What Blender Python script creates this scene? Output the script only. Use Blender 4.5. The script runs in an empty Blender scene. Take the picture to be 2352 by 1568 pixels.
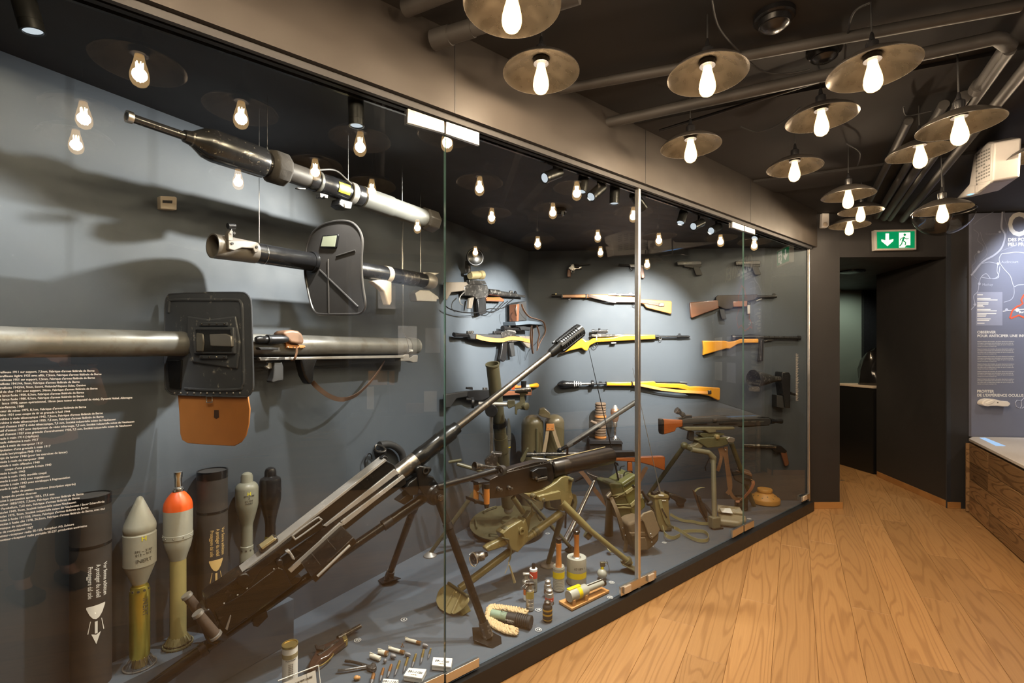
import bpy, bmesh, math, random
from mathutils import Vector as V, Matrix
rnd = random.Random(7)
SC = bpy.context.scene
COL = SC.collection
PI = math.pi

# ------------------------------------------------------------------ camera, world, exposure
FPX, CX, CY, HC = 1107.0, 1176.0, 810.0, 1.5
cam = bpy.data.cameras.new('camera'); camo = bpy.data.objects.new('camera', cam); COL.objects.link(camo)
camo.location = (0, 0, HC); camo.rotation_euler = (PI/2, 0, 0)
cam.sensor_width = 36; cam.lens = 36*FPX/2352; cam.shift_y = (CY-784)/2352; cam.clip_start = .02; cam.clip_end = 60
SC.camera = camo
w = bpy.data.worlds.new('world'); SC.world = w; w.use_nodes = True
w.node_tree.nodes['Background'].inputs[0].default_value = (.9, .85, .8, 1)
w.node_tree.nodes['Background'].inputs[1].default_value = .05
SC.view_settings.view_transform = 'Standard'; SC.view_settings.look = 'None'
SC.view_settings.exposure = 0.0; SC.view_settings.gamma = 1; SC.view_settings.use_curve_mapping = False
SC.cycles.sample_clamp_indirect = 4; SC.cycles.sample_clamp_direct = 0
SC.cycles.max_bounces = 8; SC.cycles.transparent_max_bounces = 24
SC.cycles.caustics_reflective = False; SC.cycles.caustics_refractive = False
SC.cycles.use_denoising = True

BULB_W = 27.0            # each pendant's warm point light
BULB_C = (1, .76, .52)
SPOT_W = 120.0           # each case spotlight
SPOT_C = (1, .955, .90)

# ------------------------------------------------------------------ geometry of the place
def ray(px, py): return V(((px-CX)/FPX, 1, (CY-py)/FPX))
CAM = V((0, 0, HC))
def at(px, py, Y): return CAM + ray(px, py)*Y
class Pl:
    """a plane through p with in-plane direction u (and v); n faces the camera's side"""
    def __init__(s, p, u, v=(0, 0, 1)):
        s.p = V(p); s.u = V(u).normalized(); v = V(v); s.v = (v-s.u*v.dot(s.u)).normalized()
        s.n = s.u.cross(s.v)
        if s.n.dot(CAM-s.p) < 0: s.n = -s.n
    def hit(s, px, py, off=0.0):
        d = ray(px, py); q = s.p+s.n*off
        return CAM + d*((q-CAM).dot(s.n)/d.dot(s.n))
    def loc(s, a, b, off=0.0): return s.p+s.u*a+s.v*b+s.n*off
    def off(s, o): return Pl(s.p+s.n*o, s.u, s.v)
TH = math.radians(50.81)
GU = V((math.sin(TH), math.cos(TH), 0)); GN = V((math.cos(TH), -math.sin(TH), 0))
GP = GN*-1.7653
GL = Pl(GP, GU)
BU = V((.5062, .8624, 0)); B0 = V((-1.702, 1.602, 0)); BK = Pl(B0, BU)
E0 = V((.164, 4.765, 0)); E1 = V((2.841, 4.598, 0)); EN = Pl(E0, E1-E0)
CZ = .095; CEIL = 2.84; CTOP = 2.503
FL = Pl((0, 2, CZ), (1, 0, 0), (0, 1, 0)); RF = Pl((0, 2, 0), (1, 0, 0), (0, 1, 0))
def stand(px, py): return FL.hit(px, py)
def cr(x0, y0, s, pts): return [(x0+a/s, y0+b/s) for a, b in pts]

# ------------------------------------------------------------------ mesh building
class M:
    def __init__(s): s.v = []; s.f = []; s.uv = None
    def add(s, vs, fs):
        o = len(s.v); s.v += [V(a) for a in vs]; s.f += [[i+o for i in q] for q in fs]; return s
    def box(s, c, sx, sy, sz, ax=(1, 0, 0), ay=(0, 1, 0)):
        c = V(c); ax = V(ax).normalized(); ay = V(ay); ay = (ay-ax*ay.dot(ax)).normalized(); az = ax.cross(ay)
        vs = [c+ax*(i*sx/2)+ay*(j*sy/2)+az*(k*sz/2) for i in (-1, 1) for j in (-1, 1) for k in (-1, 1)]
        return s.add(vs, [(0, 1, 3, 2), (4, 6, 7, 5), (0, 4, 5, 1), (2, 3, 7, 6), (0, 2, 6, 4), (1, 5, 7, 3)])
    def lathe(s, c, ax, prof, n=20, cap=True, start=None):
        """prof: (t along ax, radius)"""
        c = V(c); ax = V(ax).normalized()
        e = V(start) if start else (V((0, 0, 1)) if abs(ax.z) < .9 else V((1, 0, 0)))
        e1 = (e-ax*e.dot(ax)).normalized(); e2 = ax.cross(e1)
        vs = []; fs = []
        for t, r in prof:
            for k in range(n):
                a = 2*PI*k/n; vs.append(c+ax*t+(e1*math.cos(a)+e2*math.sin(a))*max(r, 1e-5))
        for i in range(len(prof)-1):
            for k in range(n):
                fs.append((i*n+k, i*n+(k+1) % n, (i+1)*n+(k+1) % n, (i+1)*n+k))
        if cap: fs.append(list(range(n))[::-1]); fs.append([(len(prof)-1)*n+k for k in range(n)])
        return s.add(vs, fs)
    def rod(s, p, q, r, r2=None, n=12, cap=True):
        p = V(p); q = V(q); L = (q-p).length
        return s.lathe(p, q-p, [(0, r), (L, r if r2 is None else r2)], n, cap)
    def pipe(s, p, q, ro, ri, n=20):
        p = V(p); q = V(q); L = (q-p).length
        return s.lathe(p, q-p, [(0, ri), (0, ro), (L, ro), (L, ri), (min(.12, L*.9), ri), (0, ri)] if 0 else [(L, ri), (L, ro), (0, ro), (0, ri), (L*.98, ri), (L, ri)], n, False)
    def path(s, pts, r, n=8, closed=False):
        pts = [V(p) for p in pts]; m = len(pts); vs = []; fs = []
        e = None
        for i, p in enumerate(pts):
            a = pts[(i-1) % m] if (i > 0 or closed) else p; b = pts[(i+1) % m] if (i < m-1 or closed) else p
            d = (b-a).normalized()
            if e is None: e = V((0, 0, 1)) if abs(d.z) < .9 else V((1, 0, 0))
            e = (e-d*e.dot(d)).normalized(); g = d.cross(e)
            rr = r[i] if isinstance(r, (list, tuple)) else r
            for k in range(n): vs.append(p+(e*math.cos(2*PI*k/n)+g*math.sin(2*PI*k/n))*rr)
        for i in range(m if closed else m-1):
            j = (i+1) % m
            for k in range(n): fs.append((i*n+k, i*n+(k+1) % n, j*n+(k+1) % n, j*n+k))
        if not closed: fs += [list(range(n))[::-1], [(m-1)*n+k for k in range(n)]]
        return s.add(vs, fs)
    def prism(s, front, n, t):
        """front: ring of points on the near face; solid reaches t along -n"""
        front = [V(p) for p in front]; n = V(n).normalized(); m = len(front)
        back = [p-n*t for p in front]
        return s.add(front+back, [list(range(m)), [2*m-1-i for i in range(m)]]+[(i, m+i, m+(i+1) % m, (i+1) % m) for i in range(m)])
    def ribbon(s, pts, wd, w, t=.0025):
        """a strap: centre line pts, width direction wd (one or per point), width w, thickness t"""
        pts = [V(p) for p in pts]; m = len(pts); vs = []; fs = []
        for i, p in enumerate(pts):
            d = (pts[min(i+1, m-1)]-pts[max(i-1, 0)]).normalized()
            a = V(wd[i] if isinstance(wd, list) else wd); a = (a-d*a.dot(d)).normalized(); b = d.cross(a)
            for sx, sy in ((-1, -1), (1, -1), (1, 1), (-1, 1)): vs.append(p+a*(sx*w/2)+b*(sy*t/2))
        for i in range(m-1):
            for k in range(4): fs.append((i*4+k, i*4+(k+1) % 4, i*4+4+(k+1) % 4, i*4+4+k))
        fs += [(3, 2, 1, 0), (m*4-4, m*4-3, m*4-2, m*4-1)]
        return s.add(vs, fs)
    def ball(s, c, r, n=14, sq=(1, 1, 1)):
        prof = [(-r*math.cos(PI*i/n), r*math.sin(PI*i/n)) for i in range(n+1)]
        o = len(s.v); s.lathe((0, 0, 0), (0, 0, 1), prof, n+6, False)
        for i in range(o, len(s.v)): q = s.v[i]; s.v[i] = V(c)+V((q.x*sq[0], q.y*sq[1], q.z*sq[2]))
        return s
    def mesh(s, name, base=(0, 0, 0), sharp=35, flip=True):
        b = V(base); me = bpy.data.meshes.new(name)
        me.from_pydata([tuple(p-b) for p in s.v], [], s.f); me.validate()
        bm = bmesh.new(); bm.from_mesh(me); bmesh.ops.remove_doubles(bm, verts=bm.verts, dist=2e-5)
        bmesh.ops.recalc_face_normals(bm, faces=bm.faces); bm.to_mesh(me); bm.free()
        me.shade_smooth(); me.set_sharp_from_angle(angle=math.radians(sharp)); return me

def catmull(pts, k=6):
    pts = [V(p) for p in pts]; out = []
    for i in range(len(pts)-1):
        p0 = pts[max(i-1, 0)]; p1 = pts[i]; p2 = pts[i+1]; p3 = pts[min(i+2, len(pts)-1)]
        for j in range(k):
            t = j/k
            out.append(.5*((2*p1)+(p2-p0)*t+(2*p0-5*p1+4*p2-p3)*t*t+(3*p1-p0-3*p2+p3)*t**3))
    return out+[pts[-1]]

def link(o): COL.objects.link(o); return o
def thing(name, label, cat, loc=(0, 0, 0), group=None):
    o = link(bpy.data.objects.new(name, None)); o.empty_display_size = .05; o.location = V(loc)
    o['label'] = label; o['category'] = cat
    if group: o['group'] = group
    o['_b'] = list(V(loc)); return o
def base(o):
    while o.parent: o = o.parent
    return V(o['_b']) if '_b' in o else V((0, 0, 0))
def part(par, name, m, mb, label=None, bev=0, seg=2, kind=None, sharp=35):
    b = base(par)
    o = link(bpy.data.objects.new(name, mb.mesh(name, b, sharp))); o.data.materials.append(m); o.parent = par
    if label: o['label'] = label
    if kind: o['kind'] = kind
    if bev: bevel(o, bev, seg)
    return o
def bevel(o, w_, seg=2):
    d = o.modifiers.new('edge', 'BEVEL'); d.width = w_; d.segments = seg; d.limit_method = 'ANGLE'; d.angle_limit = math.radians(40)
    d.harden_normals = False
def solo(name, m, mb, label, cat, group=None, bev=0, seg=2, loc=None):
    b = V(loc) if loc is not None else sum(mb.v, V((0, 0, 0)))/len(mb.v)
    o = link(bpy.data.objects.new(name, mb.mesh(name, b))); o.location = b; o.data.materials.append(m); o['_b'] = list(b)
    o['label'] = label; o['category'] = cat
    if group: o['group'] = group
    if bev: bevel(o, bev, seg)
    return o
def struct(name, m, mb, par=None, bev=0):
    o = link(bpy.data.objects.new(name, mb.mesh(name))); o.data.materials.append(m); o['kind'] = 'structure'; o['_b'] = [0, 0, 0]
    if par: o.parent = par
    if bev: bevel(o, bev)
    return o
def plate(pl, px, o1, o0):
    """solid with the outline px (photo pixels) on plane pl: near face at offset o1, far face at o0"""
    return M().prism([pl.hit(x, y, o1) for x, y in px], pl.n, o1-o0)
def textmesh(name, body, size, align='CENTER', ext=.0006, bold=False, space=1.0, lsp=1.0):
    c = bpy.data.curves.new(name, 'FONT'); c.body = body; c.size = size; c.align_x = align; c.extrude = ext; c.resolution_u = 3
    if bold: c.offset = size*.022
    c.space_character = space; c.space_line = lsp
    t = bpy.data.objects.new('t', c); COL.objects.link(t)
    bpy.context.view_layer.update()
    me = bpy.data.meshes.new_from_object(t.evaluated_get(bpy.context.evaluated_depsgraph_get()))
    bpy.data.objects.remove(t); me.name = name; return me
def text(par, name, body, size, p, ux, uy, m, align='CENTER', bold=False, space=1.0, lsp=1.0, sx=1.0, kind='stuff', ext=.0006):
    """flat lettering printed on a surface, part of what it is printed on"""
    me = textmesh(name, body, size, align, ext, bold, space, lsp)
    ux = V(ux).normalized(); uy = V(uy); uy = (uy-ux*uy.dot(ux)).normalized(); uz = ux.cross(uy)
    b = base(par) if par else V((0, 0, 0))
    mt = Matrix((ux*sx, uy, uz)).transposed().to_4x4(); mt.translation = V(p)-b
    me.transform(mt); o = link(bpy.data.objects.new(name, me)); me.materials.clear(); me.materials.append(m); o.parent = par
    return o
def wraptext(par, name, body, size, c, ax, r, ang, t0, m, facing, upalong=True, bold=False, sx=1.0):
    """lettering printed round a cylinder (axis ax through c, radius r): runs along the axis when upalong, else round it"""
    me = textmesh(name, body, size, 'CENTER', .0003, bold); c = V(c); ax = V(ax).normalized()
    e1 = V(facing); e1 = (e1-ax*e1.dot(ax)).normalized(); e2 = ax.cross(e1); b = base(par)
    for v_ in me.vertices:
        x, y = v_.co.x*sx, v_.co.y
        if upalong: t, a = t0-x, ang+y/r
        else: t, a = t0+y, ang+x/r
        v_.co = c+ax*t+(e1*math.cos(a)+e2*math.sin(a))*(r+.0006+v_.co.z)-b
    o = link(bpy.data.objects.new(name, me)); me.materials.clear(); me.materials.append(m); o.parent = par
    return o

# ------------------------------------------------------------------ materials
MATS = {}
def nt(m): m.use_nodes = True; return m.node_tree
def mat(name, col, rough=.5, metal=0.0, var=.12, scale=30, bump=.0, coat=0.0, emis=None, estr=0, wear=None, wearamt=.3, spec=.5, wscale=None, stretch=None):
    m = bpy.data.materials.new(name); t = nt(m); N = t.nodes; L = t.links; b = N['Principled BSDF']
    tc = N.new('ShaderNodeTexCoord'); src = tc.outputs['Object']
    if stretch:
        mp = N.new('ShaderNodeMapping'); L.new(src, mp.inputs[0]); mp.inputs['Scale'].default_value = stretch; src = mp.outputs[0]
    nz = N.new('ShaderNodeTexNoise'); nz.inputs['Scale'].default_value = scale; nz.inputs['Detail'].default_value = 5; L.new(src, nz.inputs['Vector'])
    mx = N.new('ShaderNodeMix'); mx.data_type = 'RGBA'
    mx.inputs[6].default_value = (*[c*(1-var) for c in col], 1); mx.inputs[7].default_value = (*[min(1, c*(1+var)) for c in col], 1)
    L.new(nz.outputs[0], mx.inputs[0]); out = mx.outputs[2]
    if wear:
        n2 = N.new('ShaderNodeTexNoise'); n2.inputs['Scale'].default_value = wscale or scale*2.2; n2.inputs['Detail'].default_value = 8; n2.inputs['Roughness'].default_value = .7; L.new(src, n2.inputs['Vector'])
        rp = N.new('ShaderNodeMapRange'); rp.inputs[1].default_value = 1-wearamt*.5-.25; rp.inputs[2].default_value = 1-wearamt*.5-.17; L.new(n2.outputs[0], rp.inputs[0])
        m2 = N.new('ShaderNodeMix'); m2.data_type = 'RGBA'; L.new(out, m2.inputs[6]); m2.inputs[7].default_value = (*wear, 1); L.new(rp.outputs[0], m2.inputs[0]); out = m2.outputs[2]
    L.new(out, b.inputs['Base Color']); b.inputs['Metallic'].default_value = metal
    mr = N.new('ShaderNodeMapRange'); mr.inputs[3].default_value = max(.02, rough-.08); mr.inputs[4].default_value = min(1, rough+.1); L.new(nz.outputs[0], mr.inputs[0]); L.new(mr.outputs[0], b.inputs['Roughness'])
    b.inputs['Coat Weight'].default_value = coat; b.inputs['Specular IOR Level'].default_value = spec
    if bump:
        bp = N.new('ShaderNodeBump'); bp.inputs['Strength'].default_value = bump; bp.inputs['Distance'].default_value = .004; L.new(nz.outputs[0], bp.inputs['Height']); L.new(bp.outputs[0], b.inputs['Normal'])
    if emis: b.inputs['Emission Color'].default_value = (*emis, 1); b.inputs['Emission Strength'].default_value = estr
    MATS[name] = m; return m
def wood(name, c1, c2, rough=.4, rings=9.0, nsc=2.6, lo=.2, ax='X', distort=3.0, tint=.25, coat=0.0, squash=.12, contrast=.5):
    m = bpy.data.materials.new(name); t = nt(m); N = t.nodes; L = t.links; b = N['Principled BSDF']
    tc = N.new('ShaderNodeTexCoord'); oi = N.new('ShaderNodeObjectInfo')
    ad = N.new('ShaderNodeVectorMath'); ad.operation = 'ADD'; L.new(tc.outputs['Object'], ad.inputs[0])
    ml = N.new('ShaderNodeVectorMath'); ml.operation = 'SCALE'; cb = N.new('ShaderNodeCombineXYZ')
    for i in range(3): cb.inputs[i].default_value = (5.1, 9.7, 3.3)[i]
    L.new(cb.outputs[0], ml.inputs[0]); L.new(oi.outputs['Random'], ml.inputs['Scale']); L.new(ml.outputs[0], ad.inputs[1])
    mp = N.new('ShaderNodeMapping'); L.new(ad.outputs[0], mp.inputs[0])
    mp.inputs['Scale'].default_value = {'X': (squash, 1, 1), 'Y': (1, squash, 1), 'Z': (1, 1, squash)}[ax]
    n0 = N.new('ShaderNodeTexNoise'); n0.inputs['Scale'].default_value = nsc; n0.inputs['Detail'].default_value = 2.5; L.new(mp.outputs[0], n0.inputs['Vector'])
    mm = N.new('ShaderNodeMath'); mm.operation = 'MULTIPLY'; mm.inputs[1].default_value = rings*distort; L.new(n0.outputs[0], mm.inputs[0])
    sn = N.new('ShaderNodeMath'); sn.operation = 'SINE'; L.new(mm.outputs[0], sn.inputs[0])
    mpf = N.new('ShaderNodeMapping'); L.new(ad.outputs[0], mpf.inputs[0]); mpf.inputs['Scale'].default_value = {'X': (4, 160, 160), 'Y': (160, 4, 160), 'Z': (160, 160, 4)}[ax]
    n1 = N.new('ShaderNodeTexNoise'); n1.inputs['Scale'].default_value = 1.0; n1.inputs['Detail'].default_value = 3; L.new(mpf.outputs[0], n1.inputs['Vector'])
    a1 = N.new('ShaderNodeMapRange'); a1.inputs[1].default_value = lo; a1.inputs[2].default_value = 1.0; a1.inputs[3].default_value = 0; a1.inputs[4].default_value = contrast; L.new(sn.outputs[0], a1.inputs[0])
    a2 = N.new('ShaderNodeMath'); a2.operation = 'MULTIPLY_ADD'; a2.inputs[1].default_value = .42; L.new(n1.outputs[0], a2.inputs[0]); L.new(a1.outputs[0], a2.inputs[2])
    mx = N.new('ShaderNodeMix'); mx.data_type = 'RGBA'; mx.inputs[6].default_value = (*c1, 1); mx.inputs[7].default_value = (*c2, 1); L.new(a2.outputs[0], mx.inputs[0])
    hs = N.new('ShaderNodeHueSaturation'); mv = N.new('ShaderNodeMapRange'); mv.inputs[3].default_value = 1-tint; mv.inputs[4].default_value = 1+tint*.6
    L.new(oi.outputs['Random'], mv.inputs[0]); L.new(mv.outputs[0], hs.inputs['Value']); L.new(mx.outputs[2], hs.inputs['Color']); L.new(hs.outputs[0], b.inputs['Base Color'])
    b.inputs['Roughness'].default_value = rough; b.inputs['Coat Weight'].default_value = coat; b.inputs['Coat Roughness'].default_value = .15
    bp = N.new('ShaderNodeBump'); bp.inputs['Strength'].default_value = .12; bp.inputs['Distance'].default_value = .002; bp.invert = True; L.new(a2.outputs[0], bp.inputs['Height']); L.new(bp.outputs[0], b.inputs['Normal'])
    MATS[name] = m; return m
def glow(name, col, st, clear=0.0):
    m = bpy.data.materials.new(name); t = nt(m); N = t.nodes; L = t.links
    for x in list(N):
        if x.type == 'BSDF_PRINCIPLED': N.remove(x)
    e = N.new('ShaderNodeEmission'); e.inputs[0].default_value = (*col, 1); e.inputs[1].default_value = st; out = e.outputs[0]
    if clear:
        tr = N.new('ShaderNodeBsdfTransparent'); mx = N.new('ShaderNodeMixShader'); mx.inputs[0].default_value = clear
        L.new(out, mx.inputs[1]); L.new(tr.outputs[0], mx.inputs[2]); out = mx.outputs[0]
    L.new(out, N['Material Output'].inputs[0]); m.cycles.emission_sampling = 'NONE'; return m
def clearmat(name, tint=(1, 1, 1), f0=.08, rough=0.0, body=None, bodyamt=0.0, onlyfront=True):
    """pane glass: transparent with a Fresnel reflection (Schlick) on its outward face"""
    m = bpy.data.materials.new(name); t = nt(m); N = t.nodes; L = t.links; N.remove(N['Principled BSDF'])
    tr = N.new('ShaderNodeBsdfTransparent'); tr.inputs[0].default_value = (*tint, 1)
    gl = N.new('ShaderNodeBsdfGlossy'); gl.inputs['Roughness'].default_value = rough
    lw = N.new('ShaderNodeLayerWeight'); lw.inputs['Blend'].default_value = .5
    pw = N.new('ShaderNodeMath'); pw.operation = 'POWER'; pw.inputs[1].default_value = 5; L.new(lw.outputs['Facing'], pw.inputs[0])
    sc = N.new('ShaderNodeMath'); sc.operation = 'MULTIPLY_ADD'; sc.inputs[1].default_value = 1-f0; sc.inputs[2].default_value = f0; L.new(pw.outputs[0], sc.inputs[0])
    fac = sc.outputs[0]
    if onlyfront:
        ge = N.new('ShaderNodeNewGeometry'); iv = N.new('ShaderNodeMath'); iv.operation = 'SUBTRACT'; iv.inputs[0].default_value = 1; L.new(ge.outputs['Backfacing'], iv.inputs[1])
        ml = N.new('ShaderNodeMath'); ml.operation = 'MULTIPLY'; L.new(iv.outputs[0], ml.inputs[0]); L.new(fac, ml.inputs[1]); fac = ml.outputs[0]
    mx = N.new('ShaderNodeMixShader'); L.new(fac, mx.inputs[0]); L.new(tr.outputs[0], mx.inputs[1]); L.new(gl.outputs[0], mx.inputs[2]); out = mx.outputs[0]
    if body:
        df = N.new('ShaderNodeBsdfDiffuse'); df.inputs[0].default_value = (*body, 1); m2 = N.new('ShaderNodeMixShader'); m2.inputs[0].default_value = bodyamt
        L.new(out, m2.inputs[1]); L.new(df.outputs[0], m2.inputs[2]); out = m2.outputs[0]
    L.new(out, N['Material Output'].inputs[0]); MATS[name] = m; return m

m_case = mat('case wall paint', (.050, .061, .076), .62, var=.04, scale=12)
m_casefloor = mat('case floor paint', (.078, .099, .125), .5, var=.04, scale=10)
m_caseceil = mat('case ceiling paint', (.016, .017, .021), .6, var=.1, scale=8)
m_fascia = mat('taupe fascia paint', (.027, .022, .0175), .5, var=.03, scale=6)
m_ceil = mat('black concrete', (.017, .0155, .0148), .75, var=.35, scale=5, bump=.6, stretch=(1, .15, 1))
m_wall = mat('charcoal wall paint', (.026, .025, .025), .55, var=.05, scale=8)
m_wallb = mat('blue black wall paint', (.03, .034, .042), .5, var=.05, scale=8)
m_dark = mat('plinth black', (.020, .021, .023), .45, var=.1)
m_black = mat('black lacquer', (.010, .010, .011), .24, var=.2)
m_blackmt = mat('matt black', (.02, .02, .021), .6, var=.2)
m_pipe = mat('grey painted pipe', (.042, .039, .036), .6, var=.15, scale=8)
m_steel = mat('brushed clamp steel', (.72, .70, .67), .32, metal=1, var=.06, scale=60)
m_chrome = mat('bright steel', (.75, .74, .72), .2, metal=1, var=.08, scale=40)
m_white = mat('white plastic', (.72, .70, .68), .45, var=.03)
m_cream = mat('cream plastic', (.6, .52, .42), .45, var=.05)
m_print = mat('white print', (.80, .80, .78), .6, var=.02)
m_floorw = wood('oak floor', (.56, .325, .135), (.27, .13, .045), .36, rings=46, distort=3.6, tint=.18, contrast=.34, squash=.09, nsc=3.6, lo=.35)
m_board = wood('oak board', (.36, .215, .10), (.12, .062, .026), .45, rings=40, distort=3.4, tint=.48, contrast=.6, squash=.14, nsc=4.0, lo=.3)
m_skirt = wood('beech skirting', (.50, .26, .09), (.36, .17, .055), .4, rings=5, tint=.05)
m_glass = clearmat('case glass', (.965, .985, .975), .085)
m_edge = mat('glass edge', (.085, .16, .14), .08, var=.3, scale=14, spec=.8)
# ------------------------------------------------------------------ THE SETTING
XC = V((-2.62, .2, 0))
def wallbox(name, m, p, q, z0, z1, th, side, par=None):
    """vertical wall whose visible face runs p-q; th thick away from `side` point"""
    p = V((p[0], p[1], 0)); q = V((q[0], q[1], 0)); d = (q-p).normalized(); n = V((-d.y, d.x, 0))
    if n.dot(V(side)-p) < 0: n = -n
    pts = [p+V((0, 0, z0)), q+V((0, 0, z0)), q+V((0, 0, z1)), p+V((0, 0, z1))]
    return struct(name, m, M().prism(pts, n, th), par)
gend = GP+GU*5.076; tip = GP+GU*-1.72
Ec = V((.164, 4.765, 0)); Bl = B0-BU*1.62
# floor and its planks (laid along the display wall's direction)
floor = struct('floor', m_dark, M().box((1.6, 1.6, -.06), 12, 12.5, .08))
PW, ang = .19, math.atan2(BU.y, BU.x)
BW = V((BU.y, -BU.x, 0))
pm = {}
def plank_mesh(Lg):
    k = round(Lg, 2)
    if k not in pm:
        w2, l2, c = PW/2-.0005, Lg/2-.0005, .0014; z1, z0 = 0, -.018
        v = []; f = []
        for (a, b, z) in ((l2, w2, z0), (l2, w2, z1-c), (l2-c, w2-c, z1)):
            v += [(-a, -b, z), (a, -b, z), (a, b, z), (-a, b, z)]
        for r in range(2):
            for i in range(4): f.append((r*4+i, r*4+(i+1) % 4, r*4+4+(i+1) % 4, r*4+4+i))
        f.append((8, 9, 10, 11))
        me = bpy.data.meshes.new('plank'); me.from_pydata(v, [], f); me.materials.append(m_floorw); pm[k] = me
    return pm[k]
for i in range(-26, 40):
    s = -3.2+rnd.random()*1.4+.4*(i % 3)
    while s < 8.2:
        Lg = rnd.choice((1.6, 1.9, 2.2)); c = BW*(i*PW)+BU*(s+Lg/2); s += Lg
        gd = c.dot(GN)+1.7653
        if gd < -.25 and c.x < 2.7: continue
        if not (-2.6 < c.x < 6.5 and -2.6 < c.y < 8): continue
        if c.y < -.2 and rnd.random() < 0: continue
        o = link(bpy.data.objects.new('plank', plank_mesh(Lg))); o.location = c; o.rotation_euler = (0, 0, ang); o.parent = floor
# ceiling
ceil = struct('ceiling', m_ceil, M().box((1.6, 1.6, CEIL+.06), 12, 12.5, .12))
for k, (p_, d_, wd_, dp) in enumerate([((.9, 1.2), (1, -.45), .24, .016), ((1.6, 2.55), (1, -.45), .30, .018), ((2.6, 3.6), (1, -.45), .34, .018)]):
    d = V((*d_, 0)).normalized()
    struct('ceiling_beam', m_ceil, M().box(V((*p_, CEIL-dp/2))+d*.9, 5.2, wd_, dp, d, (0, 0, 1)).v and M().box(V((*p_, CEIL-dp/2))+d*.9, 5.2, wd_, dp, d, V((-d.y, d.x, 0))), ceil)
# the case: back wall, end wall, floor, roof
wallbox('wall_back', m_case, Bl, Ec+BU*.05, 0, CTOP, .12, CAM)
wallbox('wall_end', m_case, Ec-(E1-E0).normalized()*.05, gend+GN*.0, 0, CTOP, .12, CAM)
pil0 = V((gend.x-.01, 4.645, 0)); pil1 = V((3.165, 4.655, 0))
wallbox('wall_pillar', m_wall, pil0, pil1, 0, CEIL, .5, CAM)
wallbox('baseboard_pillar', m_skirt, V((2.87, 4.634, 0)), V((3.185, 4.64, 0)), .002, .062, .012, CAM)
ring = [tip, gend+GN*.0, Ec, Bl]
struct('plinth', m_dark, M().prism([V((a.x, a.y, CZ-.002)) for a in (tip+GN*.035, gend+GN*.035+GU*.03, gend, Ec, Bl)], (0, 0, 1), CZ-.006))
struct('trim_1', m_casefloor, M().prism([V((a.x, a.y, CZ)) for a in (tip-GN*.012, gend-GN*.012, Ec, Bl)], (0, 0, 1), .004))
struct('trim_2', m_caseceil, M().prism([V((a.x, a.y, CTOP+.03)) for a in (tip+GN*.0, gend, Ec+V((-.1, .1, 0)), Bl+V((-.1, .1, 0)))], (0, 0, 1), .03))
# fascia over the glass
fas = struct('trim_3', m_fascia, M().prism([GP+GU*a+GN*.05+V((0, 0, z)) for a, z in ((-1.75, CTOP), (5.135, CTOP), (5.135, CEIL), (-1.75, CEIL))], GN, .09))
for a in (1.09, 2.42, 3.77):
    struct('seam', m_dark, M().box(GP+GU*a+GN*.0503+V((0, 0, (CTOP+CEIL)/2)), .0022, .002, CEIL-CTOP, GU, GN), fas)
chan = struct('trim_4', m_blackmt, M().box(GP+GU*1.7+GN*.018+V((0, 0, CTOP-.012)), 6.75, .018, .026, GU, GN).box(GP+GU*1.7-GN*.02+V((0, 0, CTOP-.010)), 6.75, .02, .022, GU, GN))
struct('rail', m_black, M().box(GP+GU*1.7-GN*.05+V((0, 0, CTOP-.018)), 6.75, .012, .012, GU, GN), chan)

# glass panes with their clamps
def pane(k, a0, a1):
    g = .0022; z0, z1 = CZ-.004, CTOP-.005; t = .010
    root = link(bpy.data.objects.new('window_%d' % k, None)); root['kind'] = 'structure'; root['_b'] = [0, 0, 0]; root.empty_display_size = .1
    p = [GP+GU*a+GN*t/2+V((0, 0, z)) for a, z in ((a0+g, z0), (a1-g, z0), (a1-g, z1), (a0+g, z1))]
    mb = M().prism(p, GN, t); o = link(bpy.data.objects.new('pane', mb.mesh('pane'))); o.parent = root
    o.data.materials.append(m_glass); o.data.materials.append(m_edge)
    for q in o.data.polygons:
        if abs(q.normal.dot(GN)) < .5: q.material_index = 1
        elif q.normal.dot(GN) < 0: q.material_index = 0
        q.use_smooth = False
    o['kind'] = 'structure'
    return root
edges = [-1.61, -.27, 1.0715, 2.413, 3.754, 5.072]
win = [pane(i+1, edges[i], edges[i+1]) for i in range(5)]
def clampset(par, px, lock=None):
    o = part(par, 'clamp', m_steel, plate(GL, px, .020, .0055), bev=.0015); o['kind'] = 'structure'
    o = part(par, 'clamp_gasket', m_blackmt, plate(GL, [(x-2, y+2) for x, y in px], .0056, .005), None); o['kind'] = 'structure'
    o = part(par, 'clamp', m_steel, plate(GL, [(x, y+1) for x, y in px], -.0055, -.017), bev=.0015); o['kind'] = 'structure'
    if lock:
        o = part(par, 'lock', m_cream, plate(GL, lock, .034, .0205), bev=.002); o['kind'] = 'structure'
c5 = lambda *p: cr(900, 0, 2.735, p)
clampset(win[1], c5((100, 680), (330, 760), (330, 835), (100, 770)))
clampset(win[2], c5((341, 762), (550, 832), (550, 912), (341, 840)))
cc = lambda *p: cr(600, 1300, 3.92, p)
clampset(win[1], cc((1300, 1128), (1648, 968), (1648, 1048), (1300, 1215)))
clampset(win[2], cc((1664, 975), (1965, 825), (1965, 905), (1664, 1060)))
c1 = lambda *p: cr(1120, 1080, 2.94, p)
clampset(win[2], c1((900, 790), (1024, 730), (1024, 790), (900, 852)), c1((928, 790), (972, 770), (972, 818), (928, 838)))
clampset(win[3], c1((1031, 728), (1140, 675), (1140, 726), (1031, 787)), c1((1090, 712), (1128, 694), (1128, 738), (1090, 756)))
clampset(win[3], c1((1655, 407), (1729, 370), (1729, 415), (1655, 457)))
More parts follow.
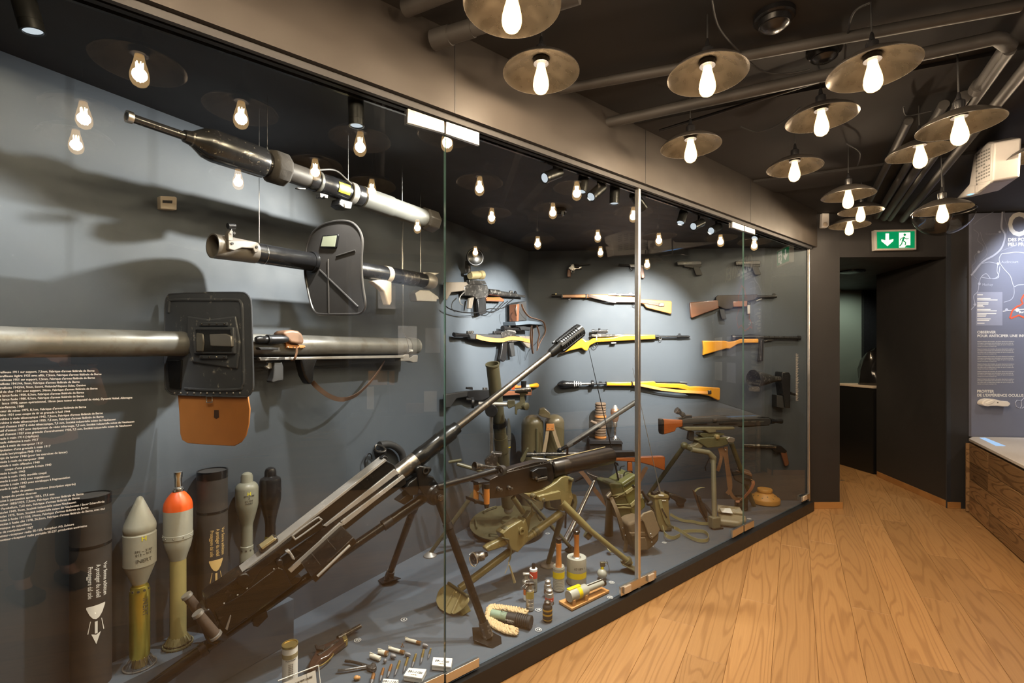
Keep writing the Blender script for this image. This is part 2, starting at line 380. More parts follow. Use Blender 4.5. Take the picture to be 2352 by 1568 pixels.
clampset(win[4], c1((1736, 368), (1800, 337), (1800, 380), (1736, 413)))
c7 = lambda *p: cr(1640, 480, 7.128, p)
clampset(win[3], c7((305, 190), (490, 255), (490, 360), (305, 300)))
clampset(win[4], c7((505, 258), (672, 305), (672, 412), (505, 362)))
clampset(win[4], cr(1820, 1040, 4.355, [(100, 440), (172, 405), (172, 455), (100, 490)]), cr(1820, 1040, 4.355, [(118, 435), (150, 420), (150, 465), (118, 480)]))
# door seal and end profile
def seal(par, a, r0, r1, z1):
    o = part(par, 'edge_profile', m_steel, M().box(GP+GU*a+GN*.004+V((0, 0, (CZ+z1)/2)), r0, r1, z1-CZ, GU, GN), bev=.003); o['kind'] = 'structure'
seal(win[2], 2.413-.006, .022, .030, CTOP-.02); seal(win[4], 5.062, .02, .022, CTOP-.02)

# doorway, corridor and the room beyond
HZ = 2.43
wallbox('wall_lintel', m_wall, (3.10, 4.69), (4.40, 4.66), HZ, CEIL, .16, CAM)
jam = V((4.20, 4.655, 0)); jamf = V((4.44, 5.87, 0))
wallbox('wall_corridor', m_wall, jam+V((.03, 0.0, 0)), jamf, 0, HZ+.3, .2, (3.6, 5.4, 0))
wallbox('wall_jamb', m_wallb, jam, V((4.345, 4.65, 0)), 0, CEIL, .012, CAM)
wallbox('wall_recess', m_dark, V((4.345, 4.70, 0)), V((4.47, 4.70, 0)), 0, CEIL, .1, CAM)
wallbox('baseboard_corridor', m_skirt, jam+V((.012, -.01, 0)), jamf+V((-.012, -.02, 0)), .002, .062, .012, (3.6, 5.4, 0))
wallbox('baseboard_jamb', m_skirt, jam+V((.005, -.012, 0)), V((4.36, 4.638, 0)), .002, .062, .012, CAM)
struct('ceiling_corridor', m_wall, M().prism([V((3.05, 4.70, HZ+.02)), V((4.6, 4.70, HZ+.02)), V((5.2, 8.2, HZ+.06)), V((2.6, 8.2, HZ+.06))], (0, 0, -1), -.05) if 0 else M().box((4.55, 6.25, HZ+.05), 3.9, 3.0, .06))
wallbox('wall_corridor_left', m_wall, V((3.16, 4.8, 0)), V((3.2, 8.0, 0)), 0, HZ+.2, .1, (3.9, 6, 0))
m_green = mat('pale far wall', (.13, .155, .13), .6, var=.05, scale=3)
wallbox('wall_far', m_green, V((3.0, 7.35, 0)), V((5.34, 7.35, 0)), 0, HZ+.2, .1, CAM)
wallbox('wall_far_dark', m_black, V((5.33, 7.30, 0)), V((6.6, 7.30, 0)), 0, HZ+.2, .1, CAM)
wallbox('wall_far_right', m_wall, V((6.55, 7.3, 0)), V((6.55, 4.7, 0)), 0, CEIL, .1, (5, 6, 0))
struct('trim_5', m_steel, M().box((3.45, 5.66, .002), .9, .022, .004))
for nm, p, q in (('wall_room_back', (-2.7, -2.6), (6.6, -2.6)), ('wall_room_right', (6.55, -2.6), (6.55, 4.7)), ('wall_room_left', (-2.62, -2.6), (-2.62, .35))):
    wallbox(nm, m_wall, p, q, 0, CEIL, .1, (1, 1, 0))
# ------------------------------------------------------------------ PENDANT LAMPS
m_shade = mat('dark bronze shade', (.05, .045, .04), .35, metal=.6, var=.1)
m_lining = mat('brushed shade lining', (.042, .033, .022), .27, metal=.9, var=.25, scale=20)
m_brass = mat('lamp brass', (.5, .36, .16), .3, metal=1, var=.1)
g_bulb = glow('amber bulb', (1, .63, .27), 9.5, .72)
g_fil = glow('filament', (1, .80, .48), 420, .86)
def make_lamp():
    t = thing('pendant_lamp', 'x', 'lamp')
    pr_ = [(.060, .030), (.072, .045), (.070, .060), (.052, .100), (.030, .135), (.014, .150), (.012, .1515)]
    part(t, 'shade', m_shade, M().lathe((0, 0, 0), (0, 0, 1), [(.078, .018), (.0785, .03)]+[(z+.0022, r) for z, r in pr_][1:]+[(.0115, .1512)], 40, False))
    part(t, 'shade_lining', m_lining, M().lathe((0, 0, 0), (0, 0, 1), [(.070, .016)]+[(z, r) for z, r in pr_][1:], 40, False))
    s = part(t, 'socket', m_black, M().lathe((0, 0, 0), (0, 0, 1), [(.050, .021), (.050, .030), (.076, .031), (.076, .019), (.100, .022), (.118, .022), (.122, .018), (.128, .010), (.150, .007), (.160, .0035)], 20))
    bp = [(-.072, .001), (-.070, .008), (-.062, .022), (-.050, .029), (-.036, .0315), (-.018, .030), (.004, .025), (.026, .019), (.044, .0155), (.056, .0145)]
    b = part(t, 'bulb', g_bulb, M().lathe((0, 0, 0), (0, 0, 1), bp, 24))
    part(b, 'bulb_cap', m_brass, M().lathe((0, 0, 0), (0, 0, 1), [(.046, .0135), (.066, .0135)], 16))
    fm = M()
    for k in range(6):
        a0, a1 = 2*PI*k/6, 2*PI*(k+.5)/6
        fm.rod((.011*math.cos(a0), .011*math.sin(a0), .022), (.011*math.cos(a1), .011*math.sin(a1), -.048), .0022, n=5)
        fm.rod((.011*math.cos(a1), .011*math.sin(a1), -.048), (.011*math.cos(a0+PI/3), .011*math.sin(a0+PI/3), .022), .0022, n=5)
    part(b, 'filament', g_fil, fm)
    part(t, 'cord', m_blackmt, M().rod((0, 0, 0), (0, 0, 1), .0032, n=8))
    return t
def copy_tree(o, par=None):
    c = o.copy(); link(c); c.parent = par
    for ch in list(o.children): copy_tree(ch, c)
    return c
lamp0 = make_lamp()
LAMPS = [((0, 1.49, 2.56), 'pendant lamp cut by the top edge of the picture, above the others'),
 ((.115, 1.91, 2.595), 'level pendant lamp before the taupe fascia, below the lamp cut by the picture top'),
 ((.77, 1.90, 2.58), 'pendant lamp with a wide lit bronze dish, beside the round black smoke detector'),
 ((1.37, 1.83, 2.56), 'largest pendant lamp, its wide tilted-looking dish in front of the long grey pipe'),
 ((1.47, 2.29, 2.60), 'pendant lamp just below and behind the largest pendant lamp'),
 ((.93, 2.51, 2.56), 'pendant lamp hanging in front of the fascia where the long grey pipe ends'),
 ((1.70, 2.90, 2.60), 'pendant lamp low over the far fascia, below the cables, before the clustered lamps'),
 ((1.95, 2.10, 2.475), 'large pendant lamp hanging in front of the bundle of slanting pipes'),
 ((2.21, 2.61, 2.57), 'pendant lamp half hidden behind the dish of the large lamp at the pipe bundle'),
 ((2.19, 3.14, 2.51), 'upper pendant lamp of the three clustered near the motion sensor'),
 ((2.72, 3.76, 2.59), 'middle pendant lamp of the three clustered near the motion sensor'),
 ((2.87, 4.10, 2.57), 'lowest and smallest pendant lamp of the three clustered near the motion sensor'),
 ((2.75, 3.08, 2.40), 'pendant lamp beside the exit sign, hanging in front of the clear dome'),
 ((2.90, 2.62, 2.57), 'pendant lamp cut by the picture edge beside the white projector')]
for x, y, s_ in ((-.73, .99, 'highest, below the first spotlight'), (-.36, 1.11, 'over the black warhead'), (.28, 1.05, 'on the grey tube of the highest launcher'), (-.5, .42, 'upper of the two beside the launcher probe'), (-.29, .09, 'lower of the two beside the launcher probe'), (.33, .49, 'just under the black warhead'), (.65, 1.21, 'on the pale rear tube of the highest launcher'), (1.57, 1.14, 'by the end cap of the highest launcher'), (2.63, 1.34, 'in the round lamp of the assault rifle')):
    LAMPS.append(((x, y, 2.57), 'lamp seen only mirrored in the glass, '+s_))
for i, (p, lab) in enumerate(LAMPS):
    o = lamp0 if i == 0 else copy_tree(lamp0)
    o.location = p; o['label'] = lab; o['group'] = 'pendant lamps with amber bulbs'
    if i > 13: o['group'] = 'pendant lamps seen only in the glass'
    o.rotation_euler = (rnd.uniform(-.03, .03), rnd.uniform(-.03, .03), rnd.random()*6)
    for ch in o.children:
        if ch.name.startswith('cord'): ch.location = (0, 0, .155); ch.scale = (1, 1, max(.02, CEIL-p[2]-.158))
    l = bpy.data.lights.new('bulb_light', 'POINT'); l.energy = BULB_W; l.color = BULB_C; l.shadow_soft_size = .024
    lo = link(bpy.data.objects.new('bulb_light', l)); lo.location = V(p)+V((0, 0, -.024))

# ------------------------------------------------------------------ CASE SPOTLIGHTS on the track
g_lens = glow('spot lens', (.85, .92, 1), .8)
m_spot = mat('black spot body', (.02, .02, .02), .3, metal=.7, var=.1)
TR = GL.off(-.10)
def spot(px, py, px2, py2, aim, label, rad=.030, L=.13, en=1.0, size=1.0, blend=.6):
    """lens end at photo pixel, back end at px2"""
    pl = TR; a = pl.hit(px, py); aim = V(aim); d = (aim-a).normalized()
    b = pl.hit(px2, py2); ax = (a-b).normalized()
    t = thing('track_spotlight', label, 'spotlight', a, 'track spotlights inside the case')
    c = a-ax*L
    part(t, 'body', m_spot, M().lathe(c, ax, [(0, rad*.9), (.004, rad), (L*.8, rad), (L*.8, rad*.97), (L*.815, rad*.97), (L*.815, rad), (L, rad), (L, rad*.82), (L-.012, rad*.8)], 24))
    part(t, 'lens', g_lens, M().lathe(a-ax*.006, ax, [(0, rad*.8), (.001, rad*.8)], 20))
    top = V((c.x, c.y, CTOP)); mid = c+ax*L*.35
    part(t, 'stem', m_spot, M().rod(V((mid.x, mid.y, CTOP-.001)), mid, .009, n=10))
    l = bpy.data.lights.new('spot_beam', 'SPOT'); l.energy = SPOT_W*en; l.color = SPOT_C; l.spot_size = size; l.spot_blend = blend; l.shadow_soft_size = .018
    lo = link(bpy.data.objects.new('spot_beam', l)); lo.location = a+ax*.012
    lo.rotation_euler = d.to_track_quat('-Z', 'Y').to_euler()
SPL = 'black cylinder spotlight on the track, '
w1 = lambda x, y: BK.hit(x, y); e1 = lambda x, y: EN.hit(x, y)
spot(76, 74, 40, -50, w1(-100, 900), SPL+'cut by the top corner of the picture', .028, en=.35, size=1.3)
spot(819, 290, 817, 228, FL.hit(640, 1480), SPL+'hanging upright beside the long top clamp', .030, en=.9, size=1.5)
spot(1250, 409, 1283, 396, w1(400, 620), SPL+'first past the tall glass joint, pointing along the glass', en=3.6, size=.95, blend=.8)
spot(1335, 441, 1341, 404, FL.hit(1000, 1330), SPL+'short and brass tinted, behind a mirrored bulb', en=1.1, size=1.4)
spot(1357, 452, 1388, 425, w1(1100, 760), SPL+'slanting, next after the brass tinted one', en=2.6, size=.75)
spot(1411, 468, 1412, 432, FL.hit(1200, 1320), SPL+'hanging straight down in the middle of the row', en=1.0, size=1.4)
spot(1478, 478, 1462, 456, FL.hit(1420, 1230), SPL+'partly behind the steel edge of the glass door', en=.7, size=1.3)
spot(1563, 512, 1571, 484, e1(1450, 780), SPL+'first after the steel door edge, hanging nearly upright', en=5.0, size=1.0)
spot(1592, 520, 1622, 506, w1(1150, 770), SPL+'second after the steel door edge', en=6.5, size=.75)
spot(1633, 530, 1660, 515, e1(1400, 860), SPL+'third after the steel door edge, by the far clamp', en=1.6, size=1.1)
spot(1733, 548, 1741, 536, e1(1700, 900), SPL+'small and dark, just past the far top clamp', en=.25, size=1.5)
# poster wash light and lights of the next room
def area(name, p, aim, en, col, sz):
    l = bpy.data.lights.new(name, 'SPOT'); l.energy = en; l.color = col; l.spot_size = sz; l.spot_blend = .9; l.shadow_soft_size = .03
    lo = link(bpy.data.objects.new(name, l)); lo.location = p; lo.rotation_euler = (V(aim)-V(p)).to_track_quat('-Z', 'Y').to_euler()
area('poster_light', (4.75, 3.75, 2.72), (5.0, 4.6, 2.1), 110, (.90, .93, 1), 1.35)
area('poster_light', (5.6, 3.6, 2.72), (5.7, 4.6, 1.4), 90, (.93, .95, 1), 1.2)
area('table_light', (4.7, 3.3, 2.72), (4.6, 4.2, .7), 40, (1, .93, .85), .8)
area('corridor_light', (5.0, 6.7, 2.38), (5.05, 7.35, 1.5), 30, (.9, 1, .85), 2.0)
area('corridor_light', (3.75, 6.3, 2.38), (4.1, 6.3, 0), 40, (1, .72, .42), 1.6)
# ------------------------------------------------------------------ HANGING LAUNCHERS
m_gun = mat('blued gunmetal', (.032, .032, .034), .36, metal=.75, var=.25, scale=35)
m_gunw = mat('worn gunmetal', (.10, .095, .09), .34, metal=.85, var=.3, scale=20, wear=(.35, .33, .31), wearamt=.42)
m_blk = mat('black enamel', (.014, .014, .015), .22, var=.2, coat=.4, wear=(.30, .26, .20), wearamt=.28, wscale=70)
m_foam = mat('dark rubber foam', (.035, .031, .028), .85, var=.25, scale=60, bump=.3)
m_dgrey = mat('dark grey tube paint', (.048, .044, .041), .45, var=.12)
m_lgrey = mat('light grey green paint', (.085, .085, .077), .42, var=.12, scale=14)
m_ggrey = mat('grey green shell paint', (.36, .365, .32), .4, var=.05)
m_ggrey2 = mat('taupe metal sleeve', (.15, .135, .12), .45, metal=.2, var=.08)
m_tubeg = mat('worn grey tube', (.17, .167, .155), .38, metal=.25, var=.2, scale=9, wear=(.14, .13, .11), wearamt=.45, wscale=14)
m_shield = mat('dark brown shield paint', (.040, .037, .036), .36, var=.12, scale=10)
m_shield2 = mat('scratched black shield', (.075, .082, .098), .36, var=.2, scale=12, wear=(.38, .37, .35), wearamt=.30, wscale=24)
m_leath = mat('tan saddle leather', (.50, .20, .055), .48, var=.12, scale=18, bump=.12)
m_dleath = mat('brown leather', (.155, .085, .05), .5, var=.2, scale=20, bump=.15)
m_strapd = mat('dark leather strap', (.075, .042, .027), .5, var=.2, scale=20)
m_yel = mat('yellow label', (.72, .56, .0), .5, var=.03)
m_brz = mat('pale brass fitting', (.45, .37, .20), .4, metal=.5, var=.1)
m_alu = mat('cast aluminium', (.36, .345, .325), .40, metal=.7, var=.1)
def steel_line(par, p, q, name='hanging_wire', r=.0011): return part(par, name, m_chrome, M().rod(p, q, r, n=6))
class Ax:
    """a straight barrel whose centre line shows from pixel A to pixel B on plane pl"""
    def __init__(s, pl, A, B, off=0.0):
        s.A = A; s.B = B; s.pl = pl; s.o = off; s.a = pl.hit(*A, off); s.b = pl.hit(*B, off); s.d = (s.b-s.a).normalized()
    def pt(s, px):
        k = (px-s.A[0])/(s.B[0]-s.A[0]); return s.pl.hit(px, s.A[1]+k*(s.B[1]-s.A[1]), s.o)
    def t(s, px): return (s.pt(px)-s.a).dot(s.d)
    def lathe(s, prof, n=28, cap=True): return M().lathe(s.a, s.d, [(s.t(px), r) for px, r in prof], n, cap)
def LX(x): return 250+x/2.94
LQ = lambda *p: cr(250, 220, 2.94, p)
# --- launcher with conical warhead, hung highest
P1 = BK.off(.50); A1 = Ax(P1, (293, 267.6), (983, 505))
t = thing('rocket_launcher', 'long black rocket launcher with bulging warhead and yellow label, hung highest', 'launcher', A1.pt(630), 'launchers hung along the back wall')
X = LX
part(t, 'probe', m_blk, A1.lathe([(X(120), .0165), (X(158), .0175), (X(160), .0135), (X(505), .0145), (X(507), .02), (X(520), .021)]))
part(t, 'probe_tip', m_steel, M().lathe(A1.a, A1.d, [(-.003, .0125), (-.003, .0185), (.012, .0185), (.012, .016)], 24, False))
part(t, 'warhead', m_blk, A1.lathe([(X(515), .021), (X(552), .024), (X(556), .024), (X(640), .050), (X(700), .0565), (X(1030), .0575), (X(1040), .055), (X(1042), .046), (X(1075), .044)], 40))
part(t, 'warhead_band', m_gunw, A1.lathe([(X(550), .0238), (X(556), .0252), (X(560), .0262)]))
part(t, 'foam_ring', m_foam, A1.lathe([(X(1070), .05), (X(1085), .062), (X(1105), .066), (X(1180), .066), (X(1190), .060), (X(1190), .04)], 10), bev=.004)
part(t, 'tube', m_dgrey, A1.lathe([(X(1185), .040), (X(1345), .041)]))
part(t, 'trigger_section', m_black, A1.lathe([(X(1340), .043), (X(1362), .045), (X(1400), .042), (X(1470), .043), (X(1490), .046), (X(1500), .045), (X(1590), .046), (X(1600), .044), (X(1650), .045), (X(1655), .049), (X(1690), .050), (X(1700), .047)]))
part(t, 'rear_tube', m_lgrey, A1.lathe([(X(1690), .044), (X(1700), .0475), (X(1705), .052), (X(1900), .053), (X(1904), .049), (X(2140), .050)], 36))
part(t, 'end_cap', m_dgrey, A1.lathe([(X(2118), .054), (X(2128), .064), (X(2185), .065), (X(2196), .058)], 8), bev=.004)
part(t, 'clamp_ring', m_alu, A1.lathe([(X(1612), .0475), (X(1615), .051), (X(1648), .051), (X(1650), .0475)]))
part(t, 'front_ring', m_lgrey, A1.lathe([(X(1397), .0445), (X(1400), .0465), (X(1414), .0465), (X(1417), .0445)]))
fc = (CAM-A1.pt(X(1548))); fc = (fc-A1.d*fc.dot(A1.d)).normalized()
lm = M(); e2 = A1.d.cross(fc)
for k in range(8):
    a0 = -.75+k*.12; a1 = a0+.12
    P_ = [A1.a+A1.d*A1.t(x)+(fc*math.cos(a)+e2*math.sin(a))*.0472 for x, a in ((X(1510), a0), (X(1585), a0), (X(1588), a1), (X(1512), a1))]
    lm.add(P_, [(0, 1, 2, 3)])
lb = part(t, 'label', m_yel, lm, 'bright yellow printed label')
ln = M()
for k in range(6):
    a = -.62+k*.12
    P_ = [A1.a+A1.d*A1.t(x)+(fc*math.cos(a+q)+e2*math.sin(a+q))*.0476 for x, q in ((X(1522), 0), (X(1574), 0), (X(1574), .025), (X(1522), .025))]
    ln.add(P_, [(0, 1, 2, 3)])
part(lb, 'label_lines', m_brz, ln, kind='stuff')
P1f = P1.off(.02)
part(t, 'grip_bracket', m_black, plate(P1, LQ((1565, 690), (1650, 715), (1640, 765), (1590, 760), (1553, 735)), .03, -.03), bev=.005)
part(t, 'bracket_foot', m_alu, plate(P1, LQ((1592, 725), (1636, 735), (1633, 762), (1595, 757)), .034, -.02), bev=.003)
part(t, 'sight_mount', m_gunw, plate(P1, LQ((1428, 655), (1482, 668), (1480, 692), (1460, 690), (1455, 676), (1440, 690), (1428, 684)), .03, .0), bev=.002)
part(t, 'latch', m_gunw, plate(P1, LQ((1272, 618), (1330, 622), (1330, 632), (1292, 632), (1272, 625)), .03, .015), bev=.002)
part(t, 'cable', m_dgrey, M().path(catmull([P1.hit(*LQ((x, y))[0], .045) for x, y in ((1420, 500), (1500, 497), (1550, 515), (1600, 560), (1640, 595))], 5), .004))
for x, y0, y1 in ((1070, -60, 352), (1617, 330, 560), (1981, 300, 690)):
    q = A1.pt(X(x)); steel_line(t, V((q.x, q.y, CTOP)), q+V((0, 0, .05)))
wl = M()
for s_ in (-1, 1): wl.rod(A1.pt(X(1070))+V((0, 0, .075)), A1.pt(X(1070))+fc*.047*s_, .0011, n=6)
part(t, 'wire_sling', m_chrome, wl)

# --- launcher with rounded shield
P2 = BK.off(.36); A2 = Ax(P2, (505, 567), (981, 645))
t = thing('rocket_launcher', 'black rocket launcher with a round topped dark shield and small window, hung in the middle', 'launcher', A2.pt(720), 'launchers hung along the back wall')
part(t, 'tube', m_black, A2.lathe([(X(985), .0415), (X(1380), .042), (X(2145), .042)], 32))
part(t, 'muzzle_sleeve', m_ggrey2, A2.lathe([(X(985), .0435), (X(700), .0475), (X(700), .042), (X(760), .0415), (X(790), .0415), (X(985), .0405)], 36, False))
part(t, 'bore', m_black, A2.lathe([(X(985), .040), (X(1000), .040)], 24))
pb = part(t, 'sight_bracket', m_ggrey2, plate(P2, LQ((808, 975), (995, 985), (1012, 1020), (1010, 1055), (985, 1060), (975, 1030), (900, 1025), (850, 1045), (808, 1035)), .062, .02), bev=.003)
part(t, 'front_sight', m_ggrey2, plate(P2, LQ((806, 930), (822, 905), (838, 910), (838, 980), (806, 975)), .055, .03), bev=.002)
part(t, 'sight_hood', m_gun, M().rod(P2.hit(*LQ((803, 878))[0], .045), P2.hit(*LQ((850, 880))[0], .045), .011, n=16).rod(P2.hit(*LQ((824, 885))[0], .043), P2.hit(*LQ((824, 910))[0], .043), .004))
for q in ((833, 997), (997, 1020), (845, 927)): part(t, 'screw', m_gun, M().lathe(P2.hit(*LQ(q)[0], .0625), P2.n, [(0, .005), (.003, .005)], 10))
S2 = Pl(A2.pt(722), BW)
MQ = lambda *p: cr(550, 480, 3.136, p)
out2 = MQ((478, 340), (490, 250), (530, 170), (600, 115), (680, 90), (750, 85), (810, 98), (855, 138), (880, 190), (886, 250), (880, 340), (880, 450), (890, 560), (905, 660), (902, 710), (882, 742), (840, 756), (700, 758), (590, 757), (550, 745), (520, 695), (492, 580), (472, 455))
sh = part(t, 'shield', m_shield, plate(S2, out2, .004, 0), 'round topped dark brown shield plate')
rim = M().path(catmull([S2.hit(x, y, .004) for x, y in out2]+[S2.hit(*out2[0], .004)], 3), .0055, 8); part(sh, 'shield_rim', m_shield, rim)
m_win = mat('tinted window glass', (.28, .30, .22), .12, var=.25, scale=6, coat=.5)
wf = MQ((578, 272), (596, 190), (708, 180), (712, 190), (698, 272), (688, 282))
part(sh, 'window_frame', m_black, plate(S2, wf, .010, .002), bev=.002)
part(sh, 'window_pane', m_win, plate(S2, MQ((587, 268), (602, 198), (698, 190), (684, 270)), .0125, .008), 'greenish viewing pane')
for a, b in (((580, 440), (855, 705)), ((640, 360), (645, 750)), ((700, 340), (835, 298))):
    part(sh, 'shield_rib', m_shield, M().rod(S2.hit(*MQ(a)[0], .004), S2.hit(*MQ(b)[0], .004), .005, n=8))
part(t, 'shield_collar', m_black, A2.lathe([(X(1362), .047), (X(1385), .05)]))
part(t, 'strap_band', m_cream, A2.lathe([(X(1862), .044), (X(1892), .0445)]), 'cream strap round the tube')
part(t, 'pistol_grip', m_cream, plate(P2, LQ((1780, 1250), (1850, 1235), (1895, 1235), (1912, 1260), (1912, 1390), (1900, 1415), (1885, 1410), (1860, 1320), (1830, 1290)), .02, -.02), 'cream coloured pistol grip', bev=.006)
part(t, 'worn_section', m_gunw, A2.lathe([(X(1960), .0425), (X(2065), .0427)]))
part(t, 'rear_ring', m_alu, A2.lathe([(X(2125), .046), (X(2140), .05), (X(2170), .05), (X(2185), .044), (X(2186), .03)], 28))
part(t, 'rear_bracket', m_alu, plate(P2, LQ((2070, 1330), (2100, 1310), (2165, 1312), (2225, 1355), (2230, 1372), (2215, 1375), (2215, 1390), (2080, 1385)), .03, -.02), bev=.003)
part(t, 'rear_wing', m_alu, plate(P2, LQ((2125, 1190), (2235, 1195), (2180, 1222), (2130, 1220)), .015, -.015), bev=.002)
for x in (1015, 1981, 2105):
    q = A2.pt(X(x)); steel_line(t, V((q.x, q.y, CTOP)), q+V((0, 0, .04)))
part(t, 'wire_loop', m_chrome, M().lathe(A2.pt(X(1040)), A2.d, [(-.001, .0425), (-.001, .0436), (.001, .0436), (.001, .0425)], 28, False))

# --- launcher with square shield and leather flap
P3 = BK.off(.13); A3 = Ax(P3, (19, 785.5), (942, 794.5))
KX = lambda x: 560+x/5.88
KQ = lambda *p: cr(560, 720, 5.88, p)
SQ = lambda *p: cr(0, 480, 2.613, p)
t = thing('rocket_launcher', 'thick worn grey rocket tube with a square black shield and tan leather flap, hung lowest', 'launcher', A3.pt(470), 'launchers hung along the back wall')
part(t, 'tube', m_tubeg, A3.lathe([(-60, .050), (940, .050), (956, .0505)], 40))
part(t, 'tube_ring', m_lgrey, A3.lathe([(KX(2195), .0515), (KX(2200), .055), (KX(2300), .055), (KX(2305), .0515)], 36))
wraptext(t, 'ring_number', '2586', .016, A3.a, A3.d, .0552, 1.1, A3.t(KX(2262)), m_print, P3.n, upalong=False) if 0 else None
text(t, 'ring_number', '2586', .019, P3.hit(*KQ((2258, 510))[0], .052), BU, (0, 0, 1), m_print)
S3 = Pl(A3.pt(446)+V((.03, -.05, 0)), (.955, -.296, 0))
out3 = SQ((990, 600), (996, 545), (1010, 520), (1040, 508), (1250, 501), (1440, 500), (1478, 508), (1500, 535), (1508, 580), (1514, 800), (1520, 1050), (1510, 1095), (1490, 1118), (1450, 1126), (1200, 1119), (1050, 1112), (1015, 1100), (998, 1075), (992, 1040))
sh = part(t, 'shield', m_shield2, plate(S3, out3, .004, 0), 'scratched square black shield with rounded corners', bev=.002)
inn = SQ((1015, 620), (1020, 560), (1045, 545), (1250, 545), (1415, 545), (1445, 560), (1455, 600), (1460, 800), (1464, 1020), (1455, 1060), (1430, 1082), (1250, 1085), (1110, 1075))
part(sh, 'shield_bead', m_shield2, M().path(catmull([S3.hit(x, y, .004) for x, y in inn], 3), .006, 8))
part(sh, 'shield_rim', m_shield2, M().path(catmull([S3.hit(x, y, .002) for x, y in out3]+[S3.hit(*out3[0], .002)], 3), .0035, 6))
part(sh, 'bulge', m_shield2, plate(S3, SQ((1120, 640), (1250, 660), (1410, 640), (1440, 800), (1420, 960), (1150, 920), (1120, 800)), .012, 0), bev=.01, seg=3)
part(sh, 'window_frame', m_shield2, plate(S3, SQ((1155, 708), (1398, 708), (1403, 868), (1160, 868)), .024, .008), bev=.003)
part(sh, 'window_pane', m_black, plate(S3, SQ((1172, 722), (1384, 722), (1388, 856), (1176, 856)), .0255, .018), bev=.001)
part(sh, 'sight_block', m_alu, plate(S3, SQ((1255, 750), (1350, 748), (1385, 762), (1390, 825), (1262, 822)), .034, .02), 'pale sight block behind the window', bev=.003)
part(sh, 'sight_block', m_tubeg, plate(S3, SQ((1175, 742), (1215, 748), (1222, 800), (1215, 855), (1175, 856)), .030, .02), bev=.004)
for y in (690, 888):
    hb = part(sh, 'hinge_bar', m_shield2, plate(S3, SQ((1195, y-12), (1360, y-10), (1360, y+10), (1195, y+10)), .02, .004), bev=.002)
    for x in (1210, 1255, 1300, 1345): part(hb, 'rivet', m_gunw, M().ball(S3.hit(*SQ((x, y))[0], .021), .0035, 6))
for x in (1047, 1085, 1125, 1165, 1205, 1243, 1282, 1322, 1362, 1400, 1440): part(sh, 'rivet', m_alu, M().ball(S3.hit(*SQ((x, 1104))[0], .005), .0042, 6))
part(sh, 'side_flange', m_black, plate(S3, SQ((1000, 905), (1090, 905), (1082, 1080), (1015, 1075)), .010, .003), bev=.003)
flap = plate(S3, SQ((1066, 1116), (1200, 1120), (1350, 1122), (1487, 1124), (1498, 1200), (1492, 1290), (1474, 1360), (1445, 1400), (1405, 1422), (1250, 1415), (1125, 1405), (1092, 1385), (1081, 1350), (1075, 1230)), -.004, -.010)
fl = part(t, 'leather_flap', m_leath, flap, 'tan leather flap hanging under the shield', bev=.002)
part(fl, 'slot', m_strapd, plate(S3, SQ((1285, 1205), (1312, 1205), (1314, 1250), (1298, 1258), (1284, 1250)), -.003, -.006))
bk = [S3.hit(*SQ(q)[0], .004) for q in ((1238, 1124), (1272, 1124), (1274, 1158), (1240, 1160))]
part(fl, 'buckle', m_chrome, M().path(bk, .0028, 6, True))
# fittings past the shield
part(t, 'rail', m_alu, plate(P3, KQ((345, 590), (1000, 580), (2165, 560), (2165, 600), (1000, 618), (345, 632)), .035, .0), bev=.003)
part(t, 'rail_box', m_gunw, plate(P3, KQ((200, 590), (560, 585), (560, 628), (220, 640)), .045, .0), bev=.003)
part(t, 'sight_rail', m_gun, plate(P3, KQ((200, 455), (470, 460), (470, 490), (230, 490)), .075, .03), bev=.002)
sc = Ax(P3, KQ((150, 352))[0], KQ((590, 345))[0], .075)
part(t, 'aiming_scope', m_gun, M().lathe(sc.a, sc.d, [(sc.t(KX(x)), r) for x, r in ((150, .004), (160, .012), (190, .017), (235, .018), (240, .016), (310, .016), (315, .022), (345, .023), (350, .021), (480, .021), (560, .017), (590, .012))], 24))
part(t, 'cheek_pad', m_dleath, plate(P3, KQ((530, 265), (580, 230), (650, 220), (740, 232), (790, 270), (815, 330), (822, 395), (800, 412), (700, 405), (640, 395), (590, 350)), .085, .0), 'brown leather cheek pad', bev=.016, seg=4)
part(t, 'pad_base', m_leath, plate(P3, KQ((560, 310), (600, 380), (640, 415), (830, 428), (842, 462), (700, 470), (580, 462)), .062, .03), bev=.003)
for q in ((595, 452), (672, 455), (715, 455), (752, 455), (828, 452)): part(t, 'rivet', m_chrome, M().ball(P3.hit(*KQ(q)[0], .063), .0028, 6))
part(t, 'pad_strap', m_dleath, M().ribbon(catmull([P3.hit(*KQ(q)[0], o) for q, o in (((715, 465), .064), ((712, 530), .058), ((690, 600), .05), ((660, 630), .03), ((600, 590), .02))], 5), BU, .011, .003))
part(t, 'pistol_grip', m_blackmt, plate(P3, KQ((412, 655), (520, 655), (540, 720), (540, 880), (530, 905), (460, 915), (400, 935), (375, 920), (400, 860), (408, 750)), .03, -.015), bev=.008, seg=3)
part(t, 'trigger_lever', m_alu, plate(P3, KQ((330, 655), (400, 665), (398, 740), (340, 750), (300, 722), (290, 712), (325, 700)), .012, -.004), bev=.003)
part(t, 'shoulder_rest', m_black, plate(P3, KQ((770, 600), (800, 588), (1000, 592), (990, 650), (955, 740), (945, 900), (925, 955), (880, 950), (820, 840), (785, 700)), .035, -.02), bev=.010, seg=3)
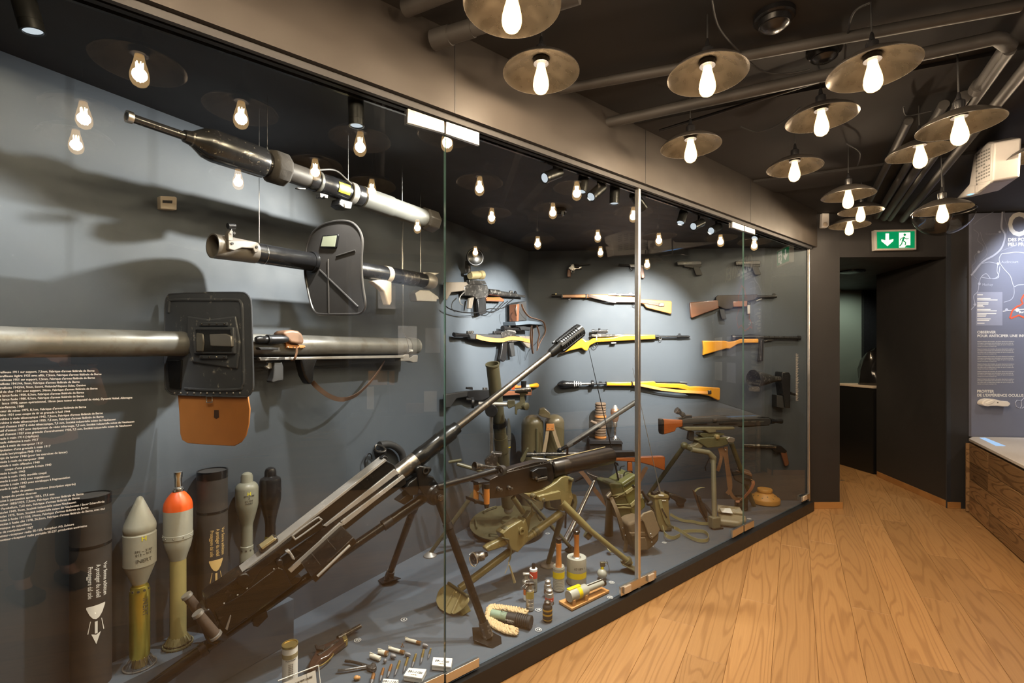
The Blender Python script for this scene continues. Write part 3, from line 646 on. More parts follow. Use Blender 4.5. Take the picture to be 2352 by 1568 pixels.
part(t, 'sling', m_strapd, M().ribbon(catmull([P3.hit(*KQ(q)[0], o) for q, o in (((925, 920), .0), ((1000, 1000), .02), ((1150, 1110), .03), ((1320, 1160), .035), ((1500, 1110), .03), ((1650, 985), .02), ((1760, 860), .0), ((1830, 760), -.02), ((1900, 640), -.03))], 6), [V((0, 0, 1))]*20+[V((.3, -.3, .8))]*40, .024, .003), 'brown leather sling hanging in a loop')
part(t, 'rear_fitting', m_alu, plate(P3, KQ((2165, 555), (2230, 545), (2240, 600), (2300, 560), (2352, 560), (2352, 600), (2345, 655), (2290, 660), (2240, 640), (2120, 640), (2120, 600)), .03, -.02), bev=.003)
part(t, 'wire_loop', m_chrome, M().path([P3.hit(*KQ(q)[0], .05) for q in ((2150, 250), (2195, 330), (2225, 440), (2215, 520))], .0016, 6))
q = A3.pt(KX(2150)); steel_line(t, V((q.x, q.y, CTOP)), q+V((0, 0, .06)))
# peg that carries it on the wall
for px_ in (-20, 640): part(t, 'wall_peg', m_gun, M().rod(A3.pt(px_), A3.pt(px_)-BK.n*.131, .012))
# ------------------------------------------------------------------ LEDGE WITH SHELLS AND TUBES
LZ = .303
lend = BK.hit(674, 1473, .174); aend = (lend-B0).dot(BK.u)
ledge = struct('trim_6', m_casefloor, M().prism([BK.loc(a, CZ+.003, o) for a, o in ((-1.3, .0), (aend, .0), (aend, .176), (-1.3, .176))], (0, 0, -1), LZ-CZ-.003))
def onledge(px, o):
    s = (px-CX)/FPX; q = BK.p+BK.n*o; u = BK.u
    k = (s*q.y-q.x)/(u.x-s*u.y); r = q+u*k; return V((r.x, r.y, LZ))
def ypx(c, y): return HC-(y-CY)*c.y/FPX        # height of picture row y at this distance
def shell(px, o, crop, prof, name, label, cat, m, n=28, group='shells on the ledge'):
    """prof: rows (picture y in crop units, radius)"""
    x0, y0, s = crop; c = onledge(px, o); t = thing(name, label, cat, c, group)
    H = lambda y: ypx(c, y0+y/s)-LZ
    return t, c, H
CA = (130, 1040, 2.969)
UP = V((0, 0, 1))
m_brassy = mat('yellow anodised brass', (.62, .54, .12), .30, metal=.85, var=.08)
m_orange = mat('signal orange paint', (.80, .115, .02), .38, var=.05, coat=.3)
m_khaki = mat('khaki tube paint', (.30, .25, .10), .5, var=.06)
m_card = mat('black cardboard tube', (.034, .031, .030), .6, var=.25, scale=8, stretch=(1, 1, 3))
m_gold = mat('gold print', (.62, .42, .17), .5, var=.1)
m_finj = mat('brass fin steel', (.42, .38, .22), .4, metal=.6, var=.15)
m_inkd = mat('dark ink', (.06, .06, .055), .6)
m_inky = mat('yellow ink', (.72, .66, .05), .6)
m_shade2 = mat('grey tail paint', (.20, .20, .17), .45, var=.05)
def fins(t, c, z0, z1, r0, r1, n, m):
    mb = M()
    for k in range(n):
        a = 2*PI*k/n; e = V((math.cos(a), math.sin(a), 0)); g = V((-e.y, e.x, 0))
        mb.prism([c+UP*z0+e*(r1-.004)-g*.0008, c+UP*z0+e*(r1+.0015)-g*.0008, c+UP*(z0+.012)+e*(r1+.0015)-g*.0008, c+UP*z1+e*(r0+.002)-g*.0008, c+UP*z1+e*(r0-.004)-g*.0008], -g, .0016)
    part(t, 'fin', m, mb, kind='stuff')
def toward(c): q = CAM-c; q.z = 0; return q.normalized()
def holes(t, c, z, r, n, rad=.0045):
    for k in range(n):
        a = 2*PI*k/n+.2; e = V((math.cos(a), math.sin(a), 0))
        if e.dot(toward(c)) > -.1: part(t, 'vent_hole', m_inkd, M().lathe(c+UP*z+e*(r-.002), e, [(0, rad), (.0026, rad)], 10))
# pale pointed rocket
t, c, H = shell(321, .115, CA, 0, 'inert_rocket', 'pale grey pointed rocket with yellow brass body, standing on the ledge', 'rocket', m_ggrey)
part(t, 'nose', m_ggrey, M().lathe(c, UP, [(H(534), .049), (H(528), .0515), (H(500), .0525), (H(480), .0505), (H(320), .0135), (H(302), .009), (H(294), .003)], 36))
part(t, 'body', m_ggrey, M().lathe(c, UP, [(H(885), .024), (H(770), .048), (H(757), .050), (H(752), .0525), (H(544), .0525), (H(538), .050), (H(534), .049)], 36))
part(t, 'neck', m_brassy, M().lathe(c, UP, [(H(950), .0325), (H(935), .0325), (H(905), .028), (H(900), .024), (H(880), .0235)], 28)); holes(t, c, H(925), .0315, 10)
part(t, 'motor', m_brassy, M().lathe(c, UP, [(H(1385), .030), (H(1365), .0325), (H(950), .0325)], 32), 'yellow brass motor tube')
fins(t, c, H(1470), H(1375), .028, .053, 14, m_chrome)
part(t, 'fin_ring', m_alu, M().lathe(c, UP, [(.006, .050), (.006, .054), (H(1440), .054), (H(1440), .050)], 32, False))
part(t, 'nozzle', m_brz, M().lathe(c, UP, [(.001, .024), (H(1380), .029)], 20))
F = toward(c)
wraptext(t, 'serial_print', '591 – 3187\n012 – 91T', .0125, c, UP, .0525, .25, H(650), m_inkd, F, False)
wraptext(t, 'inert_print', 'INERT', .019, c, UP, .0525, .25, H(718), m_inkd, F, False)
wraptext(t, 'letter_mark', 'H', .024, c, UP, .0525, .25, H(575), m_inky, F, False, True)
wraptext(t, 'motor_print', 'INERT', .026, c, UP, .0325, .3, H(1035), m_inkd, F, True)
# orange-headed rocket
t, c, H = shell(409, .10, CA, 0, 'practice_rocket', 'grey rocket with bright orange shoulder and steel fuse, on the ledge', 'rocket', m_ggrey)
part(t, 'fuse', m_chrome, M().lathe(c, UP, [(H(262), .018), (H(258), .021), (H(245), .021), (H(242), .016), (H(235), .0185), (H(228), .013), (H(170), .013), (H(165), .015), (H(128), .0155), (H(126), .013)], 24))
part(t, 'orange_head', m_orange, M().lathe(c, UP, [(H(382), .0515), (H(355), .051), (H(330), .048), (H(300), .039), (H(275), .028), (H(260), .019)], 36), 'bright orange painted shoulder')
part(t, 'body', m_ggrey, M().lathe(c, UP, [(H(722), .0285), (H(690), .034), (H(640), .044), (H(600), .049), (H(575), .050), (H(572), .0525), (H(545), .0525), (H(543), .051), (H(382), .0515)], 36))
for k in range(10):
    e = V((math.cos(k*PI/5), math.sin(k*PI/5), 0))
    if e.dot(toward(c)) > 0: part(t, 'rivet', m_chrome, M().ball(c+UP*H(557)+e*.0525, .0028, 6))
part(t, 'tail_tube', m_khaki, M().lathe(c, UP, [(H(1250), .030), (H(1235), .029), (H(735), .0285), (H(722), .0280)], 28), 'khaki tail tube')
part(t, 'tail_cone', m_finj, M().lathe(c, UP, [(H(1325), .052), (H(1245), .031)], 28)); fins(t, c, H(1330), H(1240), .031, .053, 18, m_finj)
part(t, 'fin_ring', m_finj, M().lathe(c, UP, [(.012, .050), (.012, .0535), (H(1300), .0535), (H(1300), .050)], 32, False))
part(t, 'foot_teeth', m_gunw, M().lathe(c, UP, [(.001, .046), (.016, .048)], 24))
# tall dark tubes with printing
def cardtube(px, o, topy, r, label, m_txt, crop, ty, iy, isc):
    c = onledge(px, o); h = ypx(c, topy)-LZ; t = thing('storage_tube', label, 'tube', c, 'dark cardboard tubes on the ledge'); F = toward(c)
    part(t, 'tube_wall', m_card, M().lathe(c, UP, [(0, r-.003), (0, r), (h, r)], 40))
    part(t, 'lid', m_black, M().lathe(c, UP, [(h-.03, r+.0008), (h+.004, r+.001), (h+.004, r-.004), (h-.006, r-.006)], 40))
    q = part(t, 'lid_label', m_print, M().lathe(c, UP, [(h-.005, r*.68), (h-.0042, r*.68)], 24), 'white paper disc on the lid')
    part(t, 'tape_seam', m_black, M().lathe(c, UP, [(h*.74, r), (h*.74, r+.0008), (h*.755, r+.0008), (h*.755, r)], 40, False))
    zt = ypx(c, ty)-LZ
    a0 = .24
    for k, s_ in enumerate(('Vor Sonne schützen', 'A protéger du soleil', 'Proteggere dal sole')):
        wraptext(t, 'warning_print', s_, .0200*isc, c, UP, r, a0+.38-k*.38, zt, m_txt, F, True, False, .76)
    zi = ypx(c, iy)-LZ; mb = M()
    def flat(pts): mb.add([c+UP*(zi+y*isc)+(F*math.cos(a0+x*isc/r)+UP.cross(F)*math.sin(a0+x*isc/r))*(r+.0012) for x, y in pts], [tuple(range(len(pts)))])
    for k in range(6):
        x0, x1 = -.028+k*.056/6, -.028+(k+1)*.056/6; f_ = lambda x: -.052*(1-(x/.03)**2)
        flat([(x0, .0), (x0, f_(x0)), (x1, f_(x1)), (x1, .0)])
    flat([(-.004, -.06), (-.004, -.105), (.004, -.105), (.004, -.06)]); flat([(-.014, -.103), (0, -.145), (0, -.110)]); flat([(.014, -.103), (0, -.110), (0, -.145)])
    flat([(-.017, -.055), (-.025, -.1), (-.022, -.1), (-.015, -.055)]); flat([(.017, -.055), (.015, -.055), (.022, -.1), (.025, -.1)])
    part(t, 'rocket_print', m_txt, mb, 'printed rocket symbol')
cardtube(209, .080, 1138, .0585, 'wide black cardboard tube with pale printing, beside the text on the glass', m_print, CA, 1325, 1378, .95)
cardtube(488, .075, 1081, .0585, 'black cardboard tube with golden printing, between the orange rocket and the grey one', m_gold, CA, 1238, 1276, .95)
# two slim bulbous rockets
t, c, H = shell(567, .075, CA, 0, 'slim_rocket', 'slim grey rocket with rounded top and a yellow letter, on the ledge', 'rocket', m_ggrey)
m_gg3 = mat('olive grey shell paint', (.215, .215, .17), .38, var=.05, coat=.2)
BODY = [(800, .0300), (682, .0300), (668, .0275), (632, .0275), (628, .0245), (500, .0245), (480, .0262), (440, .034), (380, .0445), (350, .048), (240, .0485), (222, .0455), (206, .037), (198, .027), (192, .0255), (160, .0252), (142, .021), (132, .011), (129, .002)]
part(t, 'body', m_gg3, M().lathe(c, UP, [(.05, .0300)]+[(H(y), r) for y, r in BODY], 36)); holes(t, c, H(655), .0275, 9)
part(t, 'tail', m_shade2, M().lathe(c, UP, [(0, .048), (.012, .05), (.03, .047), (.052, .031)], 28)); F = toward(c)
wraptext(t, 'serial_print', '591-3188\nΛ\n01-75T\nINERT', .0115, c, UP, .0485, .2, H(285), m_inkd, F, False)
wraptext(t, 'letter_mark', 'H', .022, c, UP, .0485, .2, H(275), m_inky, F, False, True)
t, c, H = shell(621, .075, CA, 0, 'slim_rocket', 'slim glossy black rocket with rounded top, behind the big gun', 'rocket', m_blk)
part(t, 'body', m_black, M().lathe(c, UP, [(H(566), .0235), (H(480), .0235), (H(440), .028), (H(380), .038), (H(320), .0475), (H(250), .049), (H(246), .048), (H(190), .048), (H(172), .044), (H(160), .030), (H(155), .0265), (H(125), .026), (H(105), .020), (H(97), .009), (H(95), .002)], 36))
part(t, 'brass_ring', m_brassy, M().lathe(c, UP, [(H(612), .029), (H(590), .029), (H(578), .026), (H(562), .024)], 28)); holes(t, c, H(598), .029, 9)
part(t, 'tail', m_black, M().lathe(c, UP, [(0, .048), (.012, .05), (.03, .047), (.05, .031), (H(612), .0295)], 28))
# ------------------------------------------------------------------ ANTI-TANK GUN ON ITS TRIPOD
m_pgun = mat('parkerised gun steel', (.016, .0155, .0155), .24, metal=.5, var=.2, scale=12, wear=(.05, .045, .042), wearamt=.28, wscale=18)
m_pbar = mat('worn barrel steel', (.13, .115, .10), .30, metal=.85, var=.35, scale=7, wear=(.30, .27, .24), wearamt=.45, stretch=(1, 1, 1), wscale=10)
m_rail = mat('polished gun rail', (.40, .385, .37), .24, metal=.35, var=.2, scale=20)
m_cordw = mat('brown cord winding', (.085, .06, .045), .75, var=.3, scale=90, bump=.3)
GUNP = GL.off(-.48)
BQ = lambda *p: cr(350, 1000, 2.76, p)
UQ = lambda *p: cr(600, 1040, 5.228, p)
DQ = lambda *p: cr(850, 980, 3.015, p)
QQ = lambda *p: cr(1220, 640, 6.918, p)
GA = Ax(GUNP, (931, 1075), (1325, 764))
g = thing('anti_tank_gun', 'long dark anti-tank gun rising from the ledge end to a ribbed muzzle, on a tripod', 'gun', GUNP.hit(985, 1126))
gup = GA.d.cross(GUNP.n); gup = gup if gup.z > 0 else -gup
def gp(name, px, o1, o0, m=None, par=None, bev=.003, label=None, seg=2): return part(par or g, name, m or m_pgun, plate(GUNP, px, o1, o0), label, bev, seg)
part(g, 'barrel', m_pbar, GA.lathe([(1040, .0225), (1055, .021), (1240, .019), (1280, .020)], 28))
part(g, 'barrel_jacket', m_pgun, GA.lathe([(905, .040), (912, .043), (960, .044), (962, .046), (975, .046), (977, .044), (1005, .0445), (1007, .0465), (1012, .0465), (1014, .0445), (1036, .044), (1040, .036), (1050, .034), (1052, .024)], 36))
part(g, 'jacket_sleeve', m_pbar, GA.lathe([(908, .0435), (950, .0445), (955, .0440)], 32))
mb = M(); x = 1278
prof = [(1262, .021), (1266, .030), (1280, .034), (1284, .046)]
xs = 1286
while xs < 1322: prof += [(xs, .050), (xs+1.6, .050), (xs+1.7, .040), (xs+3.2, .040), (xs+3.3, .050)]; xs += 4.6
prof += [(1323, .050), (1331, .049), (1332, .030)]
br = part(g, 'muzzle_brake', m_pgun, GA.lathe(prof, 32), 'ribbed cylindrical muzzle brake')
for k in (0.35, -.55, 2.2, -2.4, 1.3):
    e = GUNP.n*math.cos(k)+gup*math.sin(k)
    part(br, 'brake_rib', m_gun, M().box(GA.pt(1305)+e*.047, GA.t(1331)-GA.t(1283), .016, .010, GA.d, GA.d.cross(e)), bev=.002)
# receiver: layered side plates
gp('receiver', BQ((330, 1045), (600, 855), (805, 762), (838, 842), (892, 955), (640, 1140), (440, 1285), (375, 1270), (350, 1180)), .052, -.052, bev=.007, seg=3)
gp('receiver_cover', BQ((392, 1110), (560, 1012), (795, 835), (830, 850), (884, 955), (640, 1125), (470, 1240), (430, 1200)), .056, .04, bev=.003)
gp('receiver_top', BQ((345, 1020), (560, 880), (600, 910), (400, 1060)), .030, -.030, m_pgun)
for q in ((365, 1022), (385, 1040)):
    a = GUNP.hit(*BQ(q)[0], .03); b_ = GUNP.hit(*BQ((q[0]+95, q[1]-65))[0], .03); part(g, 'top_rod', m_brz, M().rod(a, b_, .0035, n=8))
for q in ((455, 1063), (540, 1010), (600, 968), (740, 880), (770, 845), (800, 838)):
    part(g, 'rivet', m_rail, M().ball(GUNP.hit(*BQ(q)[0], .053), .0032, 6))
gp('cradle', BQ((810, 845), (1200, 560), (1570, 262), (1605, 268), (1612, 305), (1420, 445), (1225, 600), (905, 895), (870, 925)), .045, -.045)
gp('cover', BQ((548, 885), (1480, 158), (1532, 185), (1560, 240), (1080, 590), (900, 700), (610, 930)), .032, -.040)
gp('top_rail', BQ((543, 885), (1478, 148), (1486, 160), (550, 899)), .036, -.036, m_rail, bev=.001)
gp('guide_rail', BQ((1085, 572), (1537, 212), (1562, 236), (1115, 580)), .040, .02, m_rail, bev=.001)
gp('guide_rail', BQ((1195, 547), (1588, 250), (1603, 264), (1215, 568)), .050, .03, m_rail, bev=.001)
gp('guide_rail', BQ((860, 850), (1190, 552), (1215, 562), (880, 870)), .050, .03, m_rail, bev=.001)
gp('groove', BQ((905, 722), (1562, 242), (1580, 252), (1195, 535), (960, 748)), .0415, .03, m_black, bev=.0)
gp('carriage', BQ((548, 905), (880, 655), (1065, 515), (1085, 540), (1080, 585), (900, 705), (690, 850), (640, 935), (575, 968), (545, 948)), .055, .02, bev=.004)
sl = [GUNP.hit(*q, .057) for q in BQ((895, 645), (900, 625), (1040, 525), (1060, 527), (1064, 545), (920, 650), (903, 655))]
part(g, 'charging_slot', m_rail, M().path(catmull(sl+[sl[0]], 3), .0042, 8), 'bright rimmed oval slot')
part(g, 'pivot_boss', m_pgun, M().lathe(GUNP.hit(*BQ((572, 905))[0], .05), GUNP.n, [(0, .024), (.012, .024), (.016, .020), (.016, .010), (.020, .010)], 24))
gp('latch', BQ((845, 740), (870, 725), (900, 770), (905, 790), (885, 785), (870, 755)), .075, .04, m_rail, bev=.003)
part(g, 'latch_knob', m_gun, M().lathe(GUNP.hit(*BQ((800, 795))[0], .05), GUNP.n, [(0, .012), (.018, .013), (.022, .010)], 16))
gp('rear_sight', BQ((675, 720), (780, 645), (800, 655), (798, 690), (730, 750), (690, 740)), .02, -.03, m_gunw)
gp('sight_plate', BQ((690, 712), (775, 650), (785, 660), (700, 722)), .025, -.02, m_brz, bev=.001)
gp('front_sight', BQ((1450, 145), (1475, 125), (1495, 140), (1490, 160), (1465, 175)), .015, -.015, m_gun)
gp('lower_plate', BQ((620, 1150), (900, 950), (930, 930), (950, 900), (905, 900), (640, 1120)), .035, -.035)
gp('bottom_block', BQ((640, 1160), (725, 1110), (735, 1150), (670, 1215), (640, 1210)), .03, -.03)
# magazine sticking out of the near side
T1 = GUNP.hit(*UQ((468, 1312))[0], .045); T2 = GUNP.hit(*UQ((958, 862))[0], .045); N_ = GUNP.n
du = (T2-T1).normalized(); dn = N_; nn = du.cross(dn); nn = nn if nn.z > 0 else -nn
top = [T1, T2, T2+dn*.150-V((0, 0, .012)), T1+dn*.150-V((0, 0, .012))]
mg = part(g, 'magazine', m_pgun, M().prism(top, nn, .034), 'flat box magazine sticking out towards the glass', bev=.004)
part(mg, 'magazine_lip', m_rail, M().rod(top[2]-nn*.017-du*.03, top[3]-nn*.017+du*.02, .006, n=10))
for k in (.25, .62):
    a = T1.lerp(T2, k); part(mg, 'magazine_seam', m_gunw, M().rod(a+nn*.0005+dn*.01, a+dn*.13-V((0, 0, .0105))+nn*.0005, .0016, n=6))
for k in range(4): part(mg, 'magazine_hole', m_black, M().lathe(T1+du*.022+dn*(.03+k*.026)-V((0, 0, .0025+k*.002)), nn, [(0, .0045), (.001, .0045)], 10))
# grips
AQ = lambda *p: cr(130, 1040, 2.969, p)
for o, p, q in ((.085, (965, 1098), (1082, 1240)), (-.075, (890, 975), (1002, 1120))):
    a = GUNP.hit(*AQ(p)[0], o); b_ = GUNP.hit(*AQ(q)[0], o)
    gr = part(g, 'grip', m_cordw, M().lathe(a, b_-a, [(0, .017), ((b_-a).length, .019)], 20), 'cord wound vertical hand grip')
    d = (b_-a).normalized()
    part(gr, 'grip_cap', m_alu, M().lathe(a-d*.008, d, [(0, .010), (0, .019), (.012, .0205), (.014, .017)], 20))
    part(gr, 'grip_ring', m_alu, M().lathe(b_-d*.004, d, [(0, .019), (.002, .0225), (.012, .0225), (.014, .017)], 20))
    part(gr, 'grip_bracket', m_pgun, M().rod(b_+d*.005, GUNP.hit(*AQ((1140, 1260))[0], o*.5), .014, n=10))
gp('trigger_lever', AQ((1150, 1200), (1185, 1105), (1192, 1110), (1165, 1210)), .06, .05, m_alu, bev=.001)
part(g, 'rear_plate', m_pgun, plate(GUNP, AQ((990, 1100), (1040, 1060), (1075, 1110), (1110, 1210), (1150, 1270), (1090, 1320), (1030, 1300), (985, 1200)), .065, -.05), bev=.006)
# hub, trail and legs
hub = GUNP.hit(985, 1130)
part(g, 'hub', m_pgun, M().lathe(hub-N_*.09, N_, [(0, .05), (.16, .052), (.17, .044), (.185, .044), (.19, .034), (.205, .034)], 32))
part(g, 'hub_nut', m_gunw, M().lathe(hub+N_*.113, N_, [(0, .017), (.012, .017), (.013, .011), (.020, .011)], 6))
gp('hub_bracket', DQ((320, 290), (345, 268), (425, 280), (432, 300), (400, 340), (440, 345), (480, 400), (500, 450), (380, 480), (340, 420), (330, 350)), .06, -.06, bev=.008, seg=3)
part(g, 'bracket_eye', m_gunw, M().lathe(GUNP.hit(*DQ((384, 303))[0], .06), N_, [(.0, .012), (.0, .017), (.006, .017), (.006, .012), (.001, .011)], 16, False))
gp('elevating_bracket', DQ((270, 390), (330, 345), (350, 400), (330, 470), (280, 480), (240, 440)), .05, -.05, bev=.006)
tr = Ax(GUNP, (985, 1150), (330, 1590))
gp('trail_clevis', BQ((1560, 420), (1650, 345), (1656, 400), (1600, 440)), .03, -.03, bev=.004)
a = GUNP.hit(975, 1142); b_ = GUNP.hit(470, 1489); c_ = GUNP.hit(300, 1612)
part(g, 'trail', m_pgun, M().rod(a, a.lerp(b_, .2), .026).rod(a.lerp(b_, .18), b_, .020, n=18).rod(b_, c_, .023, .024, n=18), 'long tubular rear trail')
part(g, 'trail_collar', m_gun, M().rod(a.lerp(b_, .19), a.lerp(b_, .235), .027, n=16).rod(b_.lerp(c_, -.03), b_.lerp(c_, .06), .027, n=16))
def leg(par, p, q, r, foot, nm='leg', m=m_pgun):
    d = (q-p).normalized(); L_ = part(par, nm, m, M().rod(p, q, r*1.1, r, n=16)); return L_
f1 = stand(1120, 1470); f2 = stand(893, 1335)
for f_, o in ((f1, .1), (f2, -.1)):
    s_ = hub+N_*o+V((0, 0, -.02)); e_ = f_+V((0, 0, .03))
    L_ = leg(g, s_, e_, .019, f_); d = (e_-s_).normalized(); hd = V((d.x, d.y, 0)).normalized(); hs = V((-hd.y, hd.x, 0))
    part(L_, 'foot_spade', m_pgun, M().prism([f_+hd*.075+hs*.0+V((0, 0, .004)), f_+hd*.05+hs*.05+V((0, 0, .003)), f_-hd*.05+hs*.058+V((0, 0, .024)), f_-hd*.085+V((0, 0, .045)), f_-hd*.05-hs*.058+V((0, 0, .024)), f_+hd*.05-hs*.05+V((0, 0, .003))], (0, 0, 1), .005), bev=.001)
    part(L_, 'foot_socket', m_gunw, M().rod(e_-d*.06, e_+V((0, 0, -.012)), .024, .030, n=14))
    part(L_, 'leg_collar', m_gun, M().rod(s_+d*.12, s_+d*.15, .025, n=14))
a = GUNP.hit(*DQ((470, 415))[0], .09); b_ = GUNP.hit(*DQ((880, 300))[0], .17)
ft = part(g, 'front_arm', m_black, M().rod(a, a.lerp(b_, .33), .019, n=16).rod(a.lerp(b_, .32), b_, .016, .019, n=16), 'black tube with a ring end')
part(ft, 'arm_ring', m_gunw, M().lathe(b_+V((.02, -.01, .0)), (-.5, -1, .1), [(-.02, .012), (-.02, .028), (.02, .028), (.02, .018), (-.01, .016)], 24, False))

# ------------------------------------------------------------------ WATER-COOLED MACHINE GUN
m_olive = mat('olive drab paint', (.165, .14, .06), .34, var=.12, scale=10, coat=.15, wear=(.42, .36, .22), wearamt=.30, wscale=22)
m_odark = mat('dark olive metal', (.085, .078, .042), .42, var=.15, scale=12)
m_mgb = mat('brown black gun body', (.030, .024, .020), .32, metal=.6, var=.2, scale=14)
m_wgrip = wood('orange wood grip', (.62, .235, .05), (.36, .11, .02), .32, rings=5, ax='Z', tint=.06, coat=.4)
FQ = lambda *p: cr(1000, 1000, 4.48, p)
MGP = GL.off(-.42); JA = Ax(MGP, FQ((1190, 345))[0], FQ((1810, 205))[0])
h = thing('machine_gun', 'brown water cooled machine gun with fat jacket and two orange grips on an olive tripod', 'gun', MGP.hit(1300, 1150))
def hp(name, px, o1, o0, m=None, label=None, bev=.003, seg=2, par=None): return part(par or h, name, m or m_mgb, plate(MGP, px, o1, o0), label, bev, seg)
FX = lambda x: 1000+x/4.48
part(h, 'water_jacket', m_mgb, JA.lathe([(FX(1180), .040), (FX(1190), .052), (FX(1196), .0555), (FX(1330), .055), (FX(1334), .0562), (FX(1346), .0562), (FX(1350), .055), (FX(1790), .0555), (FX(1800), .054), (FX(1803), .030), (FX(1825), .028)], 40), 'fat cylindrical water jacket')
part(h, 'jacket_rod', m_brz, M().rod(MGP.hit(*FQ((1150, 258))[0], .02), MGP.hit(*FQ((1745, 117))[0], .02), .0028, n=8))
part(h, 'muzzle_stub', m_gun, JA.lathe([(FX(1820), .020), (FX(1840), .020)], 16))
hp('receiver', FQ((560, 455), (700, 385), (1165, 275), (1200, 290), (1225, 420), (1190, 530), (700, 640), (565, 650), (550, 560)), .036, -.036, bev=.004)
hp('top_cover', FQ((690, 380), (820, 330), (1030, 270), (1165, 262), (1172, 292), (700, 402)), .030, -.030, bev=.004)
hp('sight_leaf', FQ((740, 350), (870, 318), (876, 328), (745, 362)), .012, -.012, m_gun, bev=.001)
hp('feed_block', FQ((1000, 370), (1060, 335), (1150, 330), (1160, 420), (1090, 415), (1050, 450), (1000, 440)), .06, .03, m_gun, bev=.004)
part(h, 'ejector_tube', m_gunw, M().rod(MGP.hit(*FQ((1040, 455))[0], .05), MGP.hit(*FQ((1140, 430))[0], .05), .012, n=16))
for q in ((640, 545), (750, 535), (1000, 425)): part(h, 'stud', m_gunw, M().lathe(MGP.hit(*FQ(q)[0], .036), MGP.n, [(0, .013), (.012, .012), (.016, .006), (.03, .005), (.036, .009), (.04, .003)], 14))
for x in (800, 850, 900, 1080, 1110): part(h, 'cover_screw', m_gunw, M().ball(MGP.hit(*FQ((x, 362-(x-700)*.235+16))[0], .031), .0035, 6))
part(h, 'filler_cap', m_chrome, M().rod(MGP.hit(*FQ((1185, 262))[0], .02), MGP.hit(*FQ((1185, 285))[0], .035), .008, n=12).path(catmull([MGP.hit(*FQ(q)[0], .045) for q in ((1150, 262), (1200, 268), (1205, 245))], 4), .002, 6))
for o, x, y0, y1 in ((.060, 527, 542, 700), (-.030, 419, 500, 655)):
    a = MGP.hit(*FQ((x, y0))[0], o); b_ = MGP.hit(*FQ((x, y1))[0], o)
    gr = part(h, 'grip', m_wgrip, M().lathe(a, b_-a, [(0, .0155), ((b_-a).length*.5, .0165), ((b_-a).length, .0155)], 18), 'orange wooden hand grip')
    part(gr, 'grip_cap', m_black, M().rod(a+V((0, 0, .024)), a, .0175, .0165, n=18)); part(gr, 'grip_foot', m_gun, M().rod(b_, b_-V((0, 0, .022)), .0165, .011, n=18))
hp('grip_frame', FQ((440, 480), (560, 470), (565, 500), (445, 505)), .05, -.04, m_gun); hp('grip_frame', FQ((405, 655), (545, 700), (560, 725), (480, 715), (405, 690)), .05, -.04, m_gun)
part(h, 'trigger_lever', m_chrome, M().path([MGP.hit(*FQ(q)[0], .01) for q in ((440, 575), (480, 610), (498, 650))], .004, 8))
part(h, 'horn_sight', m_gunw, M().rod(MGP.hit(*FQ((400, 315))[0], .0), MGP.hit(*FQ((545, 325))[0], .0), .024, .009, n=20, cap=False).rod(MGP.hit(*FQ((545, 325))[0], .0), MGP.hit(*FQ((640, 330))[0], .0), .009))
# tripod in olive paint
hp('cradle', FQ((930, 600), (1000, 595), (1110, 560), (1190, 520), (1250, 480), (1300, 430), (1350, 415), (1400, 428), (1415, 470), (1400, 560), (1420, 640), (1380, 760), (1310, 780), (1290, 660), (1250, 580), (1110, 600), (1010, 640), (1050, 690), (970, 640)), .055, -.055, m_olive, 'olive painted gun cradle', bev=.008, seg=3)
hp('elevating_box', FQ((1065, 630), (1080, 620), (1290, 570), (1295, 660), (1090, 685), (1070, 668)), .075, .02, m_olive, bev=.004)
for q in ((1090, 655), (1385, 450), (990, 615)): part(h, 'bolt', m_odark, M().lathe(MGP.hit(*FQ(q)[0], .056), MGP.n, [(0, .014), (.022, .013), (.026, .008)], 14))
hp('gear_arc', FQ((1400, 590), (1450, 610), (1465, 680), (1440, 790), (1415, 760), (1430, 690), (1410, 640)), .02, -.02, m_odark)
piv = MGP.hit(*FQ((1310, 800))[0], .0)
fR = stand(1449, 1312); fL = stand(1042, 1398); fB = stand(1259, 1299)
lr = part(h, 'leg', m_olive, M().rod(MGP.hit(*FQ((1300, 690))[0], .04), fR.lerp(MGP.hit(*FQ((1300, 690))[0], .04), .62), .025, .022, n=18).rod(fR.lerp(MGP.hit(*FQ((1300, 690))[0], .04), .63), fR+V((0, 0, .05)), .018, .018, n=18))
part(lr, 'leg_collar', m_odark, M().rod(fR.lerp(piv, .60), fR.lerp(piv, .66), .026, n=16)); part(lr, 'foot_ring', m_odark, M().rod(fR+V((-.03, 0, .075)), fR+V((-.02, 0, .06)), .033, n=18))
part(lr, 'foot_spade', m_odark, M().prism([fR+V(q) for q in ((-.06, -.03, .06), (.0, -.055, .035), (.05, -.05, .0), (.07, .0, .0), (.05, .05, .0), (.0, .055, .035), (-.06, .03, .06))], (.5, 0, .87), .006), bev=.001)
a = MGP.hit(*FQ((1285, 800))[0], .02); sL = fL+V((.03, 0.02, .10))
ll = part(h, 'leg', m_olive, M().rod(a, a.lerp(sL, .30), .0245, n=20).rod(a.lerp(sL, .29), sL, .0215, .0215, n=20), 'thick olive rear leg with worn paint')
part(ll, 'leg_collar', m_odark, M().rod(a.lerp(sL, .25), a.lerp(sL, .28), .028, n=16)); part(ll, 'leg_neck', m_brz, M().rod(sL, fL+V((.01, .0, .085)), .013, n=12))
SPD = Pl(fL+V((0, 0, .09)), (.82, -.57, 0), (.35, .55, .75))
CQ = lambda *p: cr(600, 1300, 3.92, p)
sp_o = CQ((1690, 158), (1780, 215), (1868, 285), (1845, 350), (1790, 400), (1740, 428), (1690, 428), (1645, 405), (1605, 380), (1578, 330), (1576, 285), (1600, 215), (1650, 170))
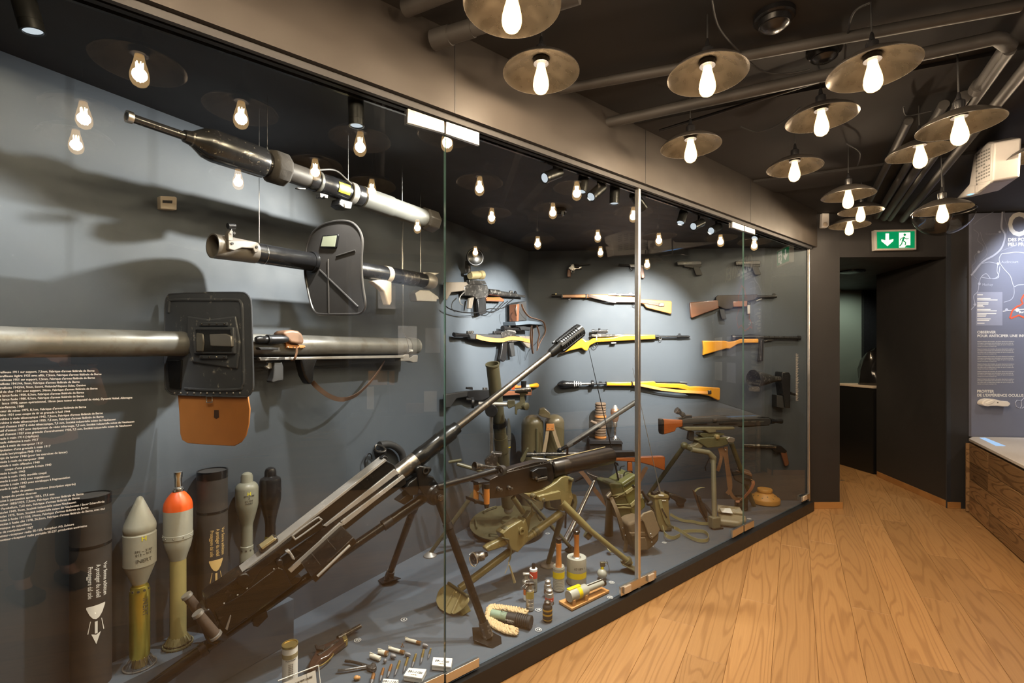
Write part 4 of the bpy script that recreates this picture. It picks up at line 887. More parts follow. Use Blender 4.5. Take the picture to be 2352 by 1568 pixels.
sp_c = catmull([SPD.hit(x, y) for x, y in sp_o]+[SPD.hit(*sp_o[0])], 4)[:-1]
m_spade = mat('sand olive spade paint', (.30, .25, .12), .36, var=.12, scale=12, wear=(.16, .13, .07), wearamt=.3)
sp = part(ll, 'foot_spade', m_spade, M().prism(sp_c, SPD.n, .006), 'shovel shaped sand olive foot', bev=.002)
for q0, q1 in (((1745, 215), (1640, 400)), ((1800, 250), (1720, 425))): part(sp, 'spade_fold', m_spade, M().rod(SPD.hit(*CQ(q0)[0], .002), SPD.hit(*CQ(q1)[0], .002), .006, .010, n=8))
part(sp, 'spade_ridge', m_odark, M().rod(SPD.hit(*CQ((1684, 150))[0], .004), SPD.hit(*CQ((1862, 272))[0], .004), .008, n=10))
part(sp, 'spade_heel', m_olive, plate(SPD.off(-.04), CQ((1700, 400), (1790, 380), (1850, 330), (1885, 400), (1850, 420), (1760, 480), (1700, 510), (1640, 480), (1640, 420)), .002, -.004))
lb = part(h, 'leg', m_odark, M().rod(piv, fB+V((0, 0, .02)), .020, .016, n=16)); part(lb, 'foot_disc', m_alu, M().lathe(fB+V((0, 0, .003)), UP, [(0, .052), (.006, .05), (.014, .02)], 24))
hp('gearbox', FQ((690, 1010), (760, 950), (890, 868), (908, 895), (930, 850), (958, 960), (962, 1080), (850, 1205), (790, 1180), (730, 1090)), .035, -.035, m_olive, 'olive elevating gearbox', bev=.006, seg=3)
hp('gearbox_plate', FQ((715, 968), (750, 940), (775, 955), (740, 985)), .025, -.02, m_odark)
part(h, 'gear_boss', m_olive, M().lathe(MGP.hit(*FQ((880, 980))[0], .03), MGP.n, [(0, .022), (.014, .021), (.014, .011), (.004, .010)], 20, False))
hp('tiller', FQ((520, 1165), (560, 1130), (650, 1085), (740, 1045), (755, 1090), (740, 1130), (640, 1170), (545, 1200)), .022, -.022, m_olive, bev=.008, seg=3)
part(h, 'tiller_strap', m_odark, M().path([MGP.hit(*FQ(q)[0], .035) for q in ((680, 1050), (755, 1070), (760, 1120), (780, 1180), (770, 1260), (755, 1300))], .005, 8))
part(h, 'clamp_knob', m_gunw, M().lathe(MGP.hit(*FQ((455, 1245))[0], .0), MGP.u, [(-.05, .012), (-.045, .030), (-.02, .030), (-.015, .018), (.0, .026), (.02, .026), (.03, .014), (.05, .012)], 20))
part(h, 'knob_ring', m_chrome, M().path(catmull([MGP.hit(*FQ(q)[0], .03) for q in ((350, 1230), (385, 1200), (420, 1240), (430, 1310), (400, 1345), (360, 1310), (350, 1250))], 4), .004, 8))
part(h, 'hanging_key', m_brz, M().path([MGP.hit(*FQ(q)[0], .05) for q in ((760, 1330), (790, 1420), (815, 1510)) ], [.004, .006, .009], 8).path([MGP.hit(*FQ(q)[0], .05) for q in ((755, 1300), (745, 1350), (715, 1420))], .002, 6), 'pale hanging key')
part(h, 'elevating_rod', m_odark, M().rod(MGP.hit(*FQ((800, 640))[0], .02), MGP.hit(*FQ((905, 790))[0], .02), .016, n=14).rod(MGP.hit(*FQ((985, 690))[0], .03), MGP.hit(*FQ((1000, 820))[0], .03), .004, n=6))
hp('brace', FQ((935, 850), (985, 780), (1040, 790), (985, 850), (960, 1000), (935, 960)), .02, -.02, m_odark)
# ------------------------------------------------------------------ MORTAR, FLAME TANKS, FAR MACHINE GUNS
HQ = lambda *p: cr(1000, 820, 3.92, p)
m_mort = mat('dark olive mortar paint', (.075, .068, .040), .34, var=.15, scale=8, coat=.2)
t = thing('mortar', 'dark olive mortar tube leaning on a round olive base plate behind the machine gun', 'mortar', stand(1165, 1205))
b_ = at(1167, 1165, 3.75); a = at(1131, 835, 3.33); d = (a-b_).normalized(); L_ = (a-b_).length
part(t, 'tube', m_mort, M().lathe(b_, d, [(0, .030), (.02, .047), (L_*.42, .047), (L_*.42, .052), (L_*.52, .052), (L_*.52, .046), (L_-.012, .046), (L_-.012, .050), (L_, .050), (L_, .042), (L_-.25, .041), (L_-.25, .001)], 36, False))
part(t, 'ball', m_alu, M().ball(b_-d*.02, .036, 12).rod(b_+V((0, 0, .0)), b_+d*.03, .03))
bc = V((b_.x, b_.y+.02, CZ+.075)); bn = V((-.05, -.12, 1)).normalized()
dish = part(t, 'base_plate', m_odark, M().lathe(bc, bn, [(-.05, .06), (-.03, .20), (.0, .295), (.012, .30), (.014, .292), (.004, .20), (.0, .10), (.01, .06), (.035, .05), (.035, .001)], 44), 'wide round olive base plate')
for k, aa in enumerate((.2, 2.2, 3.3, 4.4)):
    e = (V((math.cos(aa), math.sin(aa), 0))-bn*V((math.cos(aa), math.sin(aa), 0)).dot(bn)).normalized()
    gq = bn.cross(e); c0 = bc+e*.25+bn*.012
    part(dish, 'carry_handle', m_odark, M().path(catmull([c0-gq*.06, c0-gq*.055+bn*.022, c0+gq*.055+bn*.022, c0+gq*.06], 4), .006, 8))
# yoke, sight and bipod
MP_ = Pl(at(1130, 940, 3.40), (1, 0, 0))
def mo(name, px, o1, o0, m=m_mort, bev=.004, label=None): return part(t, name, m, plate(MP_, px, o1, o0), label, bev)
part(t, 'yoke_ring', m_gun, M().lathe(b_+d*(L_*.60), d, [(0, .048), (0, .058), (.035, .058), (.035, .048)], 28, False))
part(t, 'traverse_screw', m_alu, M().rod(MP_.hit(*HQ((390, 420))[0], .05), MP_.hit(*HQ((655, 425))[0], .05), .015, n=16))
part(t, 'hand_wheel', m_gun, M().lathe(MP_.hit(*HQ((335, 412))[0], .05), (1, .2, 0), [(-.008, .01), (-.008, .036), (.008, .036), (.008, .01)], 20))
part(t, 'crank', m_gun, M().rod(MP_.hit(*HQ((280, 380))[0], .05), MP_.hit(*HQ((330, 385))[0], .05), .012))
mo('sight_base', HQ((650, 390), (715, 385), (720, 440), (660, 465), (645, 440)), .07, .02)
mo('sight_body', HQ((715, 290), (830, 285), (835, 330), (800, 345), (815, 440), (790, 465), (740, 470), (735, 520), (715, 515), (715, 430), (760, 400), (760, 330), (715, 320)), .08, .04)
part(t, 'sight_drum', m_mort, M().lathe(MP_.hit(*HQ((795, 440))[0], .06), (1, -1, 0), [(-.02, .026), (.03, .026), (.035, .015)], 20))
part(t, 'sight_tube', m_gunw, M().rod(MP_.hit(*HQ((715, 300))[0], .085), MP_.hit(*HQ((860, 290))[0], .085), .017, n=18))
part(t, 'sight_knob', m_black, M().rod(MP_.hit(*HQ((795, 215))[0], .06), MP_.hit(*HQ((795, 280))[0], .06), .020, .017, n=16))
part(t, 'gear_housing', m_gun, M().lathe(MP_.hit(*HQ((505, 480))[0], .06), (0, -1, 0), [(-.04, .036), (.02, .044), (.03, .040)], 24))
part(t, 'elevating_tube', m_chrome, M().rod(MP_.hit(*HQ((502, 520))[0], .05), MP_.hit(*HQ((502, 880))[0], .08), .014, n=16))
mo('bipod_head', HQ((440, 930), (470, 900), (520, 860), (600, 870), (598, 890), (560, 900), (555, 970), (520, 1000), (450, 970)), .14, .07, m_gunw)
lt = MP_.hit(*HQ((540, 960))[0], .10)
f1 = stand(988, 1277); f2 = V((.42, 3.42, CZ))
for f_ in (f1, f2):
    l_ = part(t, 'leg', m_mort, M().rod(lt, f_+V((0, 0, .02)), .017, .013, n=12)); part(l_, 'foot', m_alu if f_ is f1 else m_gun, M().lathe(f_, UP, [(.0, .045), (.008, .045), (.03, .016)], 20))
part(t, 'leg_crank', m_odark, M().rod(lt.lerp(f1, .1), MP_.hit(*HQ((195, 960))[0], .14), .013, n=10).rod(MP_.hit(*HQ((120, 945))[0], .14), MP_.hit(*HQ((235, 925))[0], .14), .010, n=10))
# slim mortar bomb
t = thing('mortar_bomb', 'slim pale grey bomb standing behind the mortar tube', 'bomb', V((at(1168, 960, 4.14).x, 4.14, CZ)))
c = V((at(1168, 960, 4.14).x, 4.14, 0)); Hz = lambda y: 1.5-(820+y/3.92-CY)*4.14/FPX
part(t, 'body', m_lgrey, M().lathe(c, UP, [(Hz(1010), .008), (Hz(990), .010), (Hz(860), .014), (Hz(780), .020), (Hz(700), .023), (Hz(650), .021), (Hz(590), .012), (Hz(552), .008)], 24))
part(t, 'yellow_band', m_yel, M().lathe(c, UP, [(Hz(812), .0183), (Hz(805), .0190)], 24)); part(t, 'rings', m_gunw, M().lathe(c, UP, [(Hz(745), .0228), (Hz(743), .0238), (Hz(740), .0238), (Hz(738), .0228)], 24, False))
part(t, 'stand_rod', m_gun, M().rod(c+V((0, 0, CZ+.004)), c+V((0, 0, Hz(1000))), .006).lathe(c+V((0, 0, CZ+.004)), UP, [(0, .05), (.008, .05)], 20))
# flame thrower tanks
m_tank = mat('olive brown tank paint', (.105, .085, .045), .30, var=.12, scale=6, coat=.35)
m_web = mat('tan webbing', (.34, .255, .16), .75, var=.12, scale=60, bump=.1)
t = thing('flame_thrower_pack', 'twin olive brown tanks with rounded tops and two tan shoulder straps', 'tank', V((.3, 4.33, CZ)))
YT = 4.34; cl = at(1223, 950, YT); crr = at(1274, 950, YT+.03); ztop = 1.5-(952-CY)*YT/FPX
for c0, r in ((cl, .100), (crr, .088)):
    c = V((c0.x, c0.y, 0)); zt = ztop-(0 if r > .09 else .0)
    part(t, 'tank', m_tank, M().lathe(c, UP, [(CZ+.006, r-.01), (CZ+.02, r), (zt-r*.85, r)]+[(zt-r*.85+r*.85*math.sin(k*PI/16), r*math.cos(k*PI/16)) for k in range(1, 9)], 36))
TP = Pl((0, YT-.105, 0), (1, 0, 0))
part(t, 'saddle', m_tank, plate(TP, HQ((925, 520), (940, 470), (985, 460), (1035, 505), (1040, 560), (995, 545), (960, 540)), -.02, -.12), bev=.006)
part(t, 'seam', m_odark, plate(TP, HQ((908, 640), (922, 640), (924, 860), (908, 860)), .006, -.01), bev=.002)
for q in (((1018, 600), (1005, 700), (990, 790), (975, 870)), ((1052, 600), (1075, 690), (1105, 780), (1135, 860))):
    st = part(t, 'strap', m_web, M().ribbon(catmull([TP.hit(*HQ(p)[0], .006) for p in q], 4), (1, 0, 0), .030, .003), 'tan shoulder strap')
    part(st, 'strap_tab', m_leath, plate(TP, HQ((q[0][0]-18, 600), (q[0][0]+18, 600), (q[0][0]+16, 660), (q[0][0]-20, 660)), .012, .004), bev=.001)
    part(st, 'rivet', m_chrome, M().ball(TP.hit(*HQ((q[0][0], 640))[0], .013), .004, 6))
# flame lance
LP_ = Pl((0, 3.72, 0), (1, 0, 0)); LA = Ax(LP_, HQ((1190, 800))[0], HQ((1812, 398))[0])
m_lance = mat('grey lance metal', (.15, .15, .15), .38, metal=.5, var=.15, scale=12)
t = thing('flame_lance', 'grey slotted lance tube slanting up before the twin tanks', 'lance', LA.a)
HX = lambda x: 1000+x/3.92
part(t, 'lance_tube', m_lance, LA.lathe([(HX(1190), .018), (HX(1220), .022), (HX(1480), .0215), (HX(1500), .019), (HX(1808), .0195), (HX(1812), .015)], 24))
part(t, 'slot', m_black, plate(LP_, HQ((1238, 775), (1465, 628), (1480, 632), (1470, 645), (1250, 792)), .0235, .015), bev=.002)
part(t, 'lance_tip', m_chrome, LA.lathe([(HX(1800), .0195), (HX(1815), .020), (HX(1816), .012)], 20))
part(t, 'valve', m_gun, M().rod(LP_.hit(*HQ((1095, 850))[0], .0), LP_.hit(*HQ((1200, 795))[0], .0), .012, .018, n=14).ball(LP_.hit(*HQ((1120, 838))[0], .01), .02))
part(t, 'wall_rest', m_gun, M().rod(LA.a, V((LA.a.x, LA.a.y+.15, CZ)), .008))
# light machine gun behind the tripods
m_rwood = wood('red brown stock wood', (.40, .115, .028), (.20, .045, .010), .30, rings=6, tint=.06, coat=.5)
NQ = lambda *p: cr(1380, 1040, 6.273, p)
LM = EN.off(.62); t = thing('light_machine_gun', 'light machine gun with red brown wooden stock, partly hidden by the water jacket', 'gun', LM.hit(1430, 1060))
def lp(name, px, o1, o0, m=m_gun, bev=.003, label=None, seg=2, par=None): return part(par or t, name, m, plate(LM, px, o1, o0), label, bev, seg)
part(t, 'barrel', m_gunw, M().rod(LM.hit(*FQ((930, 195))[0]), LM.hit(*FQ((1500, 185))[0]), .017, n=18).rod(LM.hit(*FQ((920, 196))[0]), LM.hit(*FQ((990, 194))[0]), .022, n=18))
part(t, 'gas_tube', m_alu, M().rod(LM.hit(*FQ((990, 232))[0], .01), LM.hit(*FQ((1200, 250))[0], .01), .009, n=12))
lp('front_sight', FQ((1010, 185), (1012, 158), (1035, 155), (1038, 182)), .008, -.008)
lp('folded_bipod', FQ((870, 250), (940, 130), (960, 135), (940, 190), (925, 240), (900, 280), (875, 270)), .03, -.03, m_odark)
lp('receiver', FQ((1480, 172), (1800, 168), (2040, 165), (2072, 178), (2070, 215), (1500, 235)), .03, -.03)
lp('stock', NQ((40, 70), (185, 65), (560, 60), (870, 45), (915, 50), (928, 70), (925, 250), (905, 252), (720, 180), (560, 138), (180, 112), (40, 110)), .024, -.024, m_rwood, .008, 'red brown wooden stock', 3)
lp('pistol_grip', NQ((385, 128), (455, 128), (460, 285), (430, 305), (385, 300)), .018, -.018, m_rwood, .008, 'red brown wooden pistol grip', 3)
lp('butt_sling', NQ((570, 320), (600, 240), (650, 190), (685, 215), (640, 300), (570, 440)), .02, .012, m_dleath, .001)
lp('trigger_guard', NQ((190, 120), (250, 150), (260, 185), (240, 185), (200, 140)), .006, -.006)
lp('tripod_head', FQ((1560, 380), (1600, 400), (1780, 470), (1860, 470), (1860, 510), (1760, 510), (1640, 460), (1570, 420)), .05, -.03, m_gunw)
fl_ = stand(1298, 1247)
l_ = part(t, 'leg', m_chrome, M().rod(LM.hit(*FQ((1640, 450))[0], .02), fl_.lerp(LM.hit(*FQ((1640, 450))[0], .02), .45), .017, n=14).rod(fl_.lerp(LM.hit(*FQ((1640, 450))[0], .02), .46), fl_+V((0, 0, .01)), .020, .026, n=14), 'bright steel tripod leg')
for x, y in ((1436, 1215), (1478, 1158)):
    part(t, 'leg', m_gun, M().rod(LM.hit(*FQ((1800, 480))[0], .0), stand(x, y)+V((0, 0, .01)), .016, .014, n=12))
part(t, 'sling', m_dleath, M().ribbon(catmull([LM.hit(*FQ(q)[0], .06) for q in ((1490, 360), (1560, 440), (1640, 560), (1780, 730), (1830, 760))], 4), (1, 0, .6), .035, .003), 'brown leather sling')
part(t, 'cocking_arm', m_gun, M().rod(LM.hit(*FQ((1430, 470))[0], .0), LM.hit(*FQ((1530, 420))[0], .0), .012))
# machine gun with wooden butt on the high tripod
JQ = lambda *p: cr(1450, 900, 4.3556, p)
MP2 = Pl((1.70, 4.07, 0), (.97, .243, 0))
t = thing('machine_gun', 'black machine gun with orange brown butt on a high green tripod near the far glass', 'gun', MP2.hit(1640, 1000))
def jp(name, px, o1, o0, m=m_mgblk if 'm_mgblk' in globals() else m_blackmt, bev=.003, label=None, seg=2, par=None): return part(par or t, name, m, plate(MP2, px, o1, o0), label, bev, seg)
jp('butt', JQ((318, 271), (400, 276), (520, 279), (520, 348), (455, 358), (440, 395), (335, 425), (318, 424)), .024, -.024, m_rwood, .008, 'orange brown wooden butt', 3)
jp('butt_plate', JQ((300, 275), (320, 268), (330, 290), (330, 420), (312, 426), (303, 400)), .026, -.026, m_gun)
jp('receiver', JQ((518, 275), (560, 266), (880, 248), (995, 242), (1002, 264), (1112, 277), (1110, 338), (1000, 350), (518, 350)), .032, -.032)
jp('top_cover', JQ((560, 262), (880, 238), (992, 236), (1000, 262), (880, 256), (570, 275)), .024, -.024, m_gun, .004)
jp('feed_tray', JQ((820, 270), (860, 268), (862, 300), (822, 302)), .04, .02, m_gunw, .002)
jp('side_rib', JQ((620, 318), (760, 312), (760, 322), (620, 328)), .036, .03, m_gun, .001); jp('side_rib', JQ((880, 312), (1060, 312), (1060, 322), (880, 324)), .036, .03, m_gun, .001)
jp('barrel_jacket', JQ((1000, 264), (1380, 262), (1400, 275), (1398, 318), (1370, 335), (1100, 345), (1000, 342)), .026, -.026, None or m_blackmt, .006)
for k in range(4): jp('cooling_slot', JQ((1040+k*80, 288), (1090+k*80, 287), (1090+k*80, 302), (1040+k*80, 303)), .0268, .02, m_inkd, .001)
a = MP2.hit(*JQ((1385, 292))[0]); b_ = MP2.hit(*JQ((1502, 292))[0]); d = (b_-a).normalized(); L_ = (b_-a).length
part(t, 'muzzle', m_gun, M().lathe(a, d, [(0, .026), (L_*.3, .022), (L_*.42, .015), (L_*.6, .015), (L_*.85, .021), (L_, .022), (L_, .012)], 24))
jp('bipod', JQ((1090, 340), (1380, 325), (1385, 335), (1100, 355)), .02, -.02, m_gun, .002)
jp('front_sight', JQ((1270, 262), (1290, 250), (1380, 252), (1385, 262)), .012, -.012, m_gun, .002)
a = MP2.hit(*JQ((450, 180))[0]); b_ = MP2.hit(*JQ((560, 258))[0])
part(t, 'telescope', m_gunw, M().lathe(a, b_-a, [(0, .020), (0, .026), (.03, .024), (.045, .016), (.06, .02), (.08, .02), (.085, .013), ((b_-a).length, .014)], 20)); jp('scope_mount', JQ((545, 235), (608, 232), (612, 265), (480, 268), (460, 262), (520, 255)), .018, -.018, m_gun)
m_tri = mat('grey olive tripod paint', (.155, .145, .095), .4, var=.12, scale=12)
m_trid = mat('dark green tripod body', (.085, .085, .045), .4, var=.12, scale=12)
jp('cradle', JQ((525, 350), (560, 348), (1030, 348), (1038, 362), (1030, 376), (850, 384), (848, 405), (780, 412), (740, 385), (560, 388), (530, 370)), .045, -.045, m_tri, .006)
jp('grip', JQ((585, 385), (632, 395), (630, 490), (612, 497), (570, 475), (575, 440)), .016, -.016, m_blackmt, .006)
jp('slide', JQ((700, 410), (930, 415), (930, 432), (800, 450), (720, 455), (690, 430)), .035, -.035, m_trid)
part(t, 'lock_drum', m_brz, M().lathe(MP2.hit(*JQ((842, 443))[0], .03), MP2.n, [(0, .02), (.03, .02), (.034, .014)], 18))
jp('tripod_body', JQ((650, 480), (700, 462), (770, 455), (960, 455), (1000, 470), (990, 500), (960, 530), (880, 552), (760, 560), (690, 510)), .05, -.05, m_trid, .006, None, 3)
jp('knee', JQ((575, 555), (640, 530), (710, 475), (730, 500), (710, 560), (650, 570)), .04, -.03, m_tri, .006)
jp('head_joint', JQ((955, 470), (985, 448), (1040, 462), (1040, 490), (1020, 510), (975, 505)), .06, -.03, m_alu, .006)
ff = stand(1641, 1214); kn = MP2.hit(*JQ((820, 660))[0], .06); 
ar = part(t, 'arm', m_tri, M().rod(MP2.hit(*JQ((600, 575))[0], .04), MP2.hit(*JQ((775, 605))[0], .06), .021, n=16).rod(MP2.hit(*JQ((775, 605))[0], .06), kn, .021, .026, n=16))
l_ = part(t, 'leg', m_tri, M().rod(kn, ff+V((0, 0, .06)), .0195, .0195, n=18)); part(l_, 'leg_collar', m_tri, M().rod(kn+V((0, 0, .01)), kn-V((0, 0, .04)), .025, n=18)); part(l_, 'foot_block', m_tri, M().box(ff+V((0, 0, .055)), .075, .06, .085, MP2.u, MP2.n), bev=.006); part(l_, 'foot_pad', m_black, M().box(ff+V((.02, 0, .008)), .085, .05, .012, MP2.u, MP2.n), bev=.003)
s_ = MP2.hit(*JQ((530, 535))[0], .0); fb1 = V((1.22, 4.50, CZ))
l_ = part(t, 'leg', m_trid, M().rod(MP2.hit(*JQ((600, 570))[0], .02), s_, .022, n=14).ball(s_, .03).rod(s_, fb1, .019, .018, n=14))
s_ = MP2.hit(*JQ((1000, 510))[0], .0); fb2 = V((2.22, 4.42, CZ))
part(t, 'leg', m_trid, M().rod(s_, fb2, .020, .018, n=14))
for w_, q in ((.035, ((945, 545), (950, 640), (965, 760), (985, 860), (990, 960), (960, 1020))), (.03, ((880, 560), (900, 640), (880, 740), (862, 790))), (.028, ((900, 560), (940, 660), (960, 800), (985, 980), (1030, 1060), (1090, 1070)))):
    part(t, 'strap', m_dleath, M().ribbon(catmull([MP2.hit(*JQ(p)[0], .03) for p in q], 4), (1, .2, 0), w_, .003), 'brown leather carrying strap')
part(t, 'strap_stud', m_chrome, M().ball(MP2.hit(*JQ((945, 578))[0], .04), .008, 8))
part(t, 'hook', m_gun, M().path([MP2.hit(*JQ(p)[0], .05) for p in ((790, 640), (760, 700), (738, 750), (745, 785))], .005, 8))
# ------------------------------------------------------------------ WEAPONS ON THE END WALL
m_wood1 = wood('walnut brown stock', (.45, .185, .05), (.26, .085, .02), .34, rings=6, tint=.04, coat=.3)
m_wood2 = wood('golden stock wood', (.66, .31, .022), (.50, .19, .012), .28, rings=5, tint=.04, coat=.5, contrast=.25)
m_wood3 = wood('dark walnut stock', (.17, .065, .03), (.07, .025, .012), .32, rings=7, tint=.04, coat=.5)
m_silver = mat('nickel plate', (.70, .69, .68), .25, metal=1, var=.1)
m_slv = mat('light leather sling', (.66, .30, .07), .55, var=.12, scale=25)
IQ = lambda *p: cr(1230, 560, 3.618, p)
RQ = lambda *p: cr(1560, 640, 7.127, p)
OQ = lambda *p: cr(1100, 540, 7.84, p)
def mk(pl):
    def f(par, name, px, o1, o0, m=m_gun, label=None, bev=.003, seg=2): return part(par, name, m, plate(pl, px, o1, o0), label, bev, seg)
    return f
en = mk(EN); bk_ = mk(BK)
def eh(q, o=.05): return EN.hit(*q, o)
def erod(par, name, p, q, r, r2=None, o=.05, m=m_gun, pl=EN, n=14): return part(par, name, m, M().rod(pl.hit(*p, o), pl.hit(*q, o), r, r2, n))
def ering(par, name, c, r, th, o=.045, m=m_gun, pl=EN, sq=1.0):
    pts = [pl.hit(c[0], c[1], o)+pl.u*(r*math.cos(a*PI/8))+pl.v*(r*sq*math.sin(a*PI/8)) for a in range(16)]
    return part(par, name, m, M().path(pts, th, 8, True))
def pegs(par, pts, pl=EN, o=.05):
    for q in pts: part(par, 'wall_peg', m_gun, M().rod(pl.hit(*q, o-.01), pl.hit(*q, o-.01)-pl.n*(o-.0115), .004, n=8))
# pistols, top row
t = thing('revolver', 'small revolver with nickel frame, first of the four pistols from the corner', 'pistol', eh(OQ((1750, 570))[0]), 'pistols in the top row')
en(t, 'barrel', OQ((1712, 505), (2010, 512), (2012, 528), (1830, 535), (1712, 525)), .052, .038, m_gun, bev=.002)
en(t, 'front_sight', OQ((1990, 498), (2005, 498), (2010, 512), (1988, 512)), .047, .043)
en(t, 'frame', OQ((1612, 585), (1640, 570), (1672, 525), (1705, 518), (1715, 545), (1722, 590), (1800, 590), (1805, 572), (1850, 562), (1850, 582), (1820, 600), (1740, 612), (1735, 625), (1700, 640), (1650, 620), (1620, 600)), .054, .036, m_silver, 'nickel plated frame', bev=.002)
part(t, 'cylinder_drum', m_gun, M().rod(eh(OQ((1722, 560))[0], .045), eh(OQ((1805, 558))[0], .045), .017, n=14))
en(t, 'grip', OQ((1600, 610), (1650, 625), (1652, 750), (1592, 752), (1588, 690)), .056, .034, m_wood3, bev=.005)
en(t, 'hammer', OQ((1650, 525), (1680, 545), (1672, 560), (1650, 535)), .048, .042, m_silver, bev=.001)
ering(t, 'trigger_guard', OQ((1690, 655))[0], .014, .0028, .045, m_silver)
pegs(t, OQ((1690, 672), (1842, 604)))
t = thing('pistol', 'slim barrelled dark pistol partly behind the steel door edge', 'pistol', eh(IQ((830, 185))[0]), 'pistols in the top row')
erod(t, 'barrel', IQ((690, 172))[0], IQ((790, 178))[0], .0075)
en(t, 'receiver', IQ((780, 168), (860, 165), (895, 175), (900, 192), (790, 194)), .058, .038, m_gunw)
en(t, 'grip', IQ((868, 188), (896, 188), (908, 275), (900, 285), (880, 282)), .058, .038, m_wood3, bev=.005)
ering(t, 'trigger_guard', IQ((800, 205))[0], .016, .003); pegs(t, IQ((790, 200), (880, 225)))
for nm, dx, dy, lab in (('pistol', 0, 0, 'black pistol, third in the top row, clear of any glass joint'), ('pistol', 488, -3, 'black pistol crossed by the far glass joint, last in the top row')):
    t = thing(nm, lab, 'pistol', eh(IQ((1280+dx, 180+dy))[0]), 'pistols in the top row'); S_ = lambda *p: IQ(*[(x+dx, y+dy) for x, y in p])
    en(t, 'slide', S_((1175, 150), (1185, 144), (1370, 142), (1382, 152), (1380, 172), (1180, 178)), .060, .036, m_gun, bev=.003)
    en(t, 'slide_groove', S_((1182, 158), (1300, 155), (1300, 160), (1182, 163)), .0606, .05, m_gunw, bev=.0)
    en(t, 'frame', S_((1230, 175), (1375, 168), (1382, 190), (1310, 200), (1240, 190)), .056, .040, m_blackmt)
    en(t, 'grip', S_((1308, 190), (1360, 186), (1388, 252), (1382, 260), (1340, 262), (1330, 250)), .060, .036, m_blackmt, bev=.005)
    ering(t, 'trigger_guard', S_((1283, 198))[0], .017, .003); pegs(t, S_((1240, 190), (1350, 225)))
# service rifle with dark sling
t = thing('rifle', 'brown wooden carbine with dark leather sling, upper row next to the corner', 'rifle', eh(QQ((1300, 290))[0]), 'rifles on the end wall')
en(t, 'stock', QQ((480, 252), (870, 247), (1222, 246), (1230, 268), (1340, 274), (1600, 280), (1690, 292), (1740, 325), (1900, 332), (2225, 352), (2238, 375), (2232, 545), (2215, 556), (1860, 466), (1830, 455), (1795, 405), (1640, 352), (1350, 346), (1000, 306), (860, 300), (500, 300)), .062, .032, m_wood1, 'brown wooden stock', .010, 4)
erod(t, 'barrel', QQ((328, 264))[0], QQ((500, 272))[0], .010); erod(t, 'muzzle_cap', QQ((326, 264))[0], QQ((380, 266))[0], .014)
en(t, 'front_sight', QQ((380, 250), (388, 228), (402, 226), (408, 250)), .05, .044, m_brz, bev=.001)
for x in (478, 862): en(t, 'barrel_band', QQ((x, 244), (x+26, 244), (x+26, 312), (x, 312)), .065, .030, m_gun, bev=.004)
en(t, 'receiver', QQ((1225, 236), (1350, 232), (1362, 262), (1230, 266)), .058, .036, m_silver, bev=.003)
en(t, 'bolt', QQ((1350, 245), (1420, 228), (1690, 238), (1735, 262), (1690, 272), (1360, 268)), .056, .036, m_gun)
en(t, 'rear_sight', QQ((1550, 226), (1600, 222), (1610, 245), (1552, 248)), .06, .04, m_silver, bev=.002)
ering(t, 'bolt_ring', QQ((1408, 285))[0], .011, .003, .062, m_brz); ering(t, 'trigger_guard', QQ((1655, 400))[0], .022, .0032)
part(t, 'sling', m_strapd, M().ribbon([EN.hit(*q, o) for q, o in zip(QQ((905, 262), (1000, 290), (1150, 325), (1260, 352), (1350, 368)), (.07, .075, .075, .072, .066))], (0, 0, 1), .024, .003).ribbon([EN.hit(*q, o) for q, o in zip(QQ((1280, 350), (1450, 352), (1640, 352), (1800, 368), (2045, 412)), (.064, .066, .068, .07, .07))], (0, 0, 1), .024, .003), 'dark leather sling')
en(t, 'sling_buckle', QQ((2030, 385), (2115, 380), (2118, 440), (2034, 442)), .075, .06, m_gunw, bev=.004)
ering(t, 'sling_swivel', QQ((615, 325))[0], .009, .0025, .05, m_chrome)
pegs(t, QQ((700, 285), (1500, 325), (2100, 420)))
# sniper rifle
t = thing('rifle', 'golden yellow sniper rifle with a telescopic sight, middle row behind the ribbed muzzle', 'rifle', eh(QQ((1300, 950))[0]), 'rifles on the end wall')
en(t, 'stock', QQ((465, 1185), (478, 1150), (600, 1070), (730, 985), (790, 952), (830, 950), (868, 984), (918, 985), (985, 942), (1190, 936), (1310, 926), (1480, 886), (1975, 889), (1978, 958), (1680, 970), (1400, 988), (1045, 1006), (965, 1040), (930, 1062), (900, 1138), (880, 1144), (842, 1134), (800, 1098), (620, 1140), (500, 1182)), .066, .030, m_wood2, 'golden yellow wooden stock', .010, 4)
a = eh(QQ((1975, 918))[0]); b_ = eh(IQ((1283, 770))[0]); d = (b_-a).normalized(); L_ = (b_-a).length
part(t, 'barrel', m_gun, M().lathe(a, d, [(-.02, .016), (.03, .015), (.031, .0095), (L_*.62, .0095), (L_*.63, .013), (L_*.75, .013), (L_*.76, .011), (L_*.97, .011), (L_*.98, .006), (L_, .006)], 18))
en(t, 'front_sight', IQ((1183, 752), (1190, 744), (1206, 744), (1208, 756)), .056, .044)
en(t, 'receiver', QQ((950, 880), (1060, 872), (1320, 882), (1470, 892), (1470, 912), (1310, 918), (1060, 930), (960, 920)), .060, .036, m_gunw, bev=.004)
en(t, 'receiver_cover', QQ((1320, 885), (1400, 878), (1472, 886), (1472, 908), (1330, 908)), .063, .04, m_silver, bev=.003)
en(t, 'bolt_handle', QQ((1030, 900), (1050, 900), (1050, 975), (1030, 978)), .068, .058, m_brz, bev=.002)
a = eh(QQ((962, 832))[0], .052); b_ = eh(QQ((1216, 832))[0], .052); d = (b_-a).normalized(); L_ = (b_-a).length
